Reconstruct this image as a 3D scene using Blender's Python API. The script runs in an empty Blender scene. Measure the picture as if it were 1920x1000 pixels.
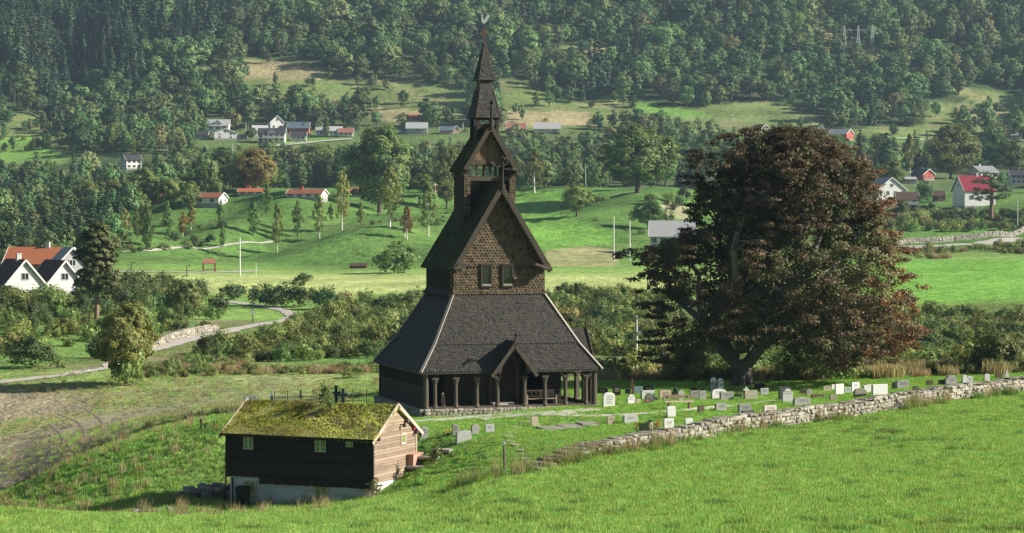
import bpy, math, random
import numpy as np
from mathutils import Vector, Matrix
R = math.radians
F = 4400.0; ZC = 12.0; HY = 400.0          # focal length in photo pixels, camera height, horizon row
rng = np.random.default_rng(11); random.seed(11)
scene = bpy.context.scene
COL = scene.collection

# ------------------------------------------------------------------ noise
_L = np.random.default_rng(3).random((256, 256))
def vnoise(x, y):
    x = np.asarray(x, float); y = np.asarray(y, float)
    xi = np.floor(x).astype(int); yi = np.floor(y).astype(int)
    fx = x - xi; fy = y - yi
    fx = fx*fx*(3-2*fx); fy = fy*fy*(3-2*fy)
    a = _L[xi % 256, yi % 256]; b = _L[(xi+1) % 256, yi % 256]
    c = _L[xi % 256, (yi+1) % 256]; d = _L[(xi+1) % 256, (yi+1) % 256]
    return (a*(1-fx)+b*fx)*(1-fy) + (c*(1-fx)+d*fx)*fy
def fbm(x, y, s, o=4):
    t = 0; a = 1; n = 0
    for i in range(o):
        t = t + a*(vnoise(x/s+17.3*i, y/s+9.1*i)-.5); n += a; a *= .5; s *= .5
    return t/n*2                                  # about -1..1
def smooth(a, b, x):
    t = np.clip((x-a)/(b-a), 0, 1); return t*t*(3-2*t)

# ------------------------------------------------------------------ terrain height
KX = np.array([-900, -300, 0, 150, 300, 430, 560, 700, 820, 950, 1100, 1250, 1400, 1600, 1800, 1920, 2200, 2900.])
def pz(py, D): return ZC-(py-HY)/F*D
rows = []
def row_const(D, z): rows.append((np.full(len(KX), float(D)), np.full(len(KX), float(z))))
row_const(-60, 17); row_const(5, 10.4); row_const(45, 4.9); row_const(68, 2.57)
C_D = [88, 94, 98, 103, 108, 113, 115, 116, 112, 107, 113, 119, 127, 139, 151, 158, 175, 215]
C_P = [955, 958, 960, 970, 973, 970, 962, 938, 918, 900, 862, 836, 812, 783, 752, 738, 715, 680]
rows.append((np.array(C_D, float), np.array([pz(p, d) for p, d in zip(C_P, C_D)])))
D_D = [98, 104, 108, 112, 114, 122.5, 121, 119.5, 117, 111, 116, 122, 130, 142, 154, 161, 178, 219]
D_Z = [-2.9, -2.9, -2.7, -3.1, -3.05, -3.35, -3.05, -2.5, -1.3, -.6, .45, .5, .6, .7, .9, .9, .9, .8]
rows.append((np.array(D_D, float), np.array(D_Z, float)))
M_D = [128, 128, 128, 128, 128, 128.5, 128.5, 124.5, 121.5, 118, 121, 125, 133.5, 144.5, 156.5, 163.5, 181.5, 222]
M_Z = [-7.0, -6.0, -4.9, -4.2, -3.5, -3.05, -2.5, -2.15, -1.15, -.3, .35, .35, .5, .62, .8, .8, .8, .7]
rows.append((np.array(M_D, float), np.array(M_Z, float)))
E_D = [137, 137, 137, 137, 137, 137, 137, 134, 130.5, 127, 128, 130, 138, 148, 160, 167, 186, 226]
E_Z = [-8., -6.7, -4.75, -2.57, -.92, -.16, -.1, -.1, .0, .05, .1, .2, .3, .4, .6, .6, .7, .6]
rows.append((np.array(E_D, float), np.array(E_Z, float)))
F_D = [152, 152, 152, 152, 152, 152, 152, 155, 165, 165, 165, 165, 168, 166, 174, 182, 200, 240]
F_Z = [-9., -8., -5.9, -3.55, -1.72, -.92, -.5, -.3, -.1, 0, 0, 0, .05, .2, .3, .3, .3, .2]
rows.append((np.array(F_D, float), np.array(F_Z, float)))
G_D = [188]*14+[190, 196, 214, 255]
G_Z = [-6.5, -6.0, -5.0, -4.2, -3.3, -2.7, -2.4, -2.1, -2.0, -1.8, -1.6, -1.3, -1.1, -.9, -.6, -.5, -.4, -.4]
rows.append((np.array(G_D, float), np.array(G_Z, float)))
TX = [0, 300, 600, 900, 1200, 1500, 1920]
TAB = [(215, [704, 701, 697, 694, 690, 687, 686]),
 (262, [650, 665, 655, 655, 652, 645, 640]),
 (292, [604, 622, 637, 640, 635, 622, 606]),
 (340, [584, 596, 600, 592, 585, 570, 562]),
 (400, [562, 558, 553, 545, 542, 533, 522]),
 (470, [522, 512, 523, 514, 510, 503, 490]),
 (560, [498, 478, 493, 482, 474, 474, 462]),
 (640, [478, 445, 447, 440, 436, 440, 444]),
 (720, [452, 402, 395, 408, 385, 412, 408]),
 (800, [436, 380, 362, 368, 360, 380, 385]),
 (880, [418, 372, 360, 362, 358, 362, 362]),
 (1000, [345, 335, 335, 333, 330, 322, 330]),
 (1150, [285, 264, 266, 262, 272, 268, 285]),
 (1215, [245, 232, 232, 226, 236, 238, 255]),
 (1300, [185, 165, 165, 172, 178, 178, 190]),
 (1400, [100, 85, 85, 90, 95, 95, 100]),
 (1500, [8, 0, 0, 5, 5, 5, 8]),
 (1650, [-110]*7), (1900, [-230]*7), (2600, [-300]*7)]
for D, ps in TAB:
    rows.append((np.full(len(KX), float(D)), np.array([pz(np.interp(k, TX, ps), D) for k in KX])))

def pchip(xk, yk, x):
    h = np.diff(xk); d = np.diff(yk)/h
    m = np.zeros(len(xk)); m[0] = d[0]; m[-1] = d[-1]
    for i in range(1, len(xk)-1):
        if d[i-1]*d[i] > 0:
            w1 = 2*h[i]+h[i-1]; w2 = h[i]+2*h[i-1]
            m[i] = (w1+w2)/(w1/d[i-1]+w2/d[i])
    i = np.clip(np.searchsorted(xk, x)-1, 0, len(xk)-2)
    t = (x-xk[i])/h[i]
    return ((1+2*t)*(1-t)**2)*yk[i]+t*(1-t)**2*h[i]*m[i]+t*t*(3-2*t)*yk[i+1]+t*t*(t-1)*h[i]*m[i+1]

UG = np.linspace(-900, 2900, 381)                       # 10 px apart
DG = np.concatenate([np.linspace(-60, 60, 25)[:-1], np.linspace(60, 260, 401)[:-1], np.geomspace(260, 2600, 500)])
_rd = np.array([pchip(KX, r[0], UG) for r in rows])     # rows x U
_rz = np.array([pchip(KX, r[1], UG) for r in rows])
ZT = np.array([pchip(_rd[:, j], _rz[:, j], DG) for j in range(len(UG))])
k = np.array([1, 4, 6, 4, 1.])/16
ZT[2:-2] = sum(k[i]*ZT[i:len(UG)-4+i] for i in range(5))
def wall_D(px): return np.interp(px, UG, _rd[4])        # depth of the field's far edge
def crest_D(px): return np.interp(px, UG, _rd[7])

def H(x, y):
    x = np.asarray(x, float); y = np.asarray(y, float)
    ys = np.maximum(y, 20.)
    u = np.clip(x/ys*F+960, UG[0], UG[-1]-.01)
    d = np.clip(y, DG[0], DG[-1]-.01)
    ui = (u-UG[0])/(UG[1]-UG[0]); a = ui.astype(int); fu = ui-a
    b = np.clip(np.searchsorted(DG, d, side='right')-1, 0, len(DG)-2); fd = (d-DG[b])/(DG[b+1]-DG[b])
    z = (ZT[a, b]*(1-fu)+ZT[a+1, b]*fu)*(1-fd)+(ZT[a, b+1]*(1-fu)+ZT[a+1, b+1]*fu)*fd
    z = z + fbm(x, y, 9., 3)*.10*smooth(25, 60, y)*(1-smooth(300, 400, y))
    z = z + fbm(x+50, y, 55., 4)*5.2*smooth(500, 620, y)*(1-smooth(900, 1000, y))
    q = smooth(520, 600, y)*(1-smooth(760, 820, y))*smooth(200, 330, u)*(1-smooth(830, 960, u))
    z = z + q*(2.6*np.sin(x/17.+y/38.)+1.6*np.sin(x/9.-y/23.+1.))*1.0                     # terraced grassy ridges
    for ku, kd, ka, kw in ((535, 735, 4.2, 13), (752, 690, 4.0, 11), (1208, 715, 5.0, 15), (430, 640, 3., 10), (880, 660, 3.5, 12)):      # grassy knolls
        z = z + ka*np.exp(-((x-(ku-960)/F*kd)/kw)**2-((y-kd)/(kw*2.2))**2)
    z = z + .33*smooth(-2, 3, x)*(1-smooth(9, 14, x))*smooth(129, 136, y)*(1-smooth(160, 170, y))
    z = z + fbm(x, y+300, 120., 5)*19*smooth(1180, 1400, y)
    z = z - np.exp(-((u-130-(y-1250)*.15)/55)**2)*16*smooth(1180, 1330, y)   # stream gully
    return z
def Hs(x, y): return float(H(np.array([x]), np.array([y]))[0])
_DS = np.concatenate([np.linspace(62, 300, 1400), np.geomspace(300.3, 2300, 2500)])
def hit(px, py, d0=62, d1=2300):
    """point of the ground that is seen at photo pixel px, py (first one beyond depth d0)"""
    ds = _DS[(_DS >= d0) & (_DS <= d1)]
    x = (px-960)/F*ds
    pg = HY+F*(ZC-H(x, ds))/ds
    ok = np.nonzero(pg <= py)[0]
    i = ok[0] if len(ok) else int(np.argmin(np.abs(pg-py)))
    D = ds[i]; X = (px-960)/F*D
    return Vector((X, D, Hs(X, D)))
def at(px, py, D): return Vector(((px-960)/F*D, D, pz(py, D)))
def proj(x, y, z): return 960+F*x/y, HY+F*(ZC-z)/y

# ------------------------------------------------------------------ materials
def nt(m):
    m.use_nodes = True; t = m.node_tree; t.nodes.clear(); return t
def N(t, k, **kw):
    n = t.nodes.new(k)
    for a, b in kw.items(): setattr(n, a, b)
    return n
def mixc(t, fac, a, b, blend='MIX'):
    n = N(t, 'ShaderNodeMix', data_type='RGBA', blend_type=blend)
    for s, v in ((0, fac), (6, a), (7, b)):
        if hasattr(v, 'is_output') or isinstance(v, bpy.types.NodeSocket): t.links.new(v, n.inputs[s])
        elif isinstance(v, (int, float)): n.inputs[s].default_value = v
        else: n.inputs[s].default_value = (*v[:3], 1)
    return n.outputs[2]
def mth(t, op, a, b=0., c=0.):
    n = N(t, 'ShaderNodeMath', operation=op)
    for i, v in enumerate((a, b, c)):
        if isinstance(v, bpy.types.NodeSocket): t.links.new(v, n.inputs[i])
        else: n.inputs[i].default_value = v
    return n.outputs[0]
MATS = {}
def pmat(name, c1, c2, c3=None, rough=.9, scale=4., bump=.25, bscale=None, spec=.2, metal=0., stretch=None, varw=.55, bdist=.02):
    """surface that varies between two or three colours: by piece (attribute var) and by noise"""
    m = bpy.data.materials.new(name); t = nt(m); MATS[name] = m
    tc = N(t, 'ShaderNodeTexCoord'); co = tc.outputs['Object']
    if stretch:
        mp = N(t, 'ShaderNodeMapping'); mp.inputs['Scale'].default_value = stretch
        t.links.new(co, mp.inputs[0]); co = mp.outputs[0]
    no = N(t, 'ShaderNodeTexNoise'); no.inputs['Scale'].default_value = scale; no.inputs['Detail'].default_value = 6
    t.links.new(co, no.inputs['Vector'])
    at_ = N(t, 'ShaderNodeAttribute', attribute_name='var')
    f = mth(t, 'MULTIPLY_ADD', no.outputs[0], 1.9, -.45)
    f = mth(t, 'ADD', mth(t, 'MULTIPLY', f, 1-varw), mth(t, 'MULTIPLY', at_.outputs['Fac'], varw))
    f = mth(t, 'MAXIMUM', mth(t, 'MINIMUM', f, 1.), 0.)
    col = mixc(t, f, c1, c2)
    if c3:
        n3 = N(t, 'ShaderNodeTexNoise'); n3.inputs['Scale'].default_value = scale*.6; n3.inputs['Detail'].default_value = 8
        t.links.new(co, n3.inputs['Vector'])
        g = mth(t, 'MULTIPLY_ADD', n3.outputs[0], 6., -3.3); g = mth(t, 'MAXIMUM', mth(t, 'MINIMUM', g, .85), 0.)
        col = mixc(t, g, col, c3)
    b = N(t, 'ShaderNodeBsdfPrincipled'); t.links.new(col, b.inputs['Base Color'])
    b.inputs['Roughness'].default_value = rough; b.inputs['Specular IOR Level'].default_value = spec; b.inputs['Metallic'].default_value = metal
    if bump:
        nb = N(t, 'ShaderNodeTexNoise'); nb.inputs['Scale'].default_value = bscale or scale*4; nb.inputs['Detail'].default_value = 5
        t.links.new(co, nb.inputs['Vector'])
        bp = N(t, 'ShaderNodeBump'); bp.inputs['Strength'].default_value = bump; bp.inputs['Distance'].default_value = bdist
        t.links.new(nb.outputs[0], bp.inputs['Height']); t.links.new(bp.outputs[0], b.inputs['Normal'])
    o = N(t, 'ShaderNodeOutputMaterial'); t.links.new(b.outputs[0], o.inputs[0])
    return m
def leafmat(name, c1, c2, c3=None, objvar=.35, trans=.35, rough=.55, tint=None, spec=.25):
    """leaves: colour by leaf (attribute var) and by plant (object random)"""
    m = bpy.data.materials.new(name); t = nt(m); MATS[name] = m
    at_ = N(t, 'ShaderNodeAttribute', attribute_name='var')
    oi = N(t, 'ShaderNodeObjectInfo')
    if c3: 
        cr = N(t, 'ShaderNodeValToRGB'); e = cr.color_ramp.elements
        e[0].color = (*c1, 1); e[1].color = (*c3, 1); x = e.new(.55); x.color = (*c2, 1)
        t.links.new(at_.outputs['Fac'], cr.inputs[0]); col = cr.outputs[0]
    else: col = mixc(t, at_.outputs['Fac'], c1, c2)
    if objvar:
        if tint: 
            g = mth(t, 'MAXIMUM', mth(t, 'MULTIPLY_ADD', mth(t, 'FRACT', mth(t, 'MULTIPLY', oi.outputs['Random'], 7.31)), 1.6, -1.1), 0.)
            col = mixc(t, g, col, tint)
        hv = N(t, 'ShaderNodeHueSaturation')
        t.links.new(mth(t, 'MULTIPLY_ADD', mth(t, 'FRACT', mth(t, 'MULTIPLY', oi.outputs['Random'], 3.7)), .09, .45), hv.inputs['Hue'])
        t.links.new(mth(t, 'MULTIPLY_ADD', oi.outputs['Random'], objvar*2, 1-objvar), hv.inputs['Value'])
        hv.inputs['Fac'].default_value = 1
        t.links.new(col, hv.inputs['Color']); col = hv.outputs[0]
    b = N(t, 'ShaderNodeBsdfPrincipled'); t.links.new(col, b.inputs['Base Color'])
    b.inputs['Roughness'].default_value = rough; b.inputs['Specular IOR Level'].default_value = spec
    tr = N(t, 'ShaderNodeBsdfTranslucent')
    t.links.new(mixc(t, 1., col, (1., 1.05, .6), 'MULTIPLY'), tr.inputs[0])
    mx = N(t, 'ShaderNodeMixShader'); mx.inputs[0].default_value = trans
    t.links.new(b.outputs[0], mx.inputs[1]); t.links.new(tr.outputs[0], mx.inputs[2])
    o = N(t, 'ShaderNodeOutputMaterial'); t.links.new(mx.outputs[0], o.inputs[0])
    return m
def glassmat(name, c, rough=.08):
    m = bpy.data.materials.new(name); t = nt(m); MATS[name] = m
    b = N(t, 'ShaderNodeBsdfPrincipled'); b.inputs['Base Color'].default_value = (*c, 1)
    b.inputs['Roughness'].default_value = rough; b.inputs['Specular IOR Level'].default_value = .8
    o = N(t, 'ShaderNodeOutputMaterial'); t.links.new(b.outputs[0], o.inputs[0]); return m

# ------------------------------------------------------------------ objects
def link(o, parent=None):
    COL.objects.link(o)
    if parent is not None: o.parent = parent
    return o
def tag(o, label=None, cat=None, group=None, kind=None):
    if label: o['label'] = label
    if cat: o['category'] = cat
    if group: o['group'] = group
    if kind: o['kind'] = kind
    return o
def empty(name, loc, rz=0., label=None, cat=None, group=None, s=1.):
    o = bpy.data.objects.new(name, None); o.empty_display_size = .3
    o.location = loc; o.rotation_euler = (0, 0, rz); o.scale = (s, s, s) if not isinstance(s, tuple) else s
    link(o); return tag(o, label, cat, group)

class MB:
    """collects faces; every face carries var"""
    def __init__(s): s.v = []; s.f = []; s.a = []; s.m = Matrix.Identity(4)
    def add(s, vs, fs, var=None):
        n = len(s.v); m = s.m
        s.v.extend([tuple(m @ Vector(p)) for p in vs])
        if var is None: var = random.random()
        for f in fs: s.f.append(tuple(i+n for i in f)); s.a.append(var)
        return s
    def box(s, x0, x1, y0, y1, z0, z1, var=None, rz=0., c=None, jit=0):
        vs = [(x, y, z) for z in (z0, z1) for y in (y0, y1) for x in (x0, x1)]
        if jit: vs = [(x+random.uniform(-jit, jit), y+random.uniform(-jit, jit), z+random.uniform(-jit, jit)) for x, y, z in vs]
        return s.add(vs, [(0, 2, 3, 1), (4, 5, 7, 6), (0, 1, 5, 4), (2, 6, 7, 3), (0, 4, 6, 2), (1, 3, 7, 5)], var)
    def prism(s, poly, vec, var=None):
        """closed solid: polygon swept by vec"""
        n = len(poly); vec = Vector(vec); a = [Vector(p) for p in poly]; b = [p+vec for p in a]
        nrm = Vector((0, 0, 0))
        for i in range(n): nrm += a[i].cross(a[(i+1) % n])
        f = [tuple(range(n)), tuple(range(2*n-1, n-1, -1))]+[(i, i+n, (i+1) % n+n, (i+1) % n) for i in range(n)]
        if nrm.dot(vec) > 0: f = [tuple(reversed(q)) for q in f]
        return s.add(a+b, f, var)
    def beam(s, p, q, w, h, var=None, up=(0, 0, 1)):
        p = Vector(p); q = Vector(q); d = (q-p).normalized(); up = Vector(up)
        x = d.cross(up)
        if x.length < 1e-4: x = d.cross(Vector((1, 0, 0)))
        x.normalize(); y = x.cross(d)
        return s.prism([p-x*w/2-y*h/2, p+x*w/2-y*h/2, p+x*w/2+y*h/2, p-x*w/2+y*h/2], q-p, var)
    def tube(s, pts, rad, n=7, var=None, cap=True):
        pts = [Vector(p) for p in pts]; vs = []; fs = []
        if not hasattr(rad, '__len__'): rad = [rad]*len(pts)
        ax = None
        for i, p in enumerate(pts):
            d = (pts[min(i+1, len(pts)-1)]-pts[max(i-1, 0)]).normalized()
            if ax is None: ax = d.orthogonal().normalized()
            ax = (ax-d*ax.dot(d)).normalized(); ay = d.cross(ax)
            for j in range(n):
                t = 2*math.pi*j/n; vs.append(p+(ax*math.cos(t)+ay*math.sin(t))*rad[i])
        for i in range(len(pts)-1):
            for j in range(n):
                fs.append((i*n+j, i*n+(j+1) % n, (i+1)*n+(j+1) % n, (i+1)*n+j))
        if cap: fs += [tuple(reversed(range(n))), tuple(range((len(pts)-1)*n, len(pts)*n))]
        return s.add(vs, fs, var)
    def lathe(s, x, y, prof, n=12, var=None):
        return s.tube([(x, y, z) for z, r in prof], [r for z, r in prof], n, var)
    def stone(s, c, d, rz=0., var=None, sq=.78, jit=.12):
        """rounded irregular block, half sizes d"""
        vs = []; idx = {}
        cr, sr = math.cos(rz), math.sin(rz)
        for i in (-1, 0, 1):
            for j in (-1, 0, 1):
                for k in (-1, 0, 1):
                    if i == j == k == 0: continue
                    m = abs(i)+abs(j)+abs(k); q = {1: 1, 2: .93, 3: sq}[m]
                    x, y, z = [(a*q+random.uniform(-jit, jit))*b for a, b in zip((i, j, k), d)]
                    idx[i, j, k] = len(vs); vs.append((c[0]+x*cr-y*sr, c[1]+x*sr+y*cr, c[2]+z))
        fs = []
        for ax in range(3):
            for sg in (-1, 1):
                for a in (-1, 0):
                    for b in (-1, 0):
                        q = []
                        for da, db in ((0, 0), (1, 0), (1, 1), (0, 1)):
                            t = [0, 0, 0]; t[ax] = sg; t[(ax+1) % 3] = a+da; t[(ax+2) % 3] = b+db; q.append(idx[tuple(t)])
                        fs.append(tuple(q) if sg > 0 else tuple(reversed(q)))
        return s.add(vs, fs, var)
    def build(s, name, mat, parent=None, loc=None, smooth_=False):
        me = bpy.data.meshes.new(name); me.from_pydata(s.v, [], s.f)
        me.materials.append(mat)
        at_ = me.attributes.new('var', 'FLOAT', 'FACE'); at_.data.foreach_set('value', s.a)
        if smooth_: me.polygons.foreach_set('use_smooth', [True]*len(me.polygons))
        me.update()
        o = bpy.data.objects.new(name, me); link(o, parent)
        if loc is not None: o.location = loc
        return o

def npmesh(name, V, Fq, var, mats, midx=None, smooth_=False):
    """mesh from arrays; Fq is a (n, k) index array with k = 3 or 4"""
    me = bpy.data.meshes.new(name); k = Fq.shape[1]
    me.vertices.add(len(V)); me.vertices.foreach_set('co', np.ascontiguousarray(V, dtype=np.float32).ravel())
    me.loops.add(Fq.size); me.loops.foreach_set('vertex_index', Fq.ravel().astype(np.int32))
    me.polygons.add(len(Fq)); me.polygons.foreach_set('loop_start', (np.arange(len(Fq))*k).astype(np.int32))
    if midx is not None: me.polygons.foreach_set('material_index', midx.astype(np.int32))
    if smooth_: me.polygons.foreach_set('use_smooth', np.ones(len(Fq), bool))
    me.update(calc_edges=True)
    a = me.attributes.new('var', 'FLOAT', 'FACE'); a.data.foreach_set('value', var.astype(np.float32))
    for m in mats: me.materials.append(m)
    return me
def npobj(name, me, parent=None, loc=None):
    o = bpy.data.objects.new(name, me); link(o, parent)
    if loc is not None: o.location = loc
    return o
def inpoly(px, py, poly):
    px = np.asarray(px, float); py = np.asarray(py, float); r = np.zeros(px.shape, bool); n = len(poly)
    for i in range(n):
        x1, y1 = poly[i]; x2, y2 = poly[(i+1) % n]
        if y1 == y2: continue
        r ^= ((y1 > py) != (y2 > py)) & (px < (x2-x1)*(py-y1)/(y2-y1)+x1)
    return r
# ------------------------------------------------------------------ palette
# near ground
TAR = pmat('tarred wood', (.024, .020, .017), (.055, .047, .040), rough=.8, scale=3, bump=.3, stretch=(6, 6, .6))
TARSH = pmat('tarred shingles', (.019, .018, .0155), (.074, .070, .060), rough=.6, spec=.3, scale=1.2, bump=.25, varw=.93)
BROWNSH = pmat('brown wall shingles', (.028, .021, .014), (.185, .14, .088), rough=.75, scale=1.5, bump=.3, varw=.93)
MOSSSH = pmat('mossy shingles', (.018, .020, .010), (.065, .072, .028), (.075, .10, .022), rough=.9, scale=1.2, bump=.3)
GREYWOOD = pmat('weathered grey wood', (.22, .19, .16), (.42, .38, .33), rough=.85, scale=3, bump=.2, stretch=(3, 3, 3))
BOARD = pmat('dark barge board', (.036, .030, .024), (.095, .080, .064), rough=.85, scale=4, bump=.3)
PLANK = pmat('sunbleached planks', (.07, .048, .03), (.24, .17, .105), rough=.85, scale=3, stretch=(8, 8, .7), bump=.3)
STONE = pmat('pale field stone', (.14, .13, .105), (.46, .425, .36), (.16, .15, .10), rough=.95, scale=3, bump=.6, bscale=14, varw=.6)
STONED = pmat('grey field stone', (.16, .15, .13), (.36, .34, .30), (.13, .14, .07), rough=.95, scale=3, bump=.6, bscale=14)
MOSSTONE = pmat('mossy field stone', (.13, .12, .08), (.34, .31, .24), (.16, .15, .05), rough=.95, scale=4, bump=.6, bscale=14)
IRON = pmat('black iron', (.012, .012, .013), (.03, .03, .03), rough=.6, scale=9, bump=.1)
RUST = pmat('rusty iron', (.10, .045, .03), (.19, .09, .06), rough=.85, scale=9, bump=.3)
ZINC = pmat('galvanised steel', (.45, .46, .47), (.60, .61, .62), rough=.55, scale=6, bump=.05)
GRAVEL = pmat('pale gravel', (.30, .28, .25), (.50, .47, .42), rough=.95, scale=2, bump=.4)
ASPHALT = pmat('worn asphalt', (.16, .16, .16), (.27, .27, .27), rough=.9, scale=1, bump=.1)
PANE = glassmat('window glass', (.018, .022, .02), .15); PANEG = pmat('yellowish curtain behind glass', (.13, .18, .06), (.24, .29, .11), rough=.35, scale=3, bump=0)
BARK = pmat('grey bark', (.06, .05, .04), (.16, .14, .11), rough=.95, scale=3, bump=.6, stretch=(2, 2, .5))
BEECHBARK = pmat('grey beech bark', (.09, .085, .07), (.22, .21, .18), rough=.9, scale=1.5, bump=.3)
BIRCHBARK = pmat('white birch bark', (.50, .48, .44), (.72, .70, .66), (.12, .11, .10), rough=.8, scale=3, bump=.2, stretch=(1, 1, 3))
PINEBARK = pmat('reddish pine bark', (.15, .10, .07), (.30, .20, .14), rough=.95, scale=3, bump=.6)

# ------------------------------------------------------------------ ground sheet
CLEAR = [
 [(440, 108), (560, 112), (640, 150), (700, 165), (770, 182), (850, 188), (880, 232), (760, 236), (640, 214), (560, 205), (465, 190)],
 [(0, 212), (85, 218), (140, 290), (120, 308), (60, 310), (0, 305)],
 [(930, 150), (1000, 160), (1050, 195), (1200, 188), (1300, 212), (1440, 222), (1540, 248), (1350, 252), (1150, 236), (940, 246)],
 [(1050, 84), (1130, 88), (1200, 100), (1240, 128), (1150, 120), (1060, 102)],
 [(1485, 38), (1560, 52), (1640, 86), (1676, 122), (1640, 118), (1560, 84)],
 [(1740, 188), (1820, 192), (1925, 222), (1925, 246), (1740, 264), (1560, 252), (1640, 236), (1730, 236)],
 [(0, 132), (40, 140), (66, 170), (30, 182), (0, 165)],
 [(1396, 143), (1455, 158), (1460, 176), (1420, 180), (1396, 165)],
 [(690, 150), (790, 152), (880, 176), (900, 200), (780, 190)], [(1250, 212), (1400, 188), (1480, 200), (1570, 232), (1500, 250)], [(1790, 165), (1925, 182), (1925, 224), (1830, 200)], [(170, 232), (250, 225), (300, 240), (260, 252), (180, 250)], [(360, 130), (430, 128), (430, 150), (370, 158)], [(1700, 128), (1740, 140), (1720, 160), (1690, 150)]]
TAN = [[(445, 112), (560, 118), (620, 146), (560, 150), (450, 150)], [(1055, 86), (1150, 92), (1190, 104), (1080, 100)],
       [(1800, 195), (1925, 222), (1925, 236), (1800, 220)], [(940, 205), (1100, 210), (1120, 235), (940, 238)], [(1396, 143), (1455, 158), (1460, 176), (1420, 180)],
       [(1500, 40), (1600, 75), (1670, 118), (1600, 100)], [(600, 205), (700, 200), (860, 215), (760, 232)]]
GREENF = [[(0, 258), (60, 255), (128, 292), (110, 306), (0, 306)], [(1180, 188), (1290, 205), (1340, 218), (1280, 222), (1190, 205)],
          [(1640, 246), (1740, 262), (1738, 268), (1640, 262)], [(500, 262), (640, 255), (660, 262), (520, 276)], [(1100, 172), (1180, 176), (1170, 190), (1110, 185)]]
def cover(x, y, z):
    """land cover colour of the ground at a place"""
    px, py = proj(x, y, z)
    w = fbm(x, y, 14, 4); w2 = fbm(x+80, y-40, 4, 3); w3 = fbm(x, y, 120, 4)
    def c(*v): return np.array(v, float)[None, :]
    def mixm(A, B, m): return A*(1-m[:, None])+B*m[:, None]
    n = len(x); o = np.zeros(n)
    grass = c(.15, .27, .055); lawn = c(.16, .29, .06); dirt = c(.28, .235, .165)
    A = mixm(np.repeat(grass, n, 0), c(.14, .24, .055), smooth(-.2, .6, w))
    wd = np.interp(px, UG, _rd[4]); cd = np.interp(px, UG, _rd[7])
    A = mixm(A, c(.16, .28, .06), smooth(0, 2.5, y-wd))
    A = mixm(A, c(.24, .22, .12), smooth(.25, .7, w2+.5*w)*smooth(0, 3, y-wd)*(1-smooth(0, 4, y-cd))*(px < 560)*.8)   # withered grass on the bank
    dm = smooth(0, 3, y-cd-13)*(1-smooth(560, 720, px+25*w))*(1-smooth(206, 216, y+4*w))
    D2 = mixm(np.repeat(dirt, n, 0), c(.28, .29, .11), smooth(-.25, .6, w+.4*w2+.25*np.sin(px/90.)))
    D2 = mixm(D2, c(.40, .31, .16), smooth(.1, .5, fbm(x+9, y+3, 6, 3))*inpoly(px, py, [(0, 840), (60, 838), (85, 875), (0, 880)]))
    tr = np.abs(np.hypot((x+36), (y-128)*.35)-10.5)
    D2 = mixm(D2, c(.31, .265, .19), (1-smooth(2.0, 5.5, tr))*.7)
    D2 = mixm(D2, c(.24, .31, .10), smooth(100, 420, px+30*w)*.6)
    A = mixm(A, D2, dm)
    A = mixm(A, c(.22, .28, .09), smooth(172, 190, y)*(1-smooth(700, 760, px)*0)*(1-dm)*.8*(1-smooth(215, 230, y)))
    scrub = mixm(np.repeat(c(.13, .18, .05), n, 0), c(.24, .22, .12), smooth(-.1, .6, w))
    A = mixm(A, scrub, smooth(218, 232, y+3*w)*(1-.0*w))
    A = mixm(A, c(.15, .28, .07), smooth(222, 234, y)*(1-smooth(262, 285, y))*smooth(330, 480, px)*(1-smooth(690, 800, px)))
    terr = inpoly(px, py, [(-400, 560), (160, 560), (400, 610), (330, 640), (0, 700), (-400, 700)])
    A = mixm(A, c(.13, .24, .055), terr*smooth(-.6, .2, w)*.9)
    mead = smooth(325, 345, y)
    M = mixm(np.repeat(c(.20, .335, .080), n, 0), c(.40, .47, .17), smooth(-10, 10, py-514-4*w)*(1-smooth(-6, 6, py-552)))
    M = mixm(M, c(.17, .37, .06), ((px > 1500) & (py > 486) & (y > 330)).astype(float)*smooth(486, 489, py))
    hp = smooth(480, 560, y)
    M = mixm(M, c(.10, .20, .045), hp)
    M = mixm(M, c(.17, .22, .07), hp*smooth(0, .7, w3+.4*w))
    M = mixm(M, c(.36, .33, .17), inpoly(px, py, [(1020, 472), (1080, 458), (1160, 470), (1160, 500), (1030, 500)])*.75)
    M = mixm(M, c(.17, .36, .06), inpoly(px, py, [(960, 360), (1060, 360), (1050, 400), (1150, 440), (1150, 458), (1020, 470), (960, 420)])*.8)
    M = mixm(M, c(.32, .29, .19), inpoly(px, py, [(1200, 392), (1260, 380), (1300, 390), (1290, 412), (1210, 410)])*.8)
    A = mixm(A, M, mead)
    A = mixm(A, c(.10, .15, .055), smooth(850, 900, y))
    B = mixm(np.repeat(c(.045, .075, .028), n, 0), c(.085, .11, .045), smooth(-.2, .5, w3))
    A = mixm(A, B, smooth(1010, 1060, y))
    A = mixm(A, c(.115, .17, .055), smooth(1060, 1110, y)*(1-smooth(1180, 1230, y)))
    m = np.zeros(n, bool)
    for P in CLEAR: m |= inpoly(px+6*w, py+4*w, P)
    hi = y > 1050
    A = mixm(A, mixm(np.repeat(c(.15, .21, .065), n, 0), c(.24, .24, .11), smooth(-.1, .6, w)), (m & hi).astype(float))
    for Ps, cc in ((TAN, c(.36, .30, .17)), (GREENF, c(.16, .32, .06))):
        m = np.zeros(n, bool)
        for P in Ps: m |= inpoly(px+5*w, py+3*w, P)
        A = mixm(A, cc, (m & hi)*.85)
    return A
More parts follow.
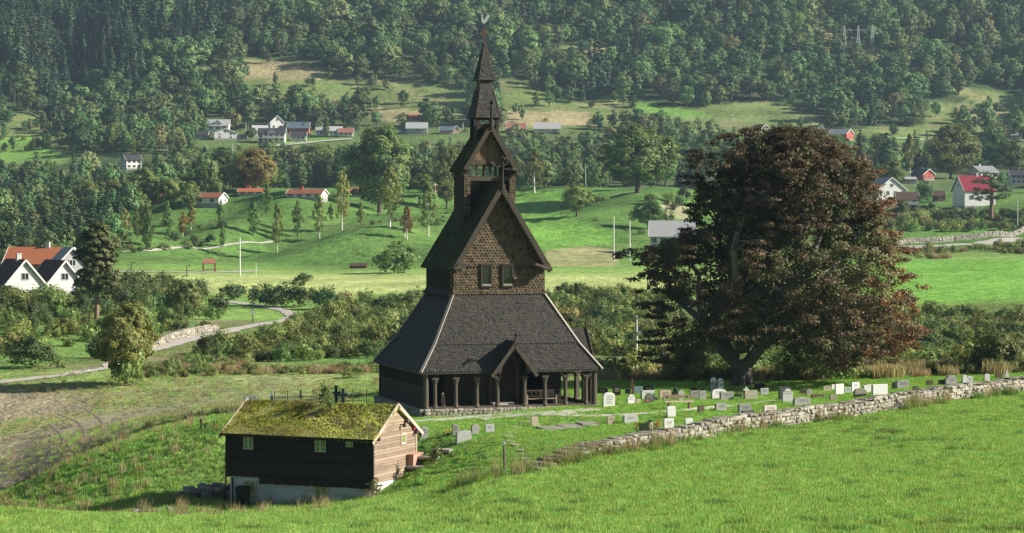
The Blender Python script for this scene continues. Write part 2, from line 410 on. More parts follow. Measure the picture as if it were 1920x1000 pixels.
def ground():
    us = np.concatenate([np.linspace(-14000, -700, 40)[:-1], np.arange(-700, 2620, 9), np.linspace(2620, 16000, 40)[1:]])
    ds = np.concatenate([np.geomspace(20, 60, 20)[:-1], np.arange(60, 250, .62), np.geomspace(250, 2400, 430)])
    U, Dm = np.meshgrid(us, ds); X = (U-960)/F*Dm; Z = H(X, Dm)
    V = np.stack([X, Dm, Z], -1).reshape(-1, 3)
    back = [(-14000, 0), ]
    nr, nc = U.shape; i = np.arange(nr-1)[:, None]*nc+np.arange(nc-1)[None, :]
    Fq = np.stack([i, i+1, i+nc+1, i+nc], -1).reshape(-1, 4)
    # ground behind the camera
    n0 = len(V); bx = np.array([[-400, -300, 17], [400, -300, 17], [400, 20, 8], [-400, 20, 8]], float)
    V2 = np.concatenate([V]); colr = cover(V2[:, 0], V2[:, 1], V2[:, 2])
    m = bpy.data.materials.new('meadow and hillside ground'); t = nt(m)
    ca = N(t, 'ShaderNodeAttribute', attribute_name='cover'); tc = N(t, 'ShaderNodeTexCoord')
    def noise(s, d=6):
        q = N(t, 'ShaderNodeTexNoise'); q.inputs['Scale'].default_value = s; q.inputs['Detail'].default_value = d
        t.links.new(tc.outputs['Object'], q.inputs['Vector']); return q.outputs[0]
    f = mth(t, 'ADD', mth(t, 'MULTIPLY_ADD', noise(.35, 8), 1.2, .40), mth(t, 'MULTIPLY_ADD', noise(3.), .9, -.45))
    f = mth(t, 'ADD', f, mth(t, 'MULTIPLY_ADD', noise(.045, 6), 1.2, -.6))
    cb = N(t, 'ShaderNodeCombineXYZ')
    for k_ in range(3): t.links.new(f, cb.inputs[k_])
    col = mixc(t, 1., ca.outputs['Color'], cb.outputs[0], 'MULTIPLY')
    br = mth(t, 'MAXIMUM', mth(t, 'MINIMUM', mth(t, 'MULTIPLY_ADD', noise(.9, 7), 4., -2.35), .5), 0.)
    col = mixc(t, br, col, (.22, .20, .10))
    b = N(t, 'ShaderNodeBsdfPrincipled'); t.links.new(col, b.inputs['Base Color']); b.inputs['Roughness'].default_value = .95
    b.inputs['Specular IOR Level'].default_value = .1
    bp = N(t, 'ShaderNodeBump'); bp.inputs['Strength'].default_value = .9; bp.inputs['Distance'].default_value = 1.
    t.links.new(mth(t, 'ADD', mth(t, 'MULTIPLY', noise(2.2, 8), .3), mth(t, 'MULTIPLY', noise(.4, 8), .8)), bp.inputs['Height']); t.links.new(bp.outputs[0], b.inputs['Normal'])
    o = N(t, 'ShaderNodeOutputMaterial'); t.links.new(b.outputs[0], o.inputs[0])
    me = npmesh('ground', V, Fq, np.full(len(Fq), .5), [m], smooth_=True)
    a = me.attributes.new('cover', 'FLOAT_COLOR', 'POINT')
    a.data.foreach_set('color', np.concatenate([colr, np.ones((len(colr), 1))], 1).astype(np.float32).ravel())
    tag(npobj('ground', me), kind='structure')
    mb = MB()
    mb.add([(-64, -200, 17), (66, -200, 17), (66, 20, Hs(0, 20)), (-68, 20, Hs(0, 20))], [(0, 1, 2, 3)])
    tag(mb.build('ground', m), kind='structure')
ground()

def ribbon(name, pts, width, mat, d0=62, off=.06, kind='structure', n=10, dirs=None):
    """strip lying on the ground along photo pixels"""
    P = [hit(a, b, d0) if not isinstance(a, Vector) else a for a, b in pts] if not isinstance(pts[0], Vector) else pts
    Q = []
    for i in range(len(P)-1):
        p0, p1, p2, p3 = P[max(i-1, 0)], P[i], P[i+1], P[min(i+2, len(P)-1)]
        for j in range(n):
            t = j/n; Q.append(.5*((2*p1)+(p2-p0)*t+(2*p0-5*p1+4*p2-p3)*t*t+(3*p1-p0-3*p2+p3)*t**3))
    Q.append(P[-1]); mb = MB(); vs = []; fs = []; m = 5
    for i, q in enumerate(Q):
        d = (Q[min(i+1, len(Q)-1)]-Q[max(i-1, 0)]); d.z = 0; d.normalize(); s = Vector((-d.y, d.x, 0))
        w = width*(1+.12*math.sin(i*1.7)+.1*math.sin(i*.61))
        for k_ in range(m):
            p = q+s*w*(k_/(m-1)-.5); vs.append((p.x, p.y, Hs(p.x, p.y)+off-(.03 if k_ in (0, m-1) else 0)))
    for i in range(len(Q)-1):
        for k_ in range(m-1): a = i*m+k_; fs.append((a, a+m, a+m+1, a+1))
    mb.add(vs, fs, .5)
    o = mb.build(name, mat, smooth_=True)
    return tag(o, kind=kind)
ribbon('footpath', [(-40, 722), (60, 711), (130, 702), (200, 688), (260, 664), (330, 645), (400, 628), (470, 612), (530, 602), (548, 594), (535, 584), (500, 576), (455, 570), (420, 565)], 2.1, GRAVEL, 205, .10)
ribbon('footpath', [(160, 507), (240, 510), (330, 511), (420, 511), (484, 509)], 2.6, GRAVEL, 380, .12)
ribbon('footpath', [(228, 474), (262, 470), (330, 466), (420, 461), (520, 452)], 1.1, GRAVEL, 400, .15)
ribbon('road', [(1640, 466), (1720, 463), (1800, 459), (1850, 456), (1925, 449)], 6.5, GRAVEL, 480, .2)
ribbon('road', [(345, 300), (380, 296), (410, 290)], 5, GRAVEL, 960, .4)
ribbon('road', [(500, 276), (560, 271), (610, 266), (660, 262)], 4.5, GRAVEL, 1000, .5)
ribbon('road', [(1640, 258), (1700, 262), (1745, 265), (1850, 264), (1925, 266)], 5, GRAVEL, 1000, .5)
ribbon('stream', [(118, 140), (126, 165), (138, 190), (152, 215)], 1.1, GRAVEL, 1000, .5)
# paving round the church
PAV = pmat('pale slate paving', (.36, .34, .30), (.60, .57, .52), rough=.9, scale=1.5, bump=.3)
ribbon('paved_path', [(740, 793), (800, 789), (870, 784), (930, 779), (1000, 775), (1060, 772), (1120, 768)], 1.5, PAV, 125, .05)
ribbon('paved_path', [(900, 787), (960, 781), (1020, 777), (1080, 775)], 1.5, PAV, 125, .054)
ribbon('paved_path', [(1000, 779), (1080, 780), (1150, 779), (1200, 776), (1250, 772), (1300, 767), (1360, 762), (1420, 756), (1450, 752)], .75, PAV, 118, .046)
RUT = pmat('bare trodden earth', (.19, .155, .11), (.27, .23, .17), rough=.95, scale=2, bump=.8)
for q in ([(150, 832), (158, 812), (145, 792), (110, 776)],
          [(185, 838), (196, 815), (190, 790), (165, 770), (140, 762)], [(100, 850), (118, 832), (112, 812), (92, 795)], [(0, 775), (90, 750), (200, 738), (330, 732), (450, 727), (600, 722)], [(0, 782), (90, 757), (200, 745), (330, 738), (450, 732), (600, 727)]):
    ribbon('wheel_rut', q, .42, RUT, 139, .02)
# ------------------------------------------------------------------ foliage
L_GREEN = leafmat('broadleaf foliage', (0.052, 0.105, 0.035), (0.130, 0.212, 0.061), (0.241, 0.323, 0.088), tint=(.24, .23, .075), objvar=.38)
L_FOREST = leafmat('hillside foliage', (.058, .120, .048), (.130, .232, .082), (.235, .35, .12), tint=(.32, .28, .12), objvar=.45, trans=.2)
L_BIRCH = leafmat('birch foliage', (0.111, 0.170, 0.048), (0.223, 0.289, 0.088), (0.371, 0.407, 0.131), tint=(.40, .34, .10), objvar=.28)
L_SPRUCE = leafmat('spruce needles', (0.022, 0.054, 0.026), (0.052, 0.105, 0.048), (0.111, 0.170, 0.066), objvar=.4, trans=.1)
L_PINE = leafmat('pine needles', (.040, .075, .030), (.11, .16, .06), (.22, .24, .10), objvar=.15, trans=.15)
L_AUTUMN = leafmat('yellowing foliage', (.16, .13, .03), (.27, .21, .05), (.36, .28, .09), objvar=.15)
L_SHRUB = leafmat('shrub foliage', (0.074, 0.127, 0.039), (0.186, 0.263, 0.077), (0.371, 0.424, 0.153), tint=(.36, .33, .14), objvar=.35)
L_DARK = leafmat('dark shrub foliage', (0.033, 0.065, 0.026), (0.083, 0.127, 0.044), (0.167, 0.204, 0.077), objvar=.3)
L_BEECH = leafmat('copper beech foliage', (.045, .035, .022), (.155, .112, .066), (.38, .135, .065), objvar=0, trans=.32, spec=.2, rough=.5)
L_BEECHG = leafmat('olive beech foliage', (.055, .062, .028), (.165, .175, .078), (.36, .32, .16), objvar=0, trans=.32, spec=.2, rough=.5)  # greener leaves, mixed in more towards the middle of the crown
L_GRASS = leafmat('grass blades', (.115, .245, .04), (.225, .43, .075), (.40, .54, .17), objvar=.3, trans=.35, rough=.6)
L_LAWN = leafmat('lawn blades', (.14, .29, .045), (.24, .45, .08), (.36, .54, .14), objvar=.2, trans=.35, rough=.6)
L_DRY = leafmat('dry grass blades', (.20, .17, .08), (.34, .29, .15), (.46, .38, .22), objvar=.3, trans=.3)
L_MOSS = leafmat('roof moss', (.27, .28, .05), (.54, .54, .10), (.70, .66, .2), objvar=0, trans=.2)

def cards(c, nrm, size, asp=.62, up=None, g=rng):
    """leaf-shaped quads at points c facing nrm"""
    n = len(c); nrm = nrm/np.linalg.norm(nrm, axis=1, keepdims=True)
    r = g.normal(size=(n, 3)) if up is None else up+g.normal(size=(n, 3))*.25
    t = np.cross(nrm, r); t /= np.linalg.norm(t, axis=1, keepdims=True)+1e-9
    b = np.cross(nrm, t); s = (size*(.6+.8*g.random(n)))[:, None] if np.isscalar(size) else size[:, None]
    V = np.stack([c-b*s, c+t*s*asp+b*s*.1, c+b*s, c-t*s*asp+b*s*.1], 1).reshape(-1, 3)
    return V, np.arange(4*n).reshape(-1, 4)
def clouds(C, Rd, nper, size, g=rng, upb=.25, cv=.5, shell=.55, out=.9):
    """leaves in clusters: centres C (K,3), radii Rd (K,3)"""
    K = len(C); n = K*nper
    d = g.normal(size=(n, 3)); d /= np.linalg.norm(d, axis=1, keepdims=True)
    rr = (shell+(1-shell)*g.random(n)**.7)[:, None]*(.8+.4*g.random(n))[:, None]
    k = np.repeat(np.arange(K), nper)
    c = C[k]+d*Rd[k]*rr
    cc = C.mean(0); ex = np.abs(C-cc).max(0)+.3; ov = (c-cc)/ex; ov /= np.linalg.norm(ov, axis=1, keepdims=True)+1e-6
    nr = d*.5+ov*out+g.normal(size=(n, 3))*.42+np.array([0, 0, upb])
    V, Q = cards(c, nr, size, g=g)
    kv = g.random(K)[k]; var = np.clip(cv*kv+(1-cv)*g.random(n), 0, 1)
    return V, Q, var
def tubes_np(specs):
    mb = MB()
    for pts, rad, n in specs: mb.tube(pts, rad, n, random.random())
    V = np.array(mb.v); Fq = [f for f in mb.f if len(f) == 4]
    return V, np.array(Fq), np.array([mb.a[i] for i, f in enumerate(mb.f) if len(f) == 4])
def joinnp(name, parts, mats):
    V = []; Q = []; va = []; mi = []; o = 0
    for (v, q, a), m in parts:
        V.append(v); Q.append(q+o); va.append(a); mi.append(np.full(len(q), m)); o += len(v)
    return npmesh(name, np.concatenate(V), np.concatenate(Q), np.concatenate(va), mats, np.concatenate(mi))

def crown_broad(g, h=10, w=8, base=1.5, K=34, nper=60, size=.30, tops=1., lump=.3):
    C = []; Rd = []
    lean = g.normal(size=2)*.3
    while len(C) < K:
        u = g.uniform(-1, 1, 3); r = np.linalg.norm(u)
        if r > 1 or r < .35: continue
        z = u[2]
        rad = w/2*(1-.25*max(z, 0))*(1+.25*math.sin(math.atan2(u[1], u[0])*3+lean[0]*9))
        C.append([u[0]*rad*.8+lean[0]*z, u[1]*rad*.8+lean[1]*z, base+(h-base)*(.5+.42*z)])
        s = w*lump*.5*(.6+.7*g.random()); Rd.append([s, s, s*.75])
    return clouds(np.array(C), np.array(Rd), nper, size, g)
def trunk_spec(g, h, r, lean=.2, limbs=5, top=.75, sp=.3):
    pts = [Vector((g.normal()*lean*.3*i/4, g.normal()*lean*.3*i/4, h*top*i/4-(.4 if i == 0 else 0))) for i in range(5)]
    S = [(pts, [r*(1.25-.25*i) if i else r*1.5 for i in range(5)], 7)]
    for i in range(limbs):
        t = g.uniform(.3, .85); p = Vector((0, 0, h*top*t)); a = g.uniform(0, 6.28); L = h*sp*(1.1-t)
        q = p+Vector((math.cos(a)*L, math.sin(a)*L, L*.9))
        S.append(([p, (p+q)/2+Vector((0, 0, -.08*L)), q], [r*.45, r*.3, r*.12], 5))
    return S
def crown_birch(g, h=10, w=4.2, base=1.9, K=90, nper=42, size=.15):
    C = []; Rd = []
    for i in range(K):
        t = g.random()**.8; a = g.uniform(0, 6.28); rad = w/2*math.sin(math.pi*(.12+.83*t)**.9)*g.uniform(.25, .95)
        C.append([math.cos(a)*rad, math.sin(a)*rad, base+(h-base)*t*.95]); s = .40+.3*(1-t)*g.random()
        Rd.append([s*.8, s*.8, s*1.25])
    return clouds(np.array(C), np.array(Rd), nper, size, g, upb=0, shell=.2)
def crown_spruce(g, h=12, w=4.6, base=.6, levels=20, size=.30, nper=26, rag=.25):
    C = []; Rd = []
    for i in range(levels):
        t = i/(levels-1); rad = w/2*(1-t)**.85+.12; nb = max(3, int(8*(1-t)+3)); z0 = base+(h-base)*t
        for j in range(nb):
            a = g.uniform(0, 6.28); L = rad*(1-rag*g.random())
            for s in (.35, .7, 1.):
                if s*L < .25 and t < .9: continue
                C.append([math.cos(a)*L*s, math.sin(a)*L*s, z0-.28*L*s*s+g.normal()*.05])
                Rd.append([.3+.1*L, .3+.1*L, .16])
    C = np.array(C); Rd = np.array(Rd)
    return clouds(C, Rd, max(5, nper//3), size, g, upb=.5, shell=.1, cv=.35)
def crown_poplar(g, h=14, w=2.4):
    C = []; Rd = []
    for i in range(70):
        t = g.random(); a = g.uniform(0, 6.28); rad = w/2*math.sin(math.pi*(.15+.8*t))*g.uniform(.2, .9)
        C.append([math.cos(a)*rad, math.sin(a)*rad, .6+(h-.9)*t]); Rd.append([.35, .35, .8])
    return clouds(np.array(C), np.array(Rd), 26, .24, g, upb=0)
def crown_bush(g, w=3.6, h=2.6, K=26, nper=55, size=.12, spiky=0.):
    C = []; Rd = []
    for i in range(K):
        a = g.uniform(0, 6.28); r = g.random()**.5*w/2*.8; z = h*(.15+.72*g.random()*math.sqrt(max(0, 1-(r/(w/2))**2)))
        C.append([math.cos(a)*r, math.sin(a)*r, z]); s = w*.13*(.6+.8*g.random()); Rd.append([s, s, s*(1+spiky)])
    return clouds(np.array(C), np.array(Rd), nper, size, g, upb=.2, shell=.3)
def tuft(g, n=26, r=.2, h=.16, w=.007, lean=.5):
    """blades of grass: thin bent triangles made of two quads"""
    V = []; Q = []; va = []
    for i in range(n):
        a = g.uniform(0, 6.28); q = r*math.sqrt(g.random()); x, y = q*math.cos(a), q*math.sin(a)
        b = g.uniform(0, 6.28); L = h*g.uniform(.55, 1.25); dx, dy = math.cos(b)*L*lean*g.random(), math.sin(b)*L*lean*g.random()
        sx, sy = -math.sin(b+1.)*w, math.cos(b+1.)*w; o = len(V)
        V += [(x-sx, y-sy, -.04), (x+sx, y+sy, -.04), (x+dx*.4+sx*.8, y+dy*.4+sy*.8, L*.6), (x+dx*.4-sx*.8, y+dy*.4-sy*.8, L*.6),
              (x+dx+sx*.15, y+dy+sy*.15, L), (x+dx-sx*.15, y+dy-sy*.15, L)]
        Q += [(o, o+1, o+2, o+3), (o+3, o+2, o+4, o+5)]; v = g.random(); va += [v, v]
    return np.array(V), np.array(Q), np.array(va)

# one mesh per kind and variant: (crown, trunk) and the two joined
PR = {}
PRV = []
def proto(kind, hgt, wid, leaf, bark, crown, trunk, nv=3):
    L = []
    for i in range(nv):
        g = np.random.default_rng(hash(kind) % 1000+i*7 if False else sum(map(ord, kind))*13+i*7)
        PRV.append(kind); c = crown(g); tsp = tubes_np(trunk(g)) if trunk else None
        cm = npmesh('crown', c[0], c[1], c[2], [MATS[leaf]])
        if tsp: tm = npmesh('trunk', *tsp[:2], tsp[2], [MATS[bark]]); full = joinnp('tree', [(c, 0), (tsp, 1)], [MATS[leaf], MATS[bark]])
        else: tm = None; full = cm
        L.append((cm, tm, full))
    PR[kind] = dict(h=hgt, w=wid, L=L)
proto('forest', 10, 8, 'hillside foliage', 'grey bark', lambda g: crown_broad(g, w=(8, 6.6, 7.4, 6, 8.4, 7)[len(PRV)%6], K=80, nper=44, size=.24, base=.4, lump=.19), lambda g: trunk_spec(g, 8, .2, limbs=3), 6)
proto('forestfir', 13, 5, 'spruce needles', 'grey bark', lambda g: crown_spruce(g, h=13, w=5, levels=17, size=.36, nper=18), lambda g: trunk_spec(g, 12, .16, limbs=0, top=.95), 3)
proto('broad', 10, 8, 'broadleaf foliage', 'grey bark', lambda g: crown_broad(g, K=85, nper=90, size=.19, base=.7, lump=.2), lambda g: trunk_spec(g, 9, .22, limbs=7), 4)
proto('tall', 10, 8, 'birch foliage', 'grey bark', lambda g: crown_broad(g, K=210, nper=90, size=.15, base=.4, lump=.17), lambda g: trunk_spec(g, 9, .2, limbs=9), 3)
proto('birch', 10, 4.2, 'birch foliage', 'white birch bark', lambda g: crown_birch(g), lambda g: trunk_spec(g, 9.5, .11, lean=.35, limbs=6, top=.95, sp=.18), 4)
proto('slim', 10, 3.2, 'broadleaf foliage', 'grey bark', lambda g: crown_birch(g, w=3.2, base=1.1, K=80, nper=44), lambda g: trunk_spec(g, 9, .1, limbs=4, top=.9, sp=.15), 3)
proto('autumn', 8, 3.6, 'yellowing foliage', 'white birch bark', lambda g: crown_birch(g, h=8, w=3.6, base=1.4, K=60, nper=44), lambda g: trunk_spec(g, 7, .1, limbs=4, top=.9, sp=.15), 2)
proto('spruce', 12, 4.8, 'spruce needles', 'grey bark', lambda g: crown_spruce(g, nper=30, size=.22, levels=24), lambda g: trunk_spec(g, 11, .15, limbs=0, top=.97), 3)
proto('poplar', 14, 2.4, 'dark shrub foliage', 'grey bark', crown_poplar, lambda g: trunk_spec(g, 12, .12, limbs=0), 2)
proto('bush', 2.6, 3.6, 'shrub foliage', None, lambda g: crown_bush(g), None, 4)
proto('darkbush', 2.6, 3.8, 'dark shrub foliage', None, lambda g: crown_bush(g, K=34, nper=70, size=.10), None, 3)
proto('reed', 1.3, 2.2, 'dry grass blades', None, lambda g: tuft(g, 420, 1.1, 1.0, .02, .35), None, 2)
proto('weed', 1.2, 2.0, 'shrub foliage', None, lambda g: crown_bush(g, w=2., h=1.3, K=20, nper=40, size=.09, spiky=.5), None, 3)
proto('grass', .16, .4, 'grass blades', None, lambda g: tuft(g, 30, .22, .17, .0075, .55), None, 4)
L_CLUMP = leafmat('dark grass clump', (.06, .12, .025), (.13, .24, .05), (.24, .34, .10), objvar=.25, trans=.3)
proto('clump', .3, .5, 'dark grass clump', None, lambda g: tuft(g, 60, .34, .24, .009, .7), None, 3)
proto('lawn', .09, .4, 'lawn blades', None, lambda g: tuft(g, 34, .22, .075, .008, .5), None, 3)
proto('drytuft', .4, .5, 'dry grass blades', None, lambda g: tuft(g, 40, .22, .45, .007, .6), None, 2)

_cnt = [0]
def tree(kind, px, py, hpx, wpx=None, label=None, cat='tree', group=None, name=None, parts=True, d0=62, v=None, D=None, rz=None, sink=0., xyz=None):
    P = PR[kind]; _cnt[0] += 1
    p = Vector(xyz) if xyz is not None else (hit(px, py, d0) if D is None else Vector(((px-960)/F*D, D, Hs((px-960)/F*D, D))))
    sc = hpx*p.y/F/P['h']; sw = sc if wpx is None else wpx*p.y/F/P['w']*(1.2 if kind in ('tall', 'broad') else .95)
    cm, tm, full = P['L'][(v if v is not None else _cnt[0]) % len(P['L'])]
    rz = random.uniform(0, 6.28) if rz is None else rz
    name = name or ('birch_tree' if kind == 'birch' else 'spruce_tree' if 'spruce' in kind or 'fir' in kind else 'shrub' if 'bush' in kind or kind in ('weed', 'reed') else 'tree')
    p.z -= sink
    if parts and tm:
        o = empty(name, p, rz, label, cat, group, (sw, sw, sc))
        for m, nme in ((cm, 'crown'), (tm, 'trunk')): link(bpy.data.objects.new(nme, m), o)
    else:
        o = bpy.data.objects.new(name, full); link(o); o.location = p; o.rotation_euler = (0, 0, rz); o.scale = (sw, sw, sc)
        tag(o, label, cat, group)
    return o

def scatter(name, P, S, kinds, idx, label, cat, kind='stuff'):
    """instances of small plants on points: one object of stuff"""
    protos = []
    for kd in kinds:
        for i, (cm, tm, full) in enumerate(PR[kd]['L']): protos.append(full)
    c = bpy.data.collections.new(name+' plants')
    for i, me in enumerate(protos):
        o = bpy.data.objects.new('plant %03d' % i, me); c.objects.link(o)
    starts = []; n = 0
    for kd in kinds: starts.append((n, len(PR[kd]['L']))); n += len(PR[kd]['L'])
    ii = np.array([starts[k][0]+rng.integers(starts[k][1]) for k in idx])
    me = bpy.data.meshes.new(name); me.vertices.add(len(P)); me.vertices.foreach_set('co', P.astype(np.float32).ravel())
    a = me.attributes.new('sc', 'FLOAT_VECTOR', 'POINT'); a.data.foreach_set('vector', S.astype(np.float32).ravel())
    rot = np.zeros((len(P), 3)); rot[:, 2] = rng.uniform(0, 6.28, len(P)); rot[:, :2] = rng.normal(size=(len(P), 2))*.04
    a = me.attributes.new('ro', 'FLOAT_VECTOR', 'POINT'); a.data.foreach_set('vector', rot.astype(np.float32).ravel())
    a = me.attributes.new('ix', 'INT', 'POINT'); a.data.foreach_set('value', ii.astype(np.int32))
    o = bpy.data.objects.new(name, me); link(o); tag(o, label, cat, kind=kind)
    ng = bpy.data.node_groups.new(name, 'GeometryNodeTree')
    ng.interface.new_socket('Geometry', in_out='INPUT', socket_type='NodeSocketGeometry')
    ng.interface.new_socket('Geometry', in_out='OUTPUT', socket_type='NodeSocketGeometry')
    gi = ng.nodes.new('NodeGroupInput'); go = ng.nodes.new('NodeGroupOutput')
    ip = ng.nodes.new('GeometryNodeInstanceOnPoints'); ci = ng.nodes.new('GeometryNodeCollectionInfo')
    ci.inputs[0].default_value = c; ci.inputs[1].default_value = True; ci.inputs[2].default_value = True
    def na(nm, ty):
        q = ng.nodes.new('GeometryNodeInputNamedAttribute'); q.data_type = ty; q.inputs[0].default_value = nm; return q.outputs[0]
    L = ng.links.new
    L(gi.outputs[0], ip.inputs['Points']); L(ci.outputs[0], ip.inputs['Instance']); ip.inputs['Pick Instance'].default_value = True
    L(na('ix', 'INT'), ip.inputs['Instance Index']); L(na('sc', 'FLOAT_VECTOR'), ip.inputs['Scale'])
    er = ng.nodes.new('FunctionNodeEulerToRotation'); L(na('ro', 'FLOAT_VECTOR'), er.inputs[0]); L(er.outputs[0], ip.inputs['Rotation'])
    L(ip.outputs[0], go.inputs[0])
    md = o.modifiers.new('plants', 'NODES'); md.node_group = ng
    return o
# ------------------------------------------------------------------ stave church
TH = R(17.5)
CX, CY = -5.33, 138.0
church = empty('stave_church', (CX, CY, 0), TH, 'tall dark wooden stave church with tiered shingled roofs standing in the churchyard', 'church')
W, L = 11.25, 11.3; U0 = W/2
def clipline(poly, s):
    """span of a convex polygon at height s"""
    xs = []
    for i in range(len(poly)):
        (x1, y1), (x2, y2) = poly[i], poly[(i+1) % len(poly)]
        if (y1 <= s) != (y2 <= s): xs.append(x1+(x2-x1)*(s-y1)/(y2-y1))
    return (min(xs), max(xs)) if len(xs) >= 2 else None
def shingles(mb, poly3, w=.17, p=.135, n_up=None, thick=.04, tip=.45, start=0.):
    """rows of pointed shingles covering a convex 3-D polygon; its first edge is the bottom edge"""
    P = [Vector(q) for q in poly3]
    t = (P[1]-P[0]).normalized(); n = Vector((0, 0, 0))
    for i in range(len(P)): n += P[i].cross(P[(i+1) % len(P)])
    n.normalize(); s = n.cross(t)
    if s.z < 0: s = -s; n = -n
    if n_up is not None and n.dot(Vector(n_up)) < 0: n = -n
    pl = [((q-P[0]).dot(t), (q-P[0]).dot(s)) for q in P]
    smax = max(b for a, b in pl); k = 0
    while True:
        s0 = k*p+start+1e-3
        if s0 > smax-.02: break
        sp = clipline(pl, min(s0+.03, smax-1e-3))
        if sp:
            a, b = sp; off = (k % 2)*w/2; i0 = math.ceil((a-off-w*.3)/w); i1 = math.floor((b-off+w*.3)/w)
            for i in range(i0, i1+1):
                c = i*w+off; e = random.uniform(-.008, .008); h1 = thick*random.uniform(.75, 1.4); h0 = .003
                l, r = max(c-w*.47, a-.01), min(c+w*.47, b+.01); s1 = min(s0+p*1.5, smax)
                if r-l < .02: continue
                cm = min(max(c, l), r)
                pts = [(l, s1, h0), (l, s0+p*tip+e, h1), (cm, s0-p*.12+e, h1*1.05), (r, s0+p*tip+e, h1), (r, s1, h0)]
                top = [P[0]+t*x+s*y+n*z for x, y, z in pts]; low = [P[0]+t*x+s*y-n*.002 for x, y, z in pts[1:4]]
                q = (0, 1, 2, 3, 4)
                fs = [q, (1, 5, 6, 2), (2, 6, 7, 3), (0, 5, 1), (4, 3, 7)]
                if (top[1]-top[0]).cross(top[2]-top[1]).dot(n) < 0: fs = [tuple(reversed(f)) for f in fs]
                mb.add(top+low, fs, min(1, max(0, random.gauss(.5, .17))))
        k += 1
# tiers: (inset from the eaves, height)
T0, T1, T2 = (0., 2.6), (1.1, 4.12), (2.75, 7.05)
def ring(s, z): return [Vector((s, s, z)), Vector((W-s, s, z)), Vector((W-s, L-s, z)), Vector((s, L-s, z))]
def roof_tier(name, a, b):
    mb = MB(); A = ring(*a); B = ring(*b)
    for i in range(4):
        j = (i+1) % 4
        if a is T0 and i == 0:     # the entrance porch opens through the front slope
            h0, h1, ap = A[0].lerp(A[1], (U0-1.3)/W), A[0].lerp(A[1], (U0+1.3)/W), B[0].lerp(B[1], .5)
            for q in ([A[0], h0, ap, B[0]], [h1, A[1], B[1], ap]):
                mb.add(q, [(0, 1, 2, 3)], .2); shingles(mb, q)
            continue
        mb.add([A[i], A[j], B[j], B[i]], [(0, 1, 2, 3)], .2)
        if i in (0, 3, 1): shingles(mb, [A[i], A[j], B[j], B[i]])
    # eaves thickness and dark soffit
    C = [v+Vector((0, 0, -.09)) for v in A]; D_ = ring(a[0]+.75, a[1]+.12) if a is T0 else ring(a[0]+.2, a[1]-.09)
    for i in range(4):
        j = (i+1) % 4
        for t0, t1 in (((0, .38), (.62, 1)) if (a is T0 and i == 0) else ((0, 1),)):
            q = [X_[i].lerp(X_[j], t_) for X_ in (C, A, D_) for t_ in (t0, t1)]
            mb.add([q[0], q[1], q[3], q[2]], [(0, 1, 2, 3)], .6); mb.add([q[0], q[1], q[5], q[4]], [(3, 2, 1, 0)], .1)
    return mb.build(name, TARSH, church)
roof_tier('lower_roof', T0, T1); roof_tier('middle_roof', (T1[0]-.03, T1[1]+.035), T2)
# pale hip boards
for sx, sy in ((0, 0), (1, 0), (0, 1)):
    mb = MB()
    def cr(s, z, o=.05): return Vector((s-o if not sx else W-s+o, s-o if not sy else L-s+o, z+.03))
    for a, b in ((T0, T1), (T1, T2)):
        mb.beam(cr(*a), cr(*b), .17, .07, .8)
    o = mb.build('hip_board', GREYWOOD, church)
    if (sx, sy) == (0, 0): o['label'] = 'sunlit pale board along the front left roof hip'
# stone foundation
mb = MB()
random.seed(5)
for x0, y0, x1, y1 in ((.1, .12, W-.1, .12), (.12, .1, .12, L-.1), (W-.12, .1, W-.12, L-.1)):
    ln = math.hypot(x1-x0, y1-y0); a = math.atan2(y1-y0, x1-x0)
    for lv in range(4):
        t = random.uniform(0, .2)
        while t < ln:
            w_ = random.uniform(.16, .42); x = x0+(x1-x0)*(t+w_/2)/ln; y = y0+(y1-y0)*(t+w_/2)/ln
            mb.stone((x, y, .35-lv*.17+random.uniform(-.02, .02)), (w_/2, .17, .10), a, jit=.1); t += w_*.98
mb.build('stone_foundation', STONE, church)
mb = MB(); mb.box(.15, W-.15, .18, L-.15, -.8, .40, .3); mb.build('floor', TAR, church)
# gallery: columns, sill, rail beam
def column(x, y, corner=False):
    mb = MB(); z0, z1 = .44, 2.36
    if corner: mb.lathe(x, y, [(z0, .17), (z0+.1, .20), (z0+.2, .17), (z1+.15, .155)], 12, .7)
    else:
        mb.lathe(x, y, [(z0, .17), (z0+.12, .18), (z0+.2, .15), (z0+.26, .12), (z0+.9, .115), (z1-.55, .105), (z1-.5, .13), (z1-.45, .105), (z1-.38, .14), (z1-.22, .19), (z1-.18, .19)], 12, .7)
        mb.box(x-.2, x+.2, y-.19, y+.19, z1-.18, z1-.08, .8)
    return mb.build('gallery_column', MATS['gallery wood'], church, smooth_=False)
pmat('gallery wood', (.040, .033, .027), (.11, .093, .075), rough=.75, scale=3, bump=.3, stretch=(5, 5, .6))
COLS = [.36, .92, 2.2, 3.5, 4.78, 6.47, 7.75, 9.05, 10.35, 10.89]
for i, u in enumerate(COLS): column(u, .32, i in (0, 9))
for v in (1.0, 2.3, 3.7, 8.3, 9.7, 10.9): column(W-.36, v)
mb = MB(); mb.box(.3, W-.3, .2, .5, .405, .56, .9); mb.box(W-.5, W-.28, .5, L-.4, .405, .56, .6); mb.build('sill_beam', MATS['gallery wood'], church)
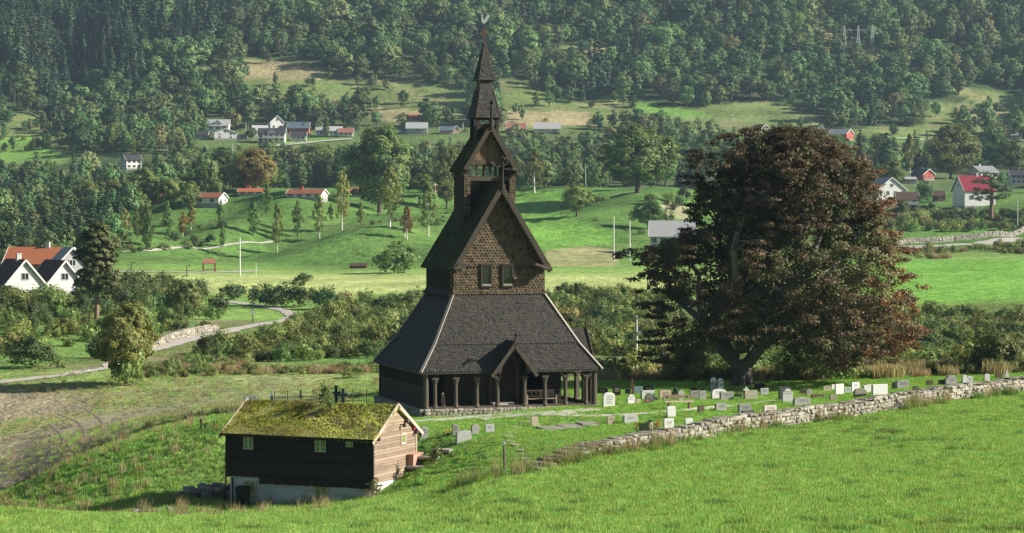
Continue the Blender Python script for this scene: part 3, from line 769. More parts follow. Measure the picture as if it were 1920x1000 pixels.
# arches between the capitals under the front eaves
mb = MB()
def arch(mb, a, b, y, z0, z1, th=.12, n=10, side=False):
    m = (a+b)/2; r = (b-a)/2; pts = []
    for i in range(n+1):
        t = math.pi*i/n; pts.append((m-r*math.cos(t), z0+min(r, z1-z0-.06)*math.sin(t)))
    for i in range(n):
        (xa, za), (xb, zb) = pts[i], pts[i+1]
        q = [(xa, y, za), (xb, y, zb), (xb, y, z1), (xa, y, z1)]
        if side: q = [(y, x, z) for x, _, z in q]
        mb.prism(q, (th, 0, 0) if side else (0, th, 0), .5)
spans = [(COLS[i]+.09, COLS[i+1]-.09) for i in range(1, 8) if i != 4]
for a, b in spans: arch(mb, a, b, .27, 2.2, 2.62)
mb.box(COLS[4]-.1, COLS[5]+.1, .30, .38, 2.9, 3.0, .3)
for i in range(1, 9): mb.box(COLS[i]-.1, COLS[i]+.1, .26, .40, 2.28, 2.62, .5)
mb.box(.3, 4.7, .42, .5, 2.5, 2.72, .3); mb.box(6.55, W-.3, .42, .5, 2.5, 2.72, .3)
for v0, v1 in ((1.1, 2.2), (2.4, 3.6), (3.8, 8.2), (8.4, 9.6), (9.8, 10.8)): arch(mb, v0, v1, W-.42, 2.2, 2.62, side=True)
mb.build('arcade', TAR, church)
# left gallery wall: boarded below, open balusters above
mb = MB(); y = .55
while y < L-.3:
    mb.box(.3, .38+random.uniform(0, .015), y, y+.24, .4, 1.62, random.random()); y += .245
mb.box(.24, .44, .5, L-.3, 1.60, 1.72, .6); mb.box(.24, .46, .5, L-.3, .38, .58, .5); mb.box(.26, .44, .5, L-.3, 2.42, 2.66, .2)
mb.build('gallery_wall', TAR, church)
mb = MB(); y = .7
while y < L-.4:
    mb.lathe(.34, y, [(1.7, .03), (1.85, .05), (2.05, .032), (2.25, .05), (2.45, .03)], 6, .5); y += .27
mb.build('baluster_row', TAR, church)
for v in (L-.35,): mb = MB(); mb.box(.24, .5, v-.12, v+.12, .4, 2.6, .4); mb.build('corner_post', TAR, church)
mb = MB(); mb.box(.5, W-.5, L-.45, L-.35, .4, 1.6, .3); mb.box(.5, W-.5, L-.45, L-.35, 2.42, 2.62, .3)
for i in range(9): mb.box(.9+i*1.15, 1.05+i*1.15, L-.47, L-.33, 1.6, 2.45, .3)
mb.build('gallery_wall', TAR, church)
# inner nave wall of upright planks, with door
mb = MB(); s = 2.0
def plankwall(mb, a, b, z0, z1, skip=None, w_=.28):
    a = Vector(a); b = Vector(b); d = (b-a).normalized(); n = Vector((d.y, -d.x, 0)); t = 0; ln = (b-a).length
    while t < ln:
        e = min(t+w_, ln); dd = random.uniform(0, .02)
        if not (skip and skip[0] < (t+e)/2 < skip[1]):
            p = a+d*t; q = a+d*e
            mb.prism([(p.x, p.y, z0), (q.x, q.y, z0), (q.x+n.x*(.06+dd), q.y+n.y*(.06+dd), z0), (p.x+n.x*(.06+dd), p.y+n.y*(.06+dd), z0)], (0, 0, z1-z0), random.random())
            mb.beam(p+Vector((n.x*.07, n.y*.07, z0)), Vector((p.x+n.x*.07, p.y+n.y*.07, z1)), .04, .05, .9)
        t = e
plankwall(mb, (s, s, 0), (W-s, s, 0), .40, 4.6, (s+2.75, s+4.5)); plankwall(mb, (s, L-s, 0), (s, s, 0), .4, 4.6); plankwall(mb, (W-s, s, 0), (W-s, L-s, 0), .4, 4.6)
plankwall(mb, (W-s, L-s, 0), (s, L-s, 0), .4, 4.6)
mb.build('nave_wall', TAR, church)
mb = MB(); mb.box(U0-.62, U0+.62, s-.02, s+.06, .42, 3.0, .1)
for i in range(4): mb.box(U0-.6+i*.31, U0-.31+i*.31, s-.05, s-.025, .45, 2.95, .3)
dr = mb.build('door', TAR, church)
mb = MB()
for sx in (-1, 1): mb.lathe(U0+sx*.85, s-.12, [(.42, .16), (.6, .13), (2.6, .11), (2.8, .17), (3.2, .12)], 10, .4)
arch(mb, U0-.75, U0+.75, s-.2, 2.7, 3.7)
mb.build('portal', MATS['gallery wood'], church)
mb = MB(); mb.stone((U0-.35, .95, .53), (.72, .4, .14), 0, .8, .92, .03); mb.build('doorstep', STONE, church)
# gabled porch over the entrance
mb = MB(); pz0, pz1, ph = 2.52, 4.32, 1.37
for sx in (-1, 1):
    a0 = Vector((U0+sx*(ph+.08), -.42, pz0-.12)); a1 = Vector((U0, -.42, pz1)); b1 = Vector((U0, 1.25, pz1)); b0 = Vector((U0+sx*(ph+.08), .15, pz0-.12))
    q = [a0, b0, b1, a1] if sx < 0 else [a0, a1, b1, b0]
    mb.prism(q if sx < 0 else q, (0, 0, -.07), .3)
    u_ = [a0, b0, b1, a1] if sx < 0 else [b0, a0, a1, b1]
    shingles(mb, [p+Vector((0, 0, .01)) for p in u_], n_up=(sx, 0, .6))
mb.build('porch_roof', TARSH, church)
mb = MB()
def scallop(mb, p, q, y, w_=.2, th=.06, n=14, var=.6, bite=.06):
    """carved barge board: straight top edge, scalloped lower edge"""
    p = Vector(p); q = Vector(q); d = (q-p); L_ = d.length; d.normalize(); dn = Vector((d.z, 0, -d.x))
    if dn.z > 0: dn = -dn
    for i in range(n):
        a = p+d*L_*i/n; b = p+d*L_*(i+1)/n; m = (a+b)/2
        mb.prism([a, b, b+dn*w_*.82, m+dn*(w_+bite), a+dn*w_*.82], (0, th, 0), var)
for sx in (-1, 1): scallop(mb, (U0+sx*(ph+.12), -.5, pz0-.15), (U0, -.5, pz1+.03), 0, .2, .07, 13, .7)
o = mb.build('barge_board', BOARD, church)
mb = MB()      # arch boards under the gable
for sx in (-1, 1):
    c = [Vector((U0+sx*(ph-.28), -.36, 2.42)), Vector((U0+sx*.85, -.36, 2.42)), Vector((U0+sx*.78, -.36, 2.75)), Vector((U0+sx*.62, -.36, 3.15)), Vector((U0+sx*.34, -.36, 3.55)), Vector((U0, -.36, 3.85)), Vector((U0, -.36, 4.15)), Vector((U0+sx*(ph-.28), -.36, 2.75))]
    for i in range(1, 5):
        t = i/4.; 
        e0 = c[7].lerp(c[6], (i-1)/4.); e1 = c[7].lerp(c[6], i/4.)
        mb.prism([c[i], c[i+1], e1, e0], (0, .06, 0), .5)
mb.build('arch_board', BOARD, church)
def finial(mb, p, h, sx=0, y=0., head=True, w_=.07, lean=-.22):
    p = Vector(p)
    pts = [p+Vector((0, .05, -.35)), p+Vector((0, 0, h*.3)), p+Vector((sx*.03, lean*.5, h*.62)), p+Vector((sx*.04, lean, h*.86)), p+Vector((sx*.02, lean*1.8, h))]
    mb.tube(pts, [w_*1.5, w_, w_*.8, w_*.75, w_*.35], 6, .5)
    if head:
        q = p+Vector((0, lean*1.2, h*.86))
        mb.tube([q+Vector((0, .05, 0)), q+Vector((0, -.18, .05)), q+Vector((0, -.34, -.03))], [w_*1.3, w_*1.2, w_*.4], 6, .5)
        mb.prism([q+Vector((-.02, 0, .05)), q+Vector((-.02, .14, .22)), q+Vector((-.02, .16, .02))], (.04, 0, 0), .5)
        mb.tube([q+Vector((0, .1, -.1)), q+Vector((0, .24, -.02)), q+Vector((0, .2, .14))], [w_*.6, w_*.5, w_*.1], 5, .5)
mb = MB(); finial(mb, (U0, -.46, pz1), .5, w_=.05); mb.box(U0-.05, U0+.05, -.5, 1.2, pz1-.02, pz1+.09, .4); mb.build('ridge_finial', TAR, church)

# upper nave wall
s2 = T2[0]; zE = 8.75; zP = 13.77; hw = 3.1; vf = 2.15; vb = L-2.2
wx0, wx1, wy0, wy1 = s2, W-s2, s2, L-s2
def gz(u, pk=zP, w_=hw, zb=zE): return pk-abs(u-U0)*(pk-zb)/w_
mb = MB()
zt = gz(wx0)-.12
mb.add([(wx0, wy0, 6.9), (wx1, wy0, 6.9), (wx1, wy0, zt), (U0, wy0, zP-.15), (wx0, wy0, zt)], [(0, 1, 2, 3, 4)], .2)
mb.add([(wx1, wy1, 6.9), (wx0, wy1, 6.9), (wx0, wy1, zt), (U0, wy1, zP-.15), (wx1, wy1, zt)], [(0, 1, 2, 3, 4)], .2)
mb.add([(wx1, wy0, 6.9), (wx1, wy1, 6.9), (wx1, wy1, zt), (wx1, wy0, zt)], [(0, 1, 2, 3)], .2)
zs = 8.72
shingles(mb, [(wx0-.06, wy0-.03, 7.08), (wx1+.06, wy0-.03, 7.08), (wx1+.02, wy0-.03, 7.5), (wx0-.02, wy0-.03, 7.5)], w=.18, p=.14, n_up=(0, -1, 0))
shingles(mb, [(wx0, wy0-.03, 7.46), (wx1, wy0-.03, 7.46), (wx1, wy0-.03, zs), (wx0, wy0-.03, zs)], w=.21, p=.165, n_up=(0, -1, 0))
shingles(mb, [(wx0-.12, wy0-.06, zs), (wx1+.12, wy0-.06, zs), (U0+.02, wy0-.06, zP-.3), (U0-.02, wy0-.06, zP-.3)], w=.21, p=.165, n_up=(0, -1, 0))
shingles(mb, [(wx1+.02, wy0, 7.1), (wx1+.02, wy1, 7.1), (wx1+.02, wy1, zs+.1), (wx1+.02, wy0, zs+.1)], w=.21, p=.165, n_up=(1, 0, 0))
mb.build('upper_front_wall', BROWNSH, church)
mb = MB()
plankwall(mb, (wx0, wy1, 0), (wx0, wy0+.3, 0), 7.35, zt+.05, w_=.2)
mb.add([(wx0-.02, wy1, 6.9), (wx0-.02, wy0, 6.9), (wx0-.02, wy0, zt), (wx0-.02, wy1, zt)], [(0, 1, 2, 3)], .2)
mb.prism([(wx0-.35, wy0, 7.0), (wx0-.05, wy0, 7.45), (wx0-.05, wy0, 7.0)], (0, wy1-wy0, 0), .3)
mb.build('upper_side_wall', TAR, church)
mb = MB()
shingles(mb, [(wx0-.05, wy0+.35, 7.1), (wx0-.05, wy0-.02, 7.1), (wx0-.05, wy0-.02, 8.75), (wx0-.05, wy0+.35, 8.75)], w=.18, p=.165, n_up=(-1, 0, 0))
mb.build('corner_shingles', BROWNSH, church)
for cx in (U0-.82, U0+.52):      # two small windows
    mb = MB(); x0, x1, z0, z1 = cx-.27, cx+.27, 7.62, 8.78; y = wy0-.16
    for q in ((x0-.09, x0, z0-.09, z1+.09), (x1, x1+.09, z0-.09, z1+.09), (x0, x1, z1, z1+.1), (x0, x1, z0-.1, z0)): mb.box(q[0], q[1], y, y+.16, q[2], q[3], .35)
    mb.box(x0-.13, x1+.13, y-.04, y+.12, z1+.1, z1+.14, .6)
    w_ = mb.build('window', BOARD, church)
    mb = MB(); mb.box(x0, x1, y+.06, y+.07, z0, z1, .5); mb.build('pane', PANE, w_)
    mb = MB(); mb.box(x0, x1, y+.0, y+.05, z0, z0+.09, .8); mb.build('sill', GREYWOOD, w_)
# upper nave roof
mb = MB(); ef = 3.18
zeb = gz(U0-ef)
for sx in (-1, 1):
    A = Vector((U0+sx*ef, vf, zeb)); B = Vector((U0+sx*ef, vb, zeb)); C = Vector((U0, vb, zP)); D_ = Vector((U0, vf, zP))
    nn = Vector((sx*(zP-zeb), 0, ef)).normalized()
    mb.prism([A, B, C, D_], -nn*.12, .2)
    q = [B, A, D_, C] if sx < 0 else [A, B, C, D_]
    shingles(mb, [p+nn*.01 for p in q], w=.16, p=.15, thick=.035, tip=.1, n_up=nn)
mb.build('nave_roof', MOSSSH, church)
mb = MB()
for sx in (-1, 1): scallop(mb, (U0+sx*(ef+.04), vf-.08, zeb-.1), (U0, vf-.08, zP+.08), 0, .3, .08, 34, .5, .05)
mb.build('barge_board', BOARD, church)
mb = MB()
for sx in (-1, 1):   # carved dragon brackets at the foot of the gable
    mb = MB(); x = U0+sx*(ef-.25); z = zeb+.06
    mb.tube([(x+sx*.1, vf-.1, z-.05), (x-sx*.35, vf-.14, z-.02), (x-sx*.55, vf-.16, z+.12), (x-sx*.85, vf-.18, z+.2), (x-sx*1.05, vf-.18, z+.16)], [.12, .13, .09, .10, .03], 6, .8)
    mb.prism([(x-sx*.5, vf-.16, z+.1), (x-sx*.2, vf-.16, z+.28), (x+sx*.05, vf-.16, z+.02)], (0, .06, 0), .7)
    mb.build('carved_bracket', BOARD, church)
mb = MB(); finial(mb, (U0, vf-.1, zP), 1.7, w_=.085, lean=-.1)
q = Vector((U0+.08, vf-.15, zP+1.1)); mb.tube([q, q+Vector((.22, 0, .12)), q+Vector((.2, 0, .4)), q+Vector((.05, 0, .55))], [.07, .06, .05, .02], 5, .5)
mb.tube([q+Vector((0, 0, -.2)), q+Vector((.3, 0, -.25)), q+Vector((.38, 0, -.1))], [.06, .05, .02], 5, .5)
mb.build('dragon_finial', TAR, church)
mb = MB(); mb.box(U0-.07, U0+.07, vf, vb, zP-.02, zP+.12, .5); mb.build('ridge_beam', TAR, church)

# bell tower on the ridge
bt = empty('bell_tower', (0, 0, 0)); bt.parent = church
tv0, tv1 = 4.85, 6.85; tw = 1.45
mb = MB()
for sx in (-1, 1):
    mb = MB(); x = U0+sx*tw
    for v in (tv0, tv1): mb.box(x-.16, x+.16, v-.16, v+.16, 11.3, 14.9, .4)
    xo = x+sx*.17
    mb.box(min(x, xo), max(x, xo), tv0, tv1, 11.2, 14.75, .3)
    y = tv0
    while y < tv1: mb.box(min(xo, xo+sx*.02), max(xo, xo+sx*.02), y, y+.17, 11.3, 14.7, random.random()); y += .2
    mb.tube([(x+sx*.1, tv0-.1, 14.45), (x+sx*.32, tv0-.1, 14.4), (x+sx*.34, tv0-.1, 14.2)], [.13, .12, .04], 6, .4)
    mb.build('tower_side', TAR, bt)
mb = MB()
for sx in (-1, 1):
    mb = MB(); x = U0+sx*tw
    shingles(mb, [(x-.19, tv0-.18, 11.8 if sx < 0 else 11.6), (x+.19, tv0-.18, 11.8 if sx < 0 else 11.6), (x+.19, tv0-.18, 14.35), (x-.19, tv0-.18, 14.35)], w=.14, p=.15, n_up=(0, -1, 0), thick=.04)
    mb.build('tower_corner_shingles', BROWNSH, bt)
mb = MB(); mb.box(U0-tw+.16, U0+tw-.16, tv0-.12, tv0+.1, 13.98, 14.26, .8)
mb.box(U0-tw+.16, U0+tw-.16, tv1-.1, tv1+.1, 13.9, 14.2, .5)
mb.box(U0-tw, U0+tw, tv0-.05, tv0+.15, 14.95, 15.1, .3); mb.box(U0-tw, U0+tw, tv1-.1, tv1+.1, 14.95, 15.1, .3)
for x in (-.75, -.25, .1, .45): mb.box(U0+x-.06, U0+x+.06, tv0, tv0+.12, 14.26, 14.98, .3)
for x in (-.9, .3): mb.box(U0+x-.08, U0+x+.08, tv1-.08, tv1+.08, 14.2, 14.98, .3)
for x, w_ in ((-.85, .5), (.5, .5)):      # carved cresting of the opening
    mb.prism([(U0+x-w_, tv0-.2, 15.12), (U0+x-w_*.4, tv0-.2, 14.9), (U0+x, tv0-.2, 14.98), (U0+x+w_*.4, tv0-.2, 14.9), (U0+x+w_, tv0-.2, 15.12), (U0+x, tv0-.2, 15.3)], (0, .08, 0), .8)
mb.build('belfry_frame', BOARD, bt)
tP = 17.5; tE = 14.6; th_ = 1.87; tf, tb = 4.45, 7.15
mb = MB()
x = U0-1.35
while x < U0+1.3:
    zt_ = tP-.25-max(abs(x-U0), abs(x+.16-U0))*(tP-tE)/th_
    mb.box(x, x+.15, tv0-.05+random.uniform(0, .02), tv0+.05, 15.08, max(15.15, zt_), random.random()); x += .165
mb.build('belfry_gable', PLANK, bt)
mb = MB(); mb.box(U0-1.2, U0+1.2, tv1-.05, tv1+.05, 15.08, 15.5, .2); mb.build('belfry_gable', TAR, bt)
mb = MB()
for sx in (-1, 1):
    A = Vector((U0+sx*th_, tf, tE)); B = Vector((U0+sx*th_, tb, tE)); C = Vector((U0, tb, tP)); D_ = Vector((U0, tf, tP))
    nn = Vector((sx*(tP-tE), 0, th_)).normalized()
    mb.prism([A, B, C, D_], -nn*.1, .2)
    q = [B, A, D_, C] if sx < 0 else [A, B, C, D_]
    shingles(mb, [p+nn*.01 for p in q], w=.16, p=.16, thick=.04, tip=.1, n_up=nn)
mb.build('tower_roof', MOSSSH, bt)
mb = MB()
for sx in (-1, 1): scallop(mb, (U0+sx*(th_+.03), tf-.08, tE-.1), (U0, tf-.08, tP+.08), 0, .26, .08, 18, .45, .05)
for sx in (-1, 1):
    x = U0+sx*(th_-.2); z = tE+.02; mb.tube([(x, tf-.1, z), (x-sx*.3, tf-.12, z+.06), (x-sx*.55, tf-.12, z+.02)], [.1, .11, .03], 6, .5)
mb.build('tower_barge_board', BOARD, bt)
mb = MB(); finial(mb, (U0, tf-.1, tP), 1.45, w_=.085, lean=-.05); mb.build('tower_finial', TAR, bt)
# turret and spire
sp = empty('spire', (0, 0, 0)); sp.parent = church
sv = 5.8
def frust(mb, a, za, b, zb, w_=.17, p=.14, var=.2, sides=(0, 1, 2, 3)):
    A = [Vector((U0-a, sv-a, za)), Vector((U0+a, sv-a, za)), Vector((U0+a, sv+a, za)), Vector((U0-a, sv+a, za))]
    B = [Vector((U0-b, sv-b, zb)), Vector((U0+b, sv-b, zb)), Vector((U0+b, sv+b, zb)), Vector((U0-b, sv+b, zb))]
    for i in range(4):
        j = (i+1) % 4; mb.add([A[i], A[j], B[j], B[i]], [(0, 1, 2, 3)], var)
        shingles(mb, [A[i], A[j], B[j], B[i]], w=w_, p=p, thick=.045)
    mb.add(A, [(3, 2, 1, 0)], .1)
    return A, B
mb = MB()
for dx in (-1, 1):
    for dy in (-1, 1): mb.box(U0+dx*.62-.1, U0+dx*.62+.1, sv+dy*.62-.1, sv+dy*.62+.1, 15.5, 17.95, .4)
mb.box(U0-.6, U0+.6, sv-.55, sv+.55, 16.0, 17.4, .1); mb.box(U0-.7, U0+.7, sv-.7, sv+.7, 17.78, 17.9, .4)
mb.build('turret', TAR, sp)
mb = MB(); A, B = frust(mb, .80, 17.87, .43, 19.66); mb.build('lower_spire_roof', TARSH, sp)
mb = MB()
for i in range(4): mb.beam(A[i], B[i], .09, .09, .5)
mb.build('spire_corner_board', BOARD, sp)
mb = MB(); mb.box(U0-.42, U0+.42, sv-.42, sv+.42, 19.62, 20.28, .7); mb.box(U0-.2, U0+.12, sv-.425, sv-.40, 20.0, 20.22, 0)
mb.box(U0-.46, U0+.46, sv-.46, sv+.46, 19.58, 19.68, .3); mb.build('turret_neck', GREYWOOD if False else TARSH, sp)
mb = MB(); A, B = frust(mb, .53, 20.2, .04, 22.5); mb.build('upper_spire_roof', TARSH, sp)
mb = MB()
for i in range(4): mb.beam(A[i], B[i], .07, .07, .9)
mb.build('spire_corner_board', BOARD, sp)
mb = MB(); mb.tube([(U0, sv, 22.4), (U0, sv, 22.62)], [.07, .05], 8, .5); mb.tube([(U0, sv, 22.6), (U0, sv, 24.5)], [.028, .018], 6, .3)
for a in (0, 1):
    d = Vector((1, 0, 0)) if a == 0 else Vector((0, 1, 0))
    mb.tube([Vector((U0, sv, 23.15))-d*.24, Vector((U0, sv, 23.15))+d*.24], .025, 5, .6)
for i in range(10):
    t = i*.628; mb.tube([(U0+.13*math.cos(t), sv, 23.15+.13*math.sin(t)), (U0+.13*math.cos(t+.63), sv, 23.15+.13*math.sin(t+.63))], .02, 5, .5)
for z in (23.0, 23.3): mb.tube([(U0-.12, sv, z), (U0+.12, sv, z)], .018, 5, .5)
mb.build('spire_rod', RUST, sp)
prof = [(-.20, .50), (-.24, .62), (-.16, .66), (-.10, .58), (-.12, .42), (-.08, .26), (0, .20), (.06, .30), (.16, .50), (.30, .60), (.42, .56), (.40, .44), (.30, .34), (.22, .16), (.14, .02), (.0, -.08), (-.14, -.06), (-.22, .08), (-.24, .28)]
mb = MB(); mb.prism([(U0+x*.82, sv-.02, 23.8+z*.82) for x, z in prof], (0, .04, 0), .5); mb.build('rooster_vane', MATS.get('x') or pmat('verdigris copper vane', (.22, .27, .26), (.34, .39, .36), rough=.6, scale=9), sp)

# south side porch behind the right hip
mb = MB(); pv, pw = 5.6, 1.35; pe = W+.95
for sy in (-1, 1):
    A = Vector((W-1.8, pv+sy*pw, 2.95)); B = Vector((pe, pv+sy*pw, 2.95)); C = Vector((pe, pv, 4.75)); D_ = Vector((W-1.8, pv, 4.75))
    nn = Vector((0, sy*1.8, pw)).normalized(); mb.prism([A, B, C, D_], -nn*.08, .2)
    shingles(mb, [p+nn*.01 for p in ([A, B, C, D_] if sy < 0 else [B, A, D_, C])], n_up=nn)
mb.build('side_porch_roof', TARSH, church)
mb = MB(); mb.box(W-1.2, pe+.02, pv-.06, pv+.06, 4.72, 4.84, .6)
for sy in (-1, 1): mb.beam((pe+.03, pv+sy*(pw+.1), 2.85), (pe+.03, pv, 4.85), .07, .2, .4)
mb.tube([(pe, pv, 4.7), (pe+.03, pv, 5.1), (pe+.12, pv, 5.35)], [.06, .05, .02], 6, .4)
mb.build('side_porch_barge_board', BOARD, church)
for sy in (-1, 1):
    mb = MB(); mb.lathe(pe-.15, pv+sy*(pw-.25), [(.0, .13), (.3, .10), (2.4, .09), (2.6, .15), (2.95, .13)], 10, .5); mb.build('side_porch_column', MATS['gallery wood'], church)

# white bench under the arcade and carved stone fragment
def church_pt(u, v, z): return church.matrix_basis @ Vector((u, v, z)) if False else Vector((CX+u*math.cos(TH)-v*math.sin(TH), CY+u*math.sin(TH)+v*math.cos(TH), z))
be = empty('bench', church_pt(7.75, 1.15, .40), TH, 'pale wooden bench with crossed back slats standing under the church arcade', 'bench')
BW = pmat('pale bench wood', (.34, .24, .17), (.52, .40, .31), rough=.7, scale=5)
mb = MB()
for i in range(4): mb.box(-.95, .95, -.28+i*.13, -.17+i*.13, .42, .455, .7)
mb.build('seat', BW, be)
mb = MB(); mb.box(-.95, .95, .24, .28, .86, .94, .7); mb.box(-.95, .95, .24, .28, .50, .55, .7)
for x0 in (-.95, 0.):
    for i in range(10): mb.box(x0+.03+i*.09, x0+.055+i*.09, .25, .27, .55, .86, .6) if x0 == 0 else None
for i in range(3):
    xa = -.92+i*.3; mb.beam((xa, .26, .55), (xa+.28, .26, .86), .03, .03, .6); mb.beam((xa+.28, .262, .55), (xa, .262, .86), .03, .03, .6)
for i in range(6): mb.box(.05+i*.14, .12+i*.14, .25, .272, .55, .86, .6)
mb.build('backrest', BW, be)
for x in (-.92, .92):
    mb = MB(); mb.box(x-.03, x+.03, -.28, -.22, 0, .66, .6); mb.box(x-.03, x+.03, .22, .28, 0, .92, .6); mb.box(x-.035, x+.035, -.3, .28, .64, .68, .7); mb.build('leg', BW, be)
mb = MB(); mb.stone((0, 0, .36), (.13, .12, .38), 0, .6, .7, .1); mb.stone((-.03, 0, .82), (.07, .07, .12), 0, .6, .7, .1)
tag(mb.build('stone_fragment', pmat('brown weathered stone', (.16, .12, .09), (.34, .27, .20), rough=.95, scale=6, bump=.6), None, church_pt(1.55, .8, .40)), 'brown upright carved stone fragment standing on the gallery floor of the church', 'stone')
# ------------------------------------------------------------------ turf roofed hut
HTH = R(-24); HX, HD = -14.96, 123.5; HL, HWd = 8.62, 4.88
HG = 0.
hut = empty('wooden_hut', (HX, HD, 0), HTH, 'wooden hut with a grassy turf roof on a pale concrete basement below the church', 'hut')
def hutx(px):
    for i in range(2000):
        x = -1+i*.006
        if 960+F*(HX+x*math.cos(HTH))/(HD+x*math.sin(HTH)) >= px: return x
def hutz(px, py): x = hutx(px); return pz(py, HD+x*math.sin(HTH))
DW = pmat('dark tarred siding', (.014, .011, .009), (.04, .031, .025), rough=.8, scale=2, stretch=(.6, 6, 6), bump=.3)
LW = pmat('sunbleached log siding', (.15, .105, .075), (.36, .28, .205), (.17, .13, .10), rough=.85, scale=1.3, stretch=(1, 1, 3), bump=.3, varw=.75)
CONC = pmat('board marked concrete', (.34, .35, .35), (.54, .55, .54), (.25, .26, .25), rough=.95, scale=1.2, stretch=(.5, 1, 6), bump=.2)
CONCW = pmat('whitewashed concrete', (.62, .62, .60), (.78, .78, .76), rough=.95, scale=2, bump=.1)
PALEW = pmat('pale verge board', (.36, .29, .24), (.54, .46, .39), rough=.8, scale=5, bump=.1)
YW = pmat('yellowish window frame', (.42, .34, .20), (.55, .46, .30), rough=.8, scale=6, bump=.1)
GW = pmat('grey green window frame', (.50, .52, .40), (.62, .64, .50), rough=.8, scale=6, bump=.1)
PINK = pmat('faded red paint', (.40, .20, .16), (.55, .30, .25), rough=.8, scale=4, bump=.1)
REDP = pmat('red paint', (.42, .06, .05), (.50, .08, .06), rough=.6, scale=4, bump=0)
zf, ze, zr = -1.82, .42, 1.92
mb = MB(); z = zf; 
mb.box(.04, HL-.04, .04, HWd-.04, zf, ze, .2)
while z < ze:
    mb.prism([(0, -.035, z), (0, 0, z+.17), (0, .06, z+.17), (0, .06, z)], (HL, 0, 0), random.random()); z += .165
mb.box(-.02, .1, -.06, .08, zf-.05, ze, .8); mb.box(HL-.08, HL+.03, -.07, .05, zf-.05, ze, .9)
mb.box(-.04, .05, 0, HWd, zf, ze, .3); mb.box(0, HL, HWd-.04, HWd+.04, zf, ze, .3)
mb.prism([(0, 0, ze-.01), (0, HWd, ze-.01), (0, HWd/2, zr-.15)], (.1, 0, 0), .3)
mb.build('dark_wall', DW, hut)
mb = MB(); z = zf; mb.prism([(HL-.12, 0, ze), (HL-.12, HWd, ze), (HL-.12, HWd/2, zr-.12)], (.1, 0, 0), .4)
def gw(z): return (0, HWd) if z < ze else (max(0, (z-ze)/(zr-.12-ze)*HWd/2), HWd-max(0, (z-ze)/(zr-.12-ze)*HWd/2))
while z < zr-.2:
    a, b = gw(z+.09); mb.prism([(HL+.055, a, z), (HL+.01, a, z+.15), (HL-.05, a, z+.155), (HL-.05, a, z)], (0, b-a, 0), random.random()); z += .155
mb.box(HL-.02, HL+.06, HWd-.12, HWd+.05, zf, ze, .9)
mb.build('gable_wall', LW, hut)
mb = MB(); mb.box(.12, HL-.04, .06, HWd-.05, -4.2, zf+.01, .5)
for i in range(7): mb.box(.12, HL-.05, .05-.006*(i % 2), .08, -1.9-.32*(i+1), -1.9-.32*i-.015, random.random())
mb.build('basement_wall', CONC, hut)
mb = MB(); mb.box(HL-.10, HL-.01, .05, HWd-.3, -4.0, zf, .6); mb.build('whitewashed_basement_end', CONCW, hut)
mb = MB(); x = hutx(487)
mb.box(x, HL-.05, -.09, -.03, -1.62, -1.54, .9)
while x < HL-.1: mb.box(x, x+.085, -.08+random.uniform(-.01, .01), -.035, -2.12+random.uniform(-.03, .03), -1.6, random.random()); x += .12
mb.build('skirt_board', DW, hut)
# turf roof: slopes with real sods, moss and grass
og = .22; oe = .42
mb = MB()
def rz_(y): return zr-abs(y-HWd/2)*(zr-.30)/(HWd/2+oe)
for sy in (0, 1):
    ye = -oe if sy == 0 else HWd+oe; n1, n2 = 60, 22; vs = []; fs = []
    for i in range(n1+1):
        for j in range(n2+1):
            x = -og+(HL+2*og)*i/n1; y = HWd/2+(ye-HWd/2)*j/n2
            vs.append((x, y, rz_(y)+.07+.09*float(fbm(np.array([x*1.0+9]), np.array([y*1.0]), 1.1, 3)[0])))
    for i in range(n1):
        for j in range(n2):
            a = i*(n2+1)+j; q = (a, a+1, a+n2+2, a+n2+1); fs.append(q if sy else tuple(reversed(q)))
    fs = [tuple(reversed(q)) for q in fs] if sy == 0 else fs
    mb.add(vs, fs, .5)
mb.prism([(-og, -oe, .35), (-og, -oe, .42), (-og, HWd/2, zr+.05), (-og, HWd+oe, .40), (-og, HWd+oe, .30), (-og, HWd/2, zr-.09)], (HL+2*og, 0, 0), .2)
turf = mb.build('turf_roof', pmat('mossy turf', (.17, .16, .05), (.42, .42, .10), (.28, .33, .08), rough=1., scale=2.2, bump=1., bdist=.06), hut, smooth_=False)
g = np.random.default_rng(5)
def on_roof(n, ylo=-oe, yhi=HWd/2+.2):
    x = g.uniform(-og, HL+og, n); y = g.uniform(ylo, yhi, n)
    return np.stack([x, y, np.array([rz_(b) for b in y])+.07], 1)
P = on_roof(5200); dn = fbm(P[:, 0]+3, P[:, 1]*1.6, .9, 3); P = P[dn > -.15]
V, Q, va = clouds(P, np.tile([.09, .09, .07], (len(P), 1)), 14, .034, g, upb=.6, cv=.7)
npobj('moss_cushion', npmesh('moss', V, Q, va, [L_MOSS]), hut)
def blades(P, h, w_, n, mat, nm, parent, lean=.5):
    V = []; Q = []; va = []
    for p in P:
        hh = h*g.uniform(.5, 1.3)
        a, b, c = tuft(g, n, .07, hh, w_, lean); Q.append(b+sum(len(v) for v in V) if False else b+blades.o); blades.o += len(a); V.append(a+p); va.append(c)
    return npobj(nm, npmesh(nm, np.concatenate(V), np.concatenate(Q), np.concatenate(va), [mat]), parent)
blades.o = 0
P = on_roof(900); dn = fbm(P[:, 0], P[:, 1]*1.6, 1.4, 3); blades(P[dn > .05], .20, .006, 9, L_DRY, 'dry_grass', hut)
blades.o = 0
P = on_roof(900); dn = fbm(P[:, 0]+30, P[:, 1]*1.6, 1.4, 3); blades(P[dn > .0], .15, .007, 9, L_GRASS, 'grass_tuft', hut)
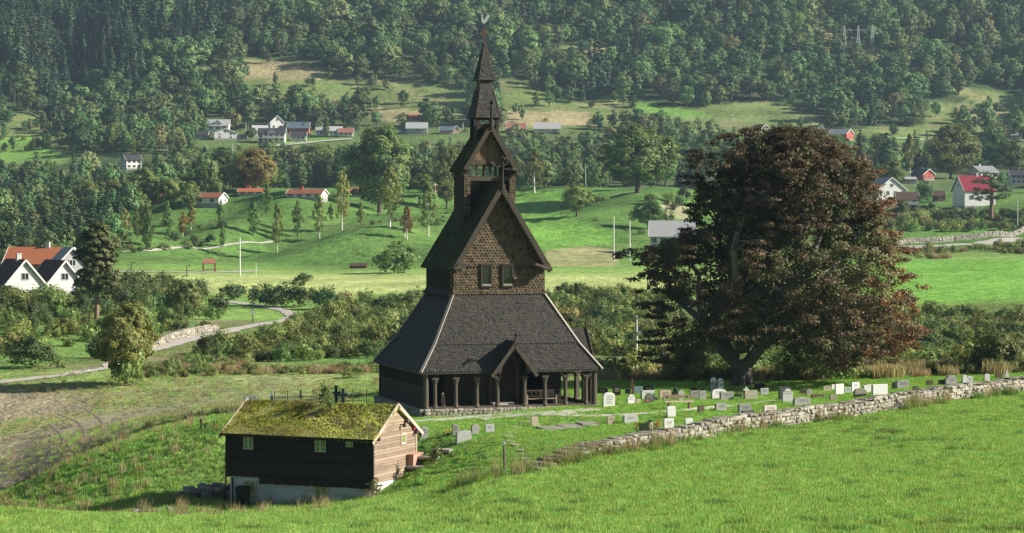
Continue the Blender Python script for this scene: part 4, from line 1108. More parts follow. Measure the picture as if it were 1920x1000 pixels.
for x in (-og-.03, HL+og-.02):
    for sy in (-1, 1):
        mb = MB(); mb.beam((x, HWd/2+sy*(HWd/2+oe+.05), .27), (x, HWd/2-sy*.06, zr+.14), .05, .18, .6); mb.build('verge_board', PALEW, hut)
mb = MB(); mb.box(-og, HL+og, -oe-.05, -oe, .33, .46, .4); mb.box(-og, HL+og, HWd+oe, HWd+oe+.05, .22, .42, .4); mb.build('eaves_log', DW, hut)
for y, z in ((.25, .42), (HWd-.25, .42), (HWd*.72, 1.1), (HWd/2, zr-.05)): mb = MB(); mb.tube([(HL-.1, y, z), (HL+.26, y, z)], .10, 8, .3); mb.build('purlin_end', BARK, hut)
mb = MB(); mb.tube([(-.06, -.06, .3), (-.08, -.08, -3.2)], .045, 7, .5); mb.tube([(.32, -.05, -1.9), (.32, -.05, -3.3)], .04, 7, .5); mb.build('downpipe', IRON, hut)
def hwin(px0, px1, py0, py1, sashes=2, y=-.05, frame=GW, rows_=2, deep=None):
    x0, x1 = hutx(px0), hutx(px1); z1, z0 = hutz(px0, py0), hutz(px0, py1)
    mb = MB(); t = .05
    for a, b, c, d in ((x0-t, x0, z0-t, z1+t), (x1, x1+t, z0-t, z1+t), (x0, x1, z1, z1+t), (x0, x1, z0-t, z0)): mb.box(a, b, y-.03, y+.03, c, d, .5)
    mb.box(x0-.12, x1+.12, y-.05, y+.02, z0-t-.06, z0-t, .4)
    f = mb.build('window', DW if frame is GW else frame, hut)
    w_ = (x1-x0)/sashes; mb = MB(); pn = MB()
    for s_ in range(sashes):
        a, b = x0+s_*w_+.012, x0+(s_+1)*w_-.012; k = .035
        for q in ((a, a+k, z0, z1), (b-k, b, z0, z1), (a+k, b-k, z1-k, z1), (a+k, b-k, z0, z0+k)): mb.box(q[0], q[1], y-.02, y+.02, q[2], q[3], .6)
        for r_ in range(1, rows_+1):
            zz = z0+(z1-z0)*r_/(rows_+1); mb.box(a+k, b-k, y-.015, y+.01, zz-.012, zz+.012, .6)
        pn.box(a+k, b-k, y+.0, y+.005, z0+k, z1-k, .5)
    mb.build('sash', frame, f); pn.build('pane', PANEG, f)
hwin(457, 476, 815, 842); hwin(591, 612, 819, 847); hwin(649, 663, 823, 838, 2, rows_=1)
hwin(458, 479, 903, 925, 2, .0, YW, 0); hwin(591, 613, 909, 939, 2, .0, YW, 0)
# gable details
mb = MB(); mb.box(HL+.03, HL+.07, 3.05, 3.62, -.12, .50, .6); gwn = mb.build('window', PALEW, hut)
mb = MB(); mb.box(HL+.07, HL+.08, 3.13, 3.31, 0, .38, .5); mb.box(HL+.07, HL+.08, 3.35, 3.53, 0, .38, .5); mb.build('pane', PANEG, gwn)
mb = MB(); mb.box(HL+.02, HL+.16, HWd-.50, HWd-.22, .58, .80, .5); mb.build('red_alarm_box', REDP, hut)
mb = MB(); mb.tube([(HL, HWd*.62, .95), (HL+.22, HWd*.62, .93)], .03, 6, .5); mb.lathe(HL+.25, HWd*.62, [(.82, .10), (.98, .08), (1.02, .03)], 8, .5); mb.build('floodlight', IRON, hut)
mb = MB(); mb.box(HL+.02, HL+.42, 3.75, 4.85, -1.62, -.72, .6); mb.box(HL+.02, HL+.45, 3.7, 4.9, -.72, -.67, .8); mb.build('hatch_box', PINK, hut)
# steps, bin, rubble beside the hut
def hpt(x, y): c, s = math.cos(HTH), math.sin(HTH); X, Y = HX+x*c-y*s, HD+x*s+y*c; return Vector((X, Y, Hs(X, Y)))
mb = MB()
for i, (x, y, dz) in enumerate(((.55, 3.9, .10), (1.0, 4.6, .32), (1.5, 5.1, .45))):
    p = hpt(HL+x, y); mb.stone((p.x, p.y, p.z+dz*.4), (.6, .4, .08), HTH, .7, .9, .05)
tag(mb.build('stone_steps', STONE), 'flat pale stone slabs forming steps beside the gable end of the hut', 'steps')
p = hpt(hutx(469), -.75)
bn = empty('wheelie_bin', p, HTH+.1, 'dark green wheelie bin standing against the hut basement wall', 'bin')
GB = pmat('dark green plastic', (.012, .02, .014), (.02, .03, .022), rough=.5, scale=3, bump=0)
mb = MB(); mb.add([(-.24, -.26, .06), (.24, -.26, .06), (.24, .24, .06), (-.24, .24, .06), (-.29, -.34, .98), (.29, -.34, .98), (.29, .32, .98), (-.29, .32, .98)], [(3, 2, 1, 0), (4, 5, 6, 7), (0, 1, 5, 4), (1, 2, 6, 5), (2, 3, 7, 6), (3, 0, 4, 7)], .5); mb.build('body', GB, bn)
mb = MB(); mb.prism([(-.31, -.37, .98), (-.31, -.3, 1.05), (-.31, .3, 1.09), (-.31, .38, 1.03), (-.31, .36, .98)], (.62, 0, 0), .6); mb.build('lid', GB, bn)
for x in (-.27, .22): mb = MB(); mb.tube([(x, .27, .1), (x+.05, .27, .1)], .1, 12, .3); mb.build('wheel', IRON, bn)

def stones_at(c, n, spread, size, mat, nm, label, cat, dz=.15):
    mb = MB()
    for i in range(n):
        x = c.x+random.gauss(0, spread[0]); y = c.y+random.gauss(0, spread[1]); s = size*random.uniform(.5, 1.3)
        mb.stone((x, y, Hs(x, y)+s*.3+dz*random.random()), (s, s*.8, s*.5), random.uniform(0, 3), jit=.16)
    return tag(mb.build(nm, mat), label, cat)
stones_at(hit(400, 932, 118), 90, (.9, .5), .22, STONED, 'rubble_heap', 'heap of dark shaded field stones at the left end of the hut', 'rubble', .5)
stones_at(hit(245, 968, 100), 14, (1.8, .25), .2, STONED, 'rubble_heap', 'few low stones in the shaded hollow left of the hut', 'rubble')

# ------------------------------------------------------------------ dry stone wall
def drywall(name, pl, label, ht, th=.7, mats=(STONE,), size=(.22, .52), rowh=(.13, .26), seed=1, base=None, caps=True, cat='wall', back=True):
    """pl: list of (x, y); courses of single stones, cap stones on top; ht: function of distance"""
    random.seed(seed); root = MB(); L_ = [0]
    for a, b in zip(pl[:-1], pl[1:]): L_.append(L_[-1]+math.hypot(b[0]-a[0], b[1]-a[1]))
    def pos(t):
        i = max(0, min(len(pl)-2, int(np.searchsorted(L_, t))-1)); f = (t-L_[i])/(L_[i+1]-L_[i])
        a, b = pl[i], pl[i+1]; return a[0]+(b[0]-a[0])*f, a[1]+(b[1]-a[1])*f, math.atan2(b[1]-a[1], b[0]-a[0])
    tot = L_[-1]; mb = MB()
    for side in ((-1, 1) if back else (-1,)):
        z = -.12
        while z < 1.5:
            rh = random.uniform(*rowh); t = random.uniform(0, .2)
            while t < tot:
                w_ = random.uniform(*size)*random.choice((.6, 1, 1, 1.5)); x, y, a = pos(min(t+w_/2, tot-.01)); h = ht(t/tot)
                if z+rh*.6 < h:
                    off = side*(th/2-.1)*(1-.15*z)+random.uniform(-.09, .07)
                    hh = rh*random.uniform(.8, 1.25)
                    X, Y = x-math.sin(a)*off, y+math.cos(a)*off; zb = Hs(x, y)
                    mb.stone((X, Y, zb+z+rh/2+random.uniform(-.03, .03)), (w_*.53, .2, hh*.54), a+random.gauss(0, .12), random.random(), .74, .17)
                t += w_
            z += rh*.95
    if caps:
        t = 0
        while t < tot:
            w_ = random.uniform(.35, .8); x, y, a = pos(min(t+w_/2, tot-.01)); h = ht(t/tot)
            mb.stone((x, y, Hs(x, y)+h+random.uniform(-.04, .05)), (w_*.55, th*.5, random.uniform(.03, .09)), a+random.gauss(0, .2), random.random()*.3, .8, .14); t += w_*random.uniform(.85, 1.5)
    # dark packed core so the joints read dark
    k_ = MB(); n = int(tot/.8)
    vs = []; fs = []
    for i in range(n+1):
        t = tot*i/n; x, y, a = pos(min(max(t, .01), tot-.01)); h = max(.05, ht(t/tot)-.06); z0 = Hs(x, y)
        for s_, zz in ((-1, -.3), (-1, h), (1, h), (1, -.3)): vs.append((x-math.sin(a)*s_*(th/2-.17), y+math.cos(a)*s_*(th/2-.17), z0+zz))
    for i in range(n):
        for j in range(3): fs.append((i*4+j, i*4+j+4, i*4+j+5, i*4+j+1))
    k_.add(vs, fs, .1)
    o = mb.build(name, mats[0]); tag(o, label, cat); q = k_.build('core', MOSSTONE if len(mats) < 2 else mats[1]); q.parent = o
    return o
pl = []
for px in np.arange(1120, 2080, 12):
    d = float(wall_D(px))+.9; pl.append(((px-960)/F*d, d))
def wh(t):
    return .56+.14*smooth(.0, .15, np.array(t)).item()+.05*math.sin(t*40)
drywall('dry_stone_wall', pl, 'long dry stone wall of pale rough stones running uphill along the churchyard edge', wh)
pl = []
for px in np.arange(935, 1135, 10):
    d = float(wall_D(px))+1.0; pl.append(((px-960)/F*d, d))
drywall('dry_stone_wall', pl, 'collapsed mossy grey lower end of the churchyard wall beside the wooden post', lambda t: .12+.42*t+.07*math.sin(t*31), 1.3, mats=(MOSSTONE,), size=(.2, .7), rowh=(.12, .24), seed=9)
pl = []
for px, py in ((128, 703), (160, 697), (200, 689), (240, 672), (262, 660), (300, 647), (340, 634), (380, 624), (396, 619)):
    p = hit(px, py, 205); pl.append((p.x+.2, p.y+2.4))
drywall('retaining_wall', pl, 'low retaining wall of pale boulders beside the curving gravel footpath', lambda t: .12+.3*min(1, t*8)+.6*min(1, max(0, (t-.2)*3))*min(1, (1.02-t)*6), 1.0, size=(.4, 1.1), rowh=(.22, .36), seed=4, caps=False, back=False)
PALEST = STONE
pl = []
for px, py in ((1655, 466), (1700, 462), (1760, 458), (1790, 455), (1840, 450), (1880, 445), (1930, 438)):
    p = hit(px, py, 480); pl.append((p.x, p.y+5))
drywall('retaining_wall', pl, 'grey stone retaining wall above the road at the right edge', lambda t: 1.3, 1.0, mats=(STONED,), size=(.8, 1.6), rowh=(.4, .6), seed=6, caps=False, back=False)

# stepping stones and slabs
for i, (px, py, w_) in enumerate([(995, 785, .5), (985, 793, .55), (970, 803, .55), (958, 812, .5), (953, 818, .5), (958, 828, .45), (968, 835, .4), (977, 845, .4), (981, 853, .38), (985, 862, .36)]):
    p = hit(px, py, 110); mb = MB(); mb.stone((0, 0, .0), (w_*.55, .25, .05), 0, .7, .88, .08)
    tag(mb.build('stepping_stone', STONE, None, p), 'flat pale stepping stone in the grass path from the wall end to the church', 'stepping stone', 'stepping stones in the churchyard lawn')
for px, py, w_, lb in ((1033, 805, 4.4, 'flat mossy grave slab in the lawn, nearest the stepping stones'), (1066, 801, 3.8, 'flat grave slab in the lawn, middle one of the three in line'), (1102, 797, 3.6, 'flat grave slab in the lawn, farthest right of the three in line')):
    p = hit(px, py, 110); mb = MB(); mb.stone((0, 0, .02), (w_*.16, .75, .10), 0, .5, .92, .04); o = mb.build('grave_slab', STONED, None, p); o.rotation_euler = (0, 0, .3); tag(o, lb, 'grave slab')
# old post with cap
p = hit(946, 892, 105)
wp = empty('wooden_post', p, .2, 'lone weathered wooden post standing at the lower end of the stone wall', 'post')
mb = MB(); mb.tube([(0, 0, -.3), (-.01, 0, .8), (-.03, 0, 1.55)], [.065, .06, .055], 9, .5); mb.build('pole', pmat('post wood', (.10, .075, .065), (.22, .17, .15), rough=.9, scale=4, bump=.4, stretch=(5, 5, .7)), wp)
mb = MB(); mb.box(-.07, .05, -.05, .05, 1.5, 1.60, .5); mb.tube([(-.1, -.06, 1.45), (-.02, -.07, 1.58)], .02, 5, .5); mb.build('cap', ZINC, wp)
for i, (px, h) in enumerate(((377, .55), (385, .28), (401, .38))):
    p = hit(px, 806, 118); mb = MB(); mb.tube([(0, 0, -.2), (0, 0, h)], .05, 7, .4); mb.lathe(0, 0, [(h-.02, .06), (h+.05, .05), (h+.08, .01)], 7, .4)
    tag(mb.build('bollard', IRON, None, p), ['tallest of three short black posts on the bank left of the hut', 'shortest of three black posts on the bank left of the hut', 'short black post on the bank closest to the hut roof'][i], 'post')

# ------------------------------------------------------------------ gravestones
GM = {'white': pmat('white marble', (.48, .48, .46), (.64, .64, .62), (.42, .42, .38), rough=.8, scale=3, bump=.2),
 'pure': pmat('bright white stone', (.60, .60, .59), (.70, .70, .69), rough=.8, scale=3, bump=.05),
 'grey': pmat('grey granite', (.19, .19, .18), (.33, .33, .31), (.15, .16, .12), rough=.85, scale=4, bump=.3),
 'light': pmat('light grey granite', (.33, .34, .34), (.46, .47, .46), (.25, .27, .24), rough=.85, scale=4, bump=.3),
 'dark': pmat('dark granite', (.05, .055, .05), (.12, .125, .115), rough=.7, scale=4, bump=.2),
 'black': pmat('black polished stone', (.010, .011, .012), (.02, .022, .022), rough=.3, scale=4, bump=0, spec=.5),
 'tan': pmat('tan stone', (.30, .25, .18), (.44, .38, .29), (.22, .20, .12), rough=.9, scale=4, bump=.4),
 'pink': pmat('pale pink granite', (.50, .44, .40), (.62, .56, .52), rough=.8, scale=8, bump=.2),
 'brown': pmat('dark brown stone', (.07, .05, .035), (.15, .11, .08), rough=.9, scale=4, bump=.4),
 'lichen': pmat('lichen spotted stone', (.14, .13, .11), (.38, .35, .28), (.40, .36, .20), rough=.95, scale=9, bump=.6),
 'blue': pmat('blue grey slate', (.13, .18, .20), (.20, .26, .28), rough=.7, scale=3, bump=.1),
 'green': pmat('dark green polished stone', (.02, .035, .022), (.035, .05, .035), rough=.3, scale=3, bump=0, spec=.5),
 'iron': IRON, 'rust': RUST}
INK = pmat('dark inscription', (.05, .05, .05), (.08, .08, .08), rough=.9, bump=0); GOLD = pmat('pale inscription', (.5, .45, .3), (.6, .55, .4), rough=.6, bump=0)
def profile(st, w, h):
    a = w/2; c = []
    if st == 'rect': c = [(-a, 0), (a, 0), (a*.98, h), (-a*.98, h*.985)]
    elif st == 'arch': c = [(-a, 0), (a, 0)]+[(a*math.cos(t), h-a*.55+a*.55*math.sin(t)) for t in np.linspace(0, math.pi, 11)]
    elif st == 'low': c = [(-a, 0), (a, 0), (a, h*.72)]+[(a*math.cos(t), h*.72+h*.28*math.sin(t)) for t in np.linspace(.25, math.pi-.25, 9)]+[(-a, h*.72)]
    elif st == 'shoulder': c = [(-a, 0), (a, 0), (a, h*.75), (a*.72, h*.78)]+[(a*.68*math.cos(t), h*.80+h*.2*math.sin(t)) for t in np.linspace(.1, math.pi-.1, 9)]+[(-a*.72, h*.78), (-a, h*.75)]
    elif st == 'point': c = [(-a, 0), (a, 0), (a, h*.8), (a*.5, h*.93), (0, h), (-a*.5, h*.93), (-a, h*.8)]
    elif st == 'shard': c = [(-a, 0), (a, 0), (a, h*.55), (a*.6, h*.9), (a*.35, h), (-a*.2, h*.7), (-a*.75, h*.35)]
    elif st == 'slant': c = [(-a, 0), (a, 0), (a*.82, h*.92), (a*.2, h), (-a*.97, h*.86)]
    elif st == 'rough': c = [(-a*.95, 0), (a, 0), (a*.96, h*.5), (a*.9, h*.93), (a*.3, h), (-a*.5, h*.97), (-a*.98, h*.9), (-a*.9, h*.4)]
    elif st == 'cone': c = [(-a, 0), (a, 0), (a*.75, h*.35), (a*.45, h*.6), (a*.3, h*.95), (0, h), (-a*.3, h*.95), (-a*.45, h*.6), (-a*.8, h*.35)]
    elif st == 'wave': c = [(-a, 0), (a*.86, 0), (a, h*.3), (a*.95, h*.6), (a*.6, h*1.0), (a*.2, h*.84), (-a*.3, h*.72), (-a*1.0, h*.78), (-a*.9, h*.35)]
    elif st == 'cross': b = w*.16; c = [(-b, 0), (b, 0), (b, h*.58), (a, h*.58), (a, h*.58+2*b), (b, h*.58+2*b), (b, h), (-b, h), (-b, h*.58+2*b), (-a, h*.58+2*b), (-a, h*.58), (-b, h*.58)]
    return c
def grave(px, py, wpx, hpx, st, col, label, rot=22, th=None, base=False, ink=0, lean=0, flowers=None, d0=116, cat='gravestone', name='gravestone'):
    p = hit(px, py, d0); rot = R(rot+random.uniform(-3, 3)); D = p.y
    w_ = wpx*D/F/max(.55, math.cos(rot)); h = hpx*D/F; th = th or (.10 if st == 'cross' else max(.13, min(.24, w_*.25)))
    pr = profile(st, w_, h); n = len(pr); mb = MB(); b = .018 if st != 'cross' else .008
    cx = sum(q[0] for q in pr)/n; cz = sum(q[1] for q in pr)/n
    def ins(q, k): 
        l = math.hypot(q[0]-cx, q[1]-cz)+1e-6; f = 1-k/l if st != 'cross' else 1; return (cx+(q[0]-cx)*f, cz+(q[1]-cz)*f)
    R_ = []
    for y, k in ((-th/2, b), (-th/2+b, 0), (th/2-b, 0), (th/2, b)): R_ += [(ins(q, k)[0], y, ins(q, k)[1]-(.12 if q[1] == 0 else 0)) for q in pr]
    fs = [tuple(range(n)), tuple(range(4*n-1, 3*n-1, -1))]
    for r_ in range(3): fs += [(r_*n+i, r_*n+n+i, r_*n+n+(i+1) % n, r_*n+(i+1) % n) for i in range(n)]
    mb.add(R_, fs, random.random())
    if not ink and wpx >= 12 and st in ('rect', 'arch', 'shoulder', 'low') and col in ('light', 'grey', 'tan', 'white', 'pink', 'dark', 'black'): ink = -3 if col in ('dark', 'black') else 3
    has = ink or base or flowers
    if has:
        o = empty(name, p, rot, label, cat); s_ = mb.build('stone', GM[col], o)
        if base: k_ = MB(); k_.box(-w_*.58, w_*.58, -th*.9, th*.9, -.15, .12, .4); k_.build('plinth', GM['grey' if col != 'white' else 'light'], o)
        if ink:
            k_ = MB(); random.seed(int(px))
            for i in range(abs(ink)):
                zz = h*(.74-.13*i); x = -w_*.26
                while x < w_*.26:
                    l = random.uniform(.03, .09); k_.box(x, x+l, -th/2-.004, -th/2-.001, zz, zz+h*.045, .5); x += l+.03
            k_.build('lettering', INK if ink > 0 else GOLD, o)
    else: o = mb.build(name, GM[col], None, p); o.rotation_euler = (R(lean)*.5, R(lean), rot); tag(o, label, cat)
    return o
GR = [
 (1141, 763, 22, 27, 'arch', 'white', 'white rounded headstone with inscription, closest to the church corner column', 25, dict(ink=5)),
 (1156, 742.5, 14.6, 17.7, 'rect', 'black', 'black upright headstone with pale lettering right of the church corner', 10, dict(ink=-3)),
 (1130, 739, 20, 12, 'low', 'black', 'low black headstone with stepped top directly behind the church corner', -10, {}),
 (1177.5, 740, 11, 11, 'rect', 'dark', 'small dark square headstone left of the rusty iron cross', -8, {}),
 (1196, 738, 17, 13, 'rect', 'blue', 'wide blue grey headstone at the foot of the tall white lamp post', 15, {}),
 (1216.5, 738.5, 21, 16, 'low', 'black', 'black headstone with curved top behind a light grey one', -8, {}),
 (1214, 748, 25, 16, 'rect', 'light', 'light grey wide headstone in front of the black curved one', 25, {}),
 (1183, 758, 14, 18, 'shoulder', 'white', 'small white headstone with arched top and plants at its foot', 25, {}),
 (1196, 757.5, 9, 9, 'rect', 'tan', 'tiny brownish headstone next to the small white arched one', 20, {}),
 (1217, 756, 16, 18, 'shoulder', 'dark', 'dark ornate headstone with rounded top and pink flowers in front', 15, {}),
 (1228, 753, 11, 9, 'low', 'dark', 'small dark grave marker tucked against the ornate dark headstone', 10, {}),
 (1246, 748, 22, 16, 'rect', 'tan', 'wide tan headstone with a smaller grey stone before it', 25, {}),
 (1246.5, 749.6, 6.5, 8, 'arch', 'grey', 'very small grey rounded stone standing before the wide tan headstone', 25, {}),
 (1264.6, 742, 12, 17.5, 'shard', 'dark', 'dark jagged pointed headstone shaped like a shard', -5, {}),
 (1276.5, 750, 11.5, 18, 'arch', 'grey', 'narrow grey rounded headstone right of the jagged dark shard', 20, {}),
 (1301, 742, 14, 16, 'point', 'black', 'black angular headstone rising behind a dark grey block', -5, {}),
 (1302, 747.5, 18, 15, 'rect', 'grey', 'dark grey block headstone in front of the black angular one', 20, {}),
 (1317, 750, 13.5, 17, 'rect', 'grey', 'grey upright slab overlapping the dark grey block on its left', 22, {}),
 (1337, 735, 11, 27, 'arch', 'blue', 'left one of two tall blue grey headstones beside the big tree', 15, dict(ink=4)),
 (1350.7, 735, 11, 26, 'arch', 'blue', 'right one of two tall blue grey headstones beside the big tree', 15, dict(ink=4)),
 (1347, 748, 28, 18, 'low', 'white', 'broad white gabled headstone in front of the tall blue grey pair', 25, {}),
 (1362, 750, 25, 15, 'rect', 'grey', 'wide grey headstone overlapping the broad white gabled one', 22, {}),
 (1384, 746, 15, 8, 'low', 'dark', 'low dark boulder marker left of the mottled headstone under the tree', -10, {}),
 (1407, 749, 25, 17, 'rect', 'lichen', 'dark mottled wide headstone in front of the tree trunk', 20, {}),
 (1426, 731, 22, 13, 'slant', 'black', 'black slanted headstone in the shade right of the tree trunk', -12, {}),
 (1433, 741, 15.6, 13, 'rect', 'light', 'light mottled square headstone right of the mottled wide one', 20, {}),
 (1471, 751, 23, 26, 'rect', 'dark', 'dark framed headstone standing behind the tall pale arched one', 10, {}),
 (1476, 755, 20, 26, 'shoulder', 'light', 'tall pale grey arched headstone, tallest right of the tree', 25, dict(ink=2)),
 (1503, 761, 32, 16, 'low', 'grey', 'wide low grey headstone with curved top right of the tall pale one', 25, {}),
 (1314, 775, 12, 15, 'rect', 'brown', 'small brown upright headstone right of the churchyard bench', 25, {}),
 (1351, 771.5, 21, 15, 'rect', 'grey', 'grey rectangular headstone alone beside the thin gravel path', 25, {}),
 (1396, 775, 24, 17, 'rect', 'grey', 'grey rectangular headstone behind another dark one near the wall', 22, {}),
 (1402, 785.5, 23, 15.5, 'rect', 'dark', 'dark grey headstone close to the wall, in front of a similar one', 20, {}),
 (1443, 778.5, 24.5, 17.5, 'rect', 'pink', 'pale pinkish rectangular headstone close to the stone wall', 25, {}),
 (1258, 783, 17, 21, 'rough', 'white', 'rough white upright headstone in front of the churchyard bench', 25, {}),
 (1253.5, 805, 19, 20, 'rect', 'white', 'white rectangular headstone touching the wall, left of a small rough one', 25, dict(ink=3)),
 (1291.5, 800, 16, 16, 'rough', 'white', 'small rough white stone close to the wall, below the brown one', 25, {}),
 (1145, 795, 14, 14, 'rect', 'tan', 'small plain brownish grey headstone left of a wide flat grey one', 25, {}),
 (1182, 793.5, 27, 14.5, 'rect', 'light', 'wide flat light grey headstone above the dark green wavy one', 25, {}),
 (1562.6, 752, 15, 11, 'rect', 'lichen', 'small mottled block headstone on the lawn below the white row', 20, {}),
 (1612.5, 745, 24, 17, 'arch', 'lichen', 'rounded lichen spotted headstone in front of the white row', 20, {}),
 (1573.6, 740, 17, 20, 'rect', 'pure', 'bright white headstone at the left end of the white row', 25, {}),
 (1589, 737, 13, 10, 'rect', 'light', 'small light grey headstone between two bright white ones', 20, {}),
 (1603.5, 735, 16, 18, 'rect', 'pure', 'bright white headstone with small red lettering behind the lichen spotted one', 25, dict(ink=3)),
 (1630, 736, 26, 15, 'slant', 'white', 'white headstone with sloping top partly behind the broadest white one', 25, {}),
 (1649, 741, 30, 20, 'rect', 'pure', 'broadest bright white headstone of the whole churchyard', 25, {}),
 (1677, 729.5, 10, 13, 'rect', 'dark', 'narrow dark headstone attached to the left of a wide ribbed grey one', 5, {}),
 (1692, 729.5, 25, 16, 'rect', 'grey', 'wide ribbed grey headstone right of the broadest white one', 20, {}),
 (1717, 739, 12, 14, 'arch', 'dark', 'small dark rounded headstone just above the wall', 5, {}),
 (1751.5, 736, 12, 8, 'arch', 'blue', 'low bluish rounded stone peeping over the wall', 15, {}),
 (1743, 724, 14, 11, 'rect', 'brown', 'dark brown square headstone in the far row near the bush', 10, {}),
 (1765, 722, 12, 10, 'rect', 'brown', 'brown square headstone left of the ornate grey arched one', 15, {}),
 (1782.6, 723.7, 23, 19, 'shoulder', 'grey', 'ornate grey headstone with rounded crown before the dark bush', 22, {}),
 (1808, 719, 9, 15, 'arch', 'light', 'narrow pale rounded headstone, rear one of an overlapping couple', 22, {}),
 (1817.5, 720, 12.6, 14, 'arch', 'light', 'pale rounded headstone, front one of an overlapping couple', 22, {}),
 (1850, 714, 11, 13, 'point', 'light', 'small pale pointed headstone behind the wall below the dark bush', 22, {}),
 (1872.6, 710, 14.5, 9, 'rect', 'brown', 'low brown headstone behind the wall near the right edge', 15, {}),
 (1887, 707, 11, 12, 'cone', 'light', 'pale bell shaped gravestone behind the wall nearest the right edge', 20, {}),
 (1505, 740, 12, 9, 'rect', 'brown', 'low dark brown block at the edge of the scrub', 5, {}),
 (1516.6, 742, 11, 13, 'point', 'grey', 'small grey pointed headstone among dark brown blocks', 20, {}),
 (1533.6, 747, 26, 8, 'slant', 'brown', 'fallen brown slab leaning low on the grass', 20, {}),
 (1550, 733, 15, 9, 'low', 'tan', 'low tan headstone at the edge of the scrub left of the white row', 20, {}),
 (1562, 731, 8, 10, 'arch', 'white', 'small white rounded headstone half hidden behind the white row', 20, {}),
 (795.6, 822.5, 13, 22, 'arch', 'grey', 'tall grey rounded headstone just right of the hut gable', 22, {}),
 (854, 816, 12, 20, 'arch', 'grey', 'grey rounded headstone with yellow flowers behind the slanted slab', 22, {}),
 (870, 829, 29, 21, 'slant', 'light', 'smooth light grey slab headstone with a slanted side, front most', 22, {}),
 (891, 814.5, 14, 19, 'point', 'grey', 'grey headstone with pointed top between slanted slab and square one', 22, {}),
 (917.8, 811.5, 17, 16, 'rect', 'light', 'square light grey headstone nearest the stepping stones', 22, {}),
 (1002, 799.5, 14, 18, 'rough', 'tan', 'brownish grey upright stone beside the top of the stepping stones', 22, {}),
 (469, 760, 23, 17, 'rect', 'blue', 'blue grey slab headstone rising behind the left end of the turf roof', 15, {}),
 (630, 764, 17, 41, 'cross', 'dark', 'tall dark cross standing behind the turf roof', 12, dict(cat='cross', name='grave_cross')),
 (643, 764, 17, 35, 'cross', 'blue', 'pale blue grey cross standing right of the tall dark cross', 12, dict(cat='cross', name='grave_cross')),
 (564, 762, 7, 29, 'cross', 'iron', 'slender black iron cross behind the middle of the turf roof', 12, dict(cat='cross', name='grave_cross')),
 (509, 762, 9, 27, 'cross', 'blue', 'thin small blue cross behind the dark urn shaped stone', 12, dict(cat='cross', name='grave_cross', th=.05)),
 (510, 762, 9, 20, 'cone', 'black', 'dark urn shaped stone behind the left half of the turf roof', 5, {}),
 (554, 762, 10, 12, 'rect', 'brown', 'low dark stone left of the slender iron cross', 5, {}),
 (1399, 742, 10, 16, 'cross', 'pure', 'small bright white cross above the dark mottled headstone', 12, dict(cat='cross', name='grave_cross')),
 (1185.5, 742, 9, 31, 'cross', 'rust', 'tall rusty iron cross left of the white lamp post', 12, dict(cat='cross', name='grave_cross', th=.05)),
]
random.seed(21)
for a in GR:
    grave(a[0], a[1], a[2], a[3], a[4], a[5], a[6], a[7], **a[8])
# dark green wavy stone with pale oval emblem
g0 = grave(1212, 812, 29, 25, 'wave', 'green', 'dark green polished wavy headstone with pale oval emblem and red flowers', 18, base=True)
mb = MB(); 
for r0, r1, m_ in ((.0, .16, 0),):
    pts = [(.24+.11*math.cos(t), -.125, .40+.19*math.sin(t)) for t in np.linspace(0, 2*math.pi, 17)[:-1]]; mb.prism(pts, (0, -.01, 0), .5)
mb.build('emblem', GOLD, g0)
mb = MB(); mb.tube([(.24, -.137, .27), (.25, -.137, .38), (.20, -.137, .46), (.27, -.137, .52)], .016, 5, .5); mb.build('emblem_figure', GM['green'], g0)
PETR = pmat('red petals', (.55, .02, .04), (.7, .05, .1), rough=.6, bump=0); PETY = pmat('yellow petals', (.75, .45, .03), (.85, .55, .06), rough=.6, bump=0); PETP = pmat('pink petals', (.6, .2, .25), (.8, .35, .4), rough=.6, bump=0)
def flowers(px, py, mat, label, n=14, h=.3, d0=112, r=.1):
    p = hit(px, py, d0); o = empty('flower_bunch', p, 0, label, 'flowers'); g = np.random.default_rng(int(px*7+py))
    C = g.normal(size=(n, 3))*np.array([r, r, .06])+np.array([0, 0, h])
    V, Q, va = clouds(C, np.full((n, 3), .035), 14, .025, g); npobj('blossom', npmesh('blossom', V, Q, va, [mat]), o)
    C = g.normal(size=(n*2, 3))*np.array([r*.8, r*.8, h*.25])+np.array([0, 0, h*.5])
    V, Q, va = clouds(C, np.full((n*2, 3), .05), 8, .035, g); npobj('leaves', npmesh('leaves', V, Q, va, [L_SHRUB]), o)
flowers(1195, 812, PETR, 'bright red flowers at the left of the dark green wavy headstone', 8, .42)
flowers(1233, 811, PETR, 'crimson flowers at the right of the dark green wavy headstone', 14, .45)
flowers(841, 816, PETY, 'yellow flowers beside the grey rounded headstone', 16, .18, r=.16)
flowers(884, 813, PETR, 'small red flowers beside the pointed grey headstone', 6, .3, r=.05)
flowers(1213, 757, PETP, 'pink flowers below the dark ornate headstone', 10, .12, r=.12)
flowers(1251, 784, PETR, 'tiny red flowers beside the rough white headstone', 4, .15, r=.04)
flowers(788, 822, PETY, 'small yellow flowers between the hut and the grey headstone', 8, .2, r=.08)
# low iron railing of the old graves behind the hut
mb = MB(); a = hit(515, 761, 135); b = hit(700, 757, 135); n = 60
for i in range(n+1):
    q = a.lerp(b, i/n); z = Hs(q.x, q.y); hh = .62 if i % 8 else .95
    mb.tube([(q.x, q.y, z-.1), (q.x, q.y, z+hh)], .014 if i % 8 else .03, 5, .4)
for h in (.15, .5): mb.tube([(a.lerp(b, i/n).x, a.lerp(b, i/n).y, Hs(a.lerp(b, i/n).x, a.lerp(b, i/n).y)+h) for i in range(0, n+1, 6)], .016, 5, .4)
tag(mb.build('iron_railing', IRON), 'low black wrought iron railing around old graves behind the hut roof', 'railing')
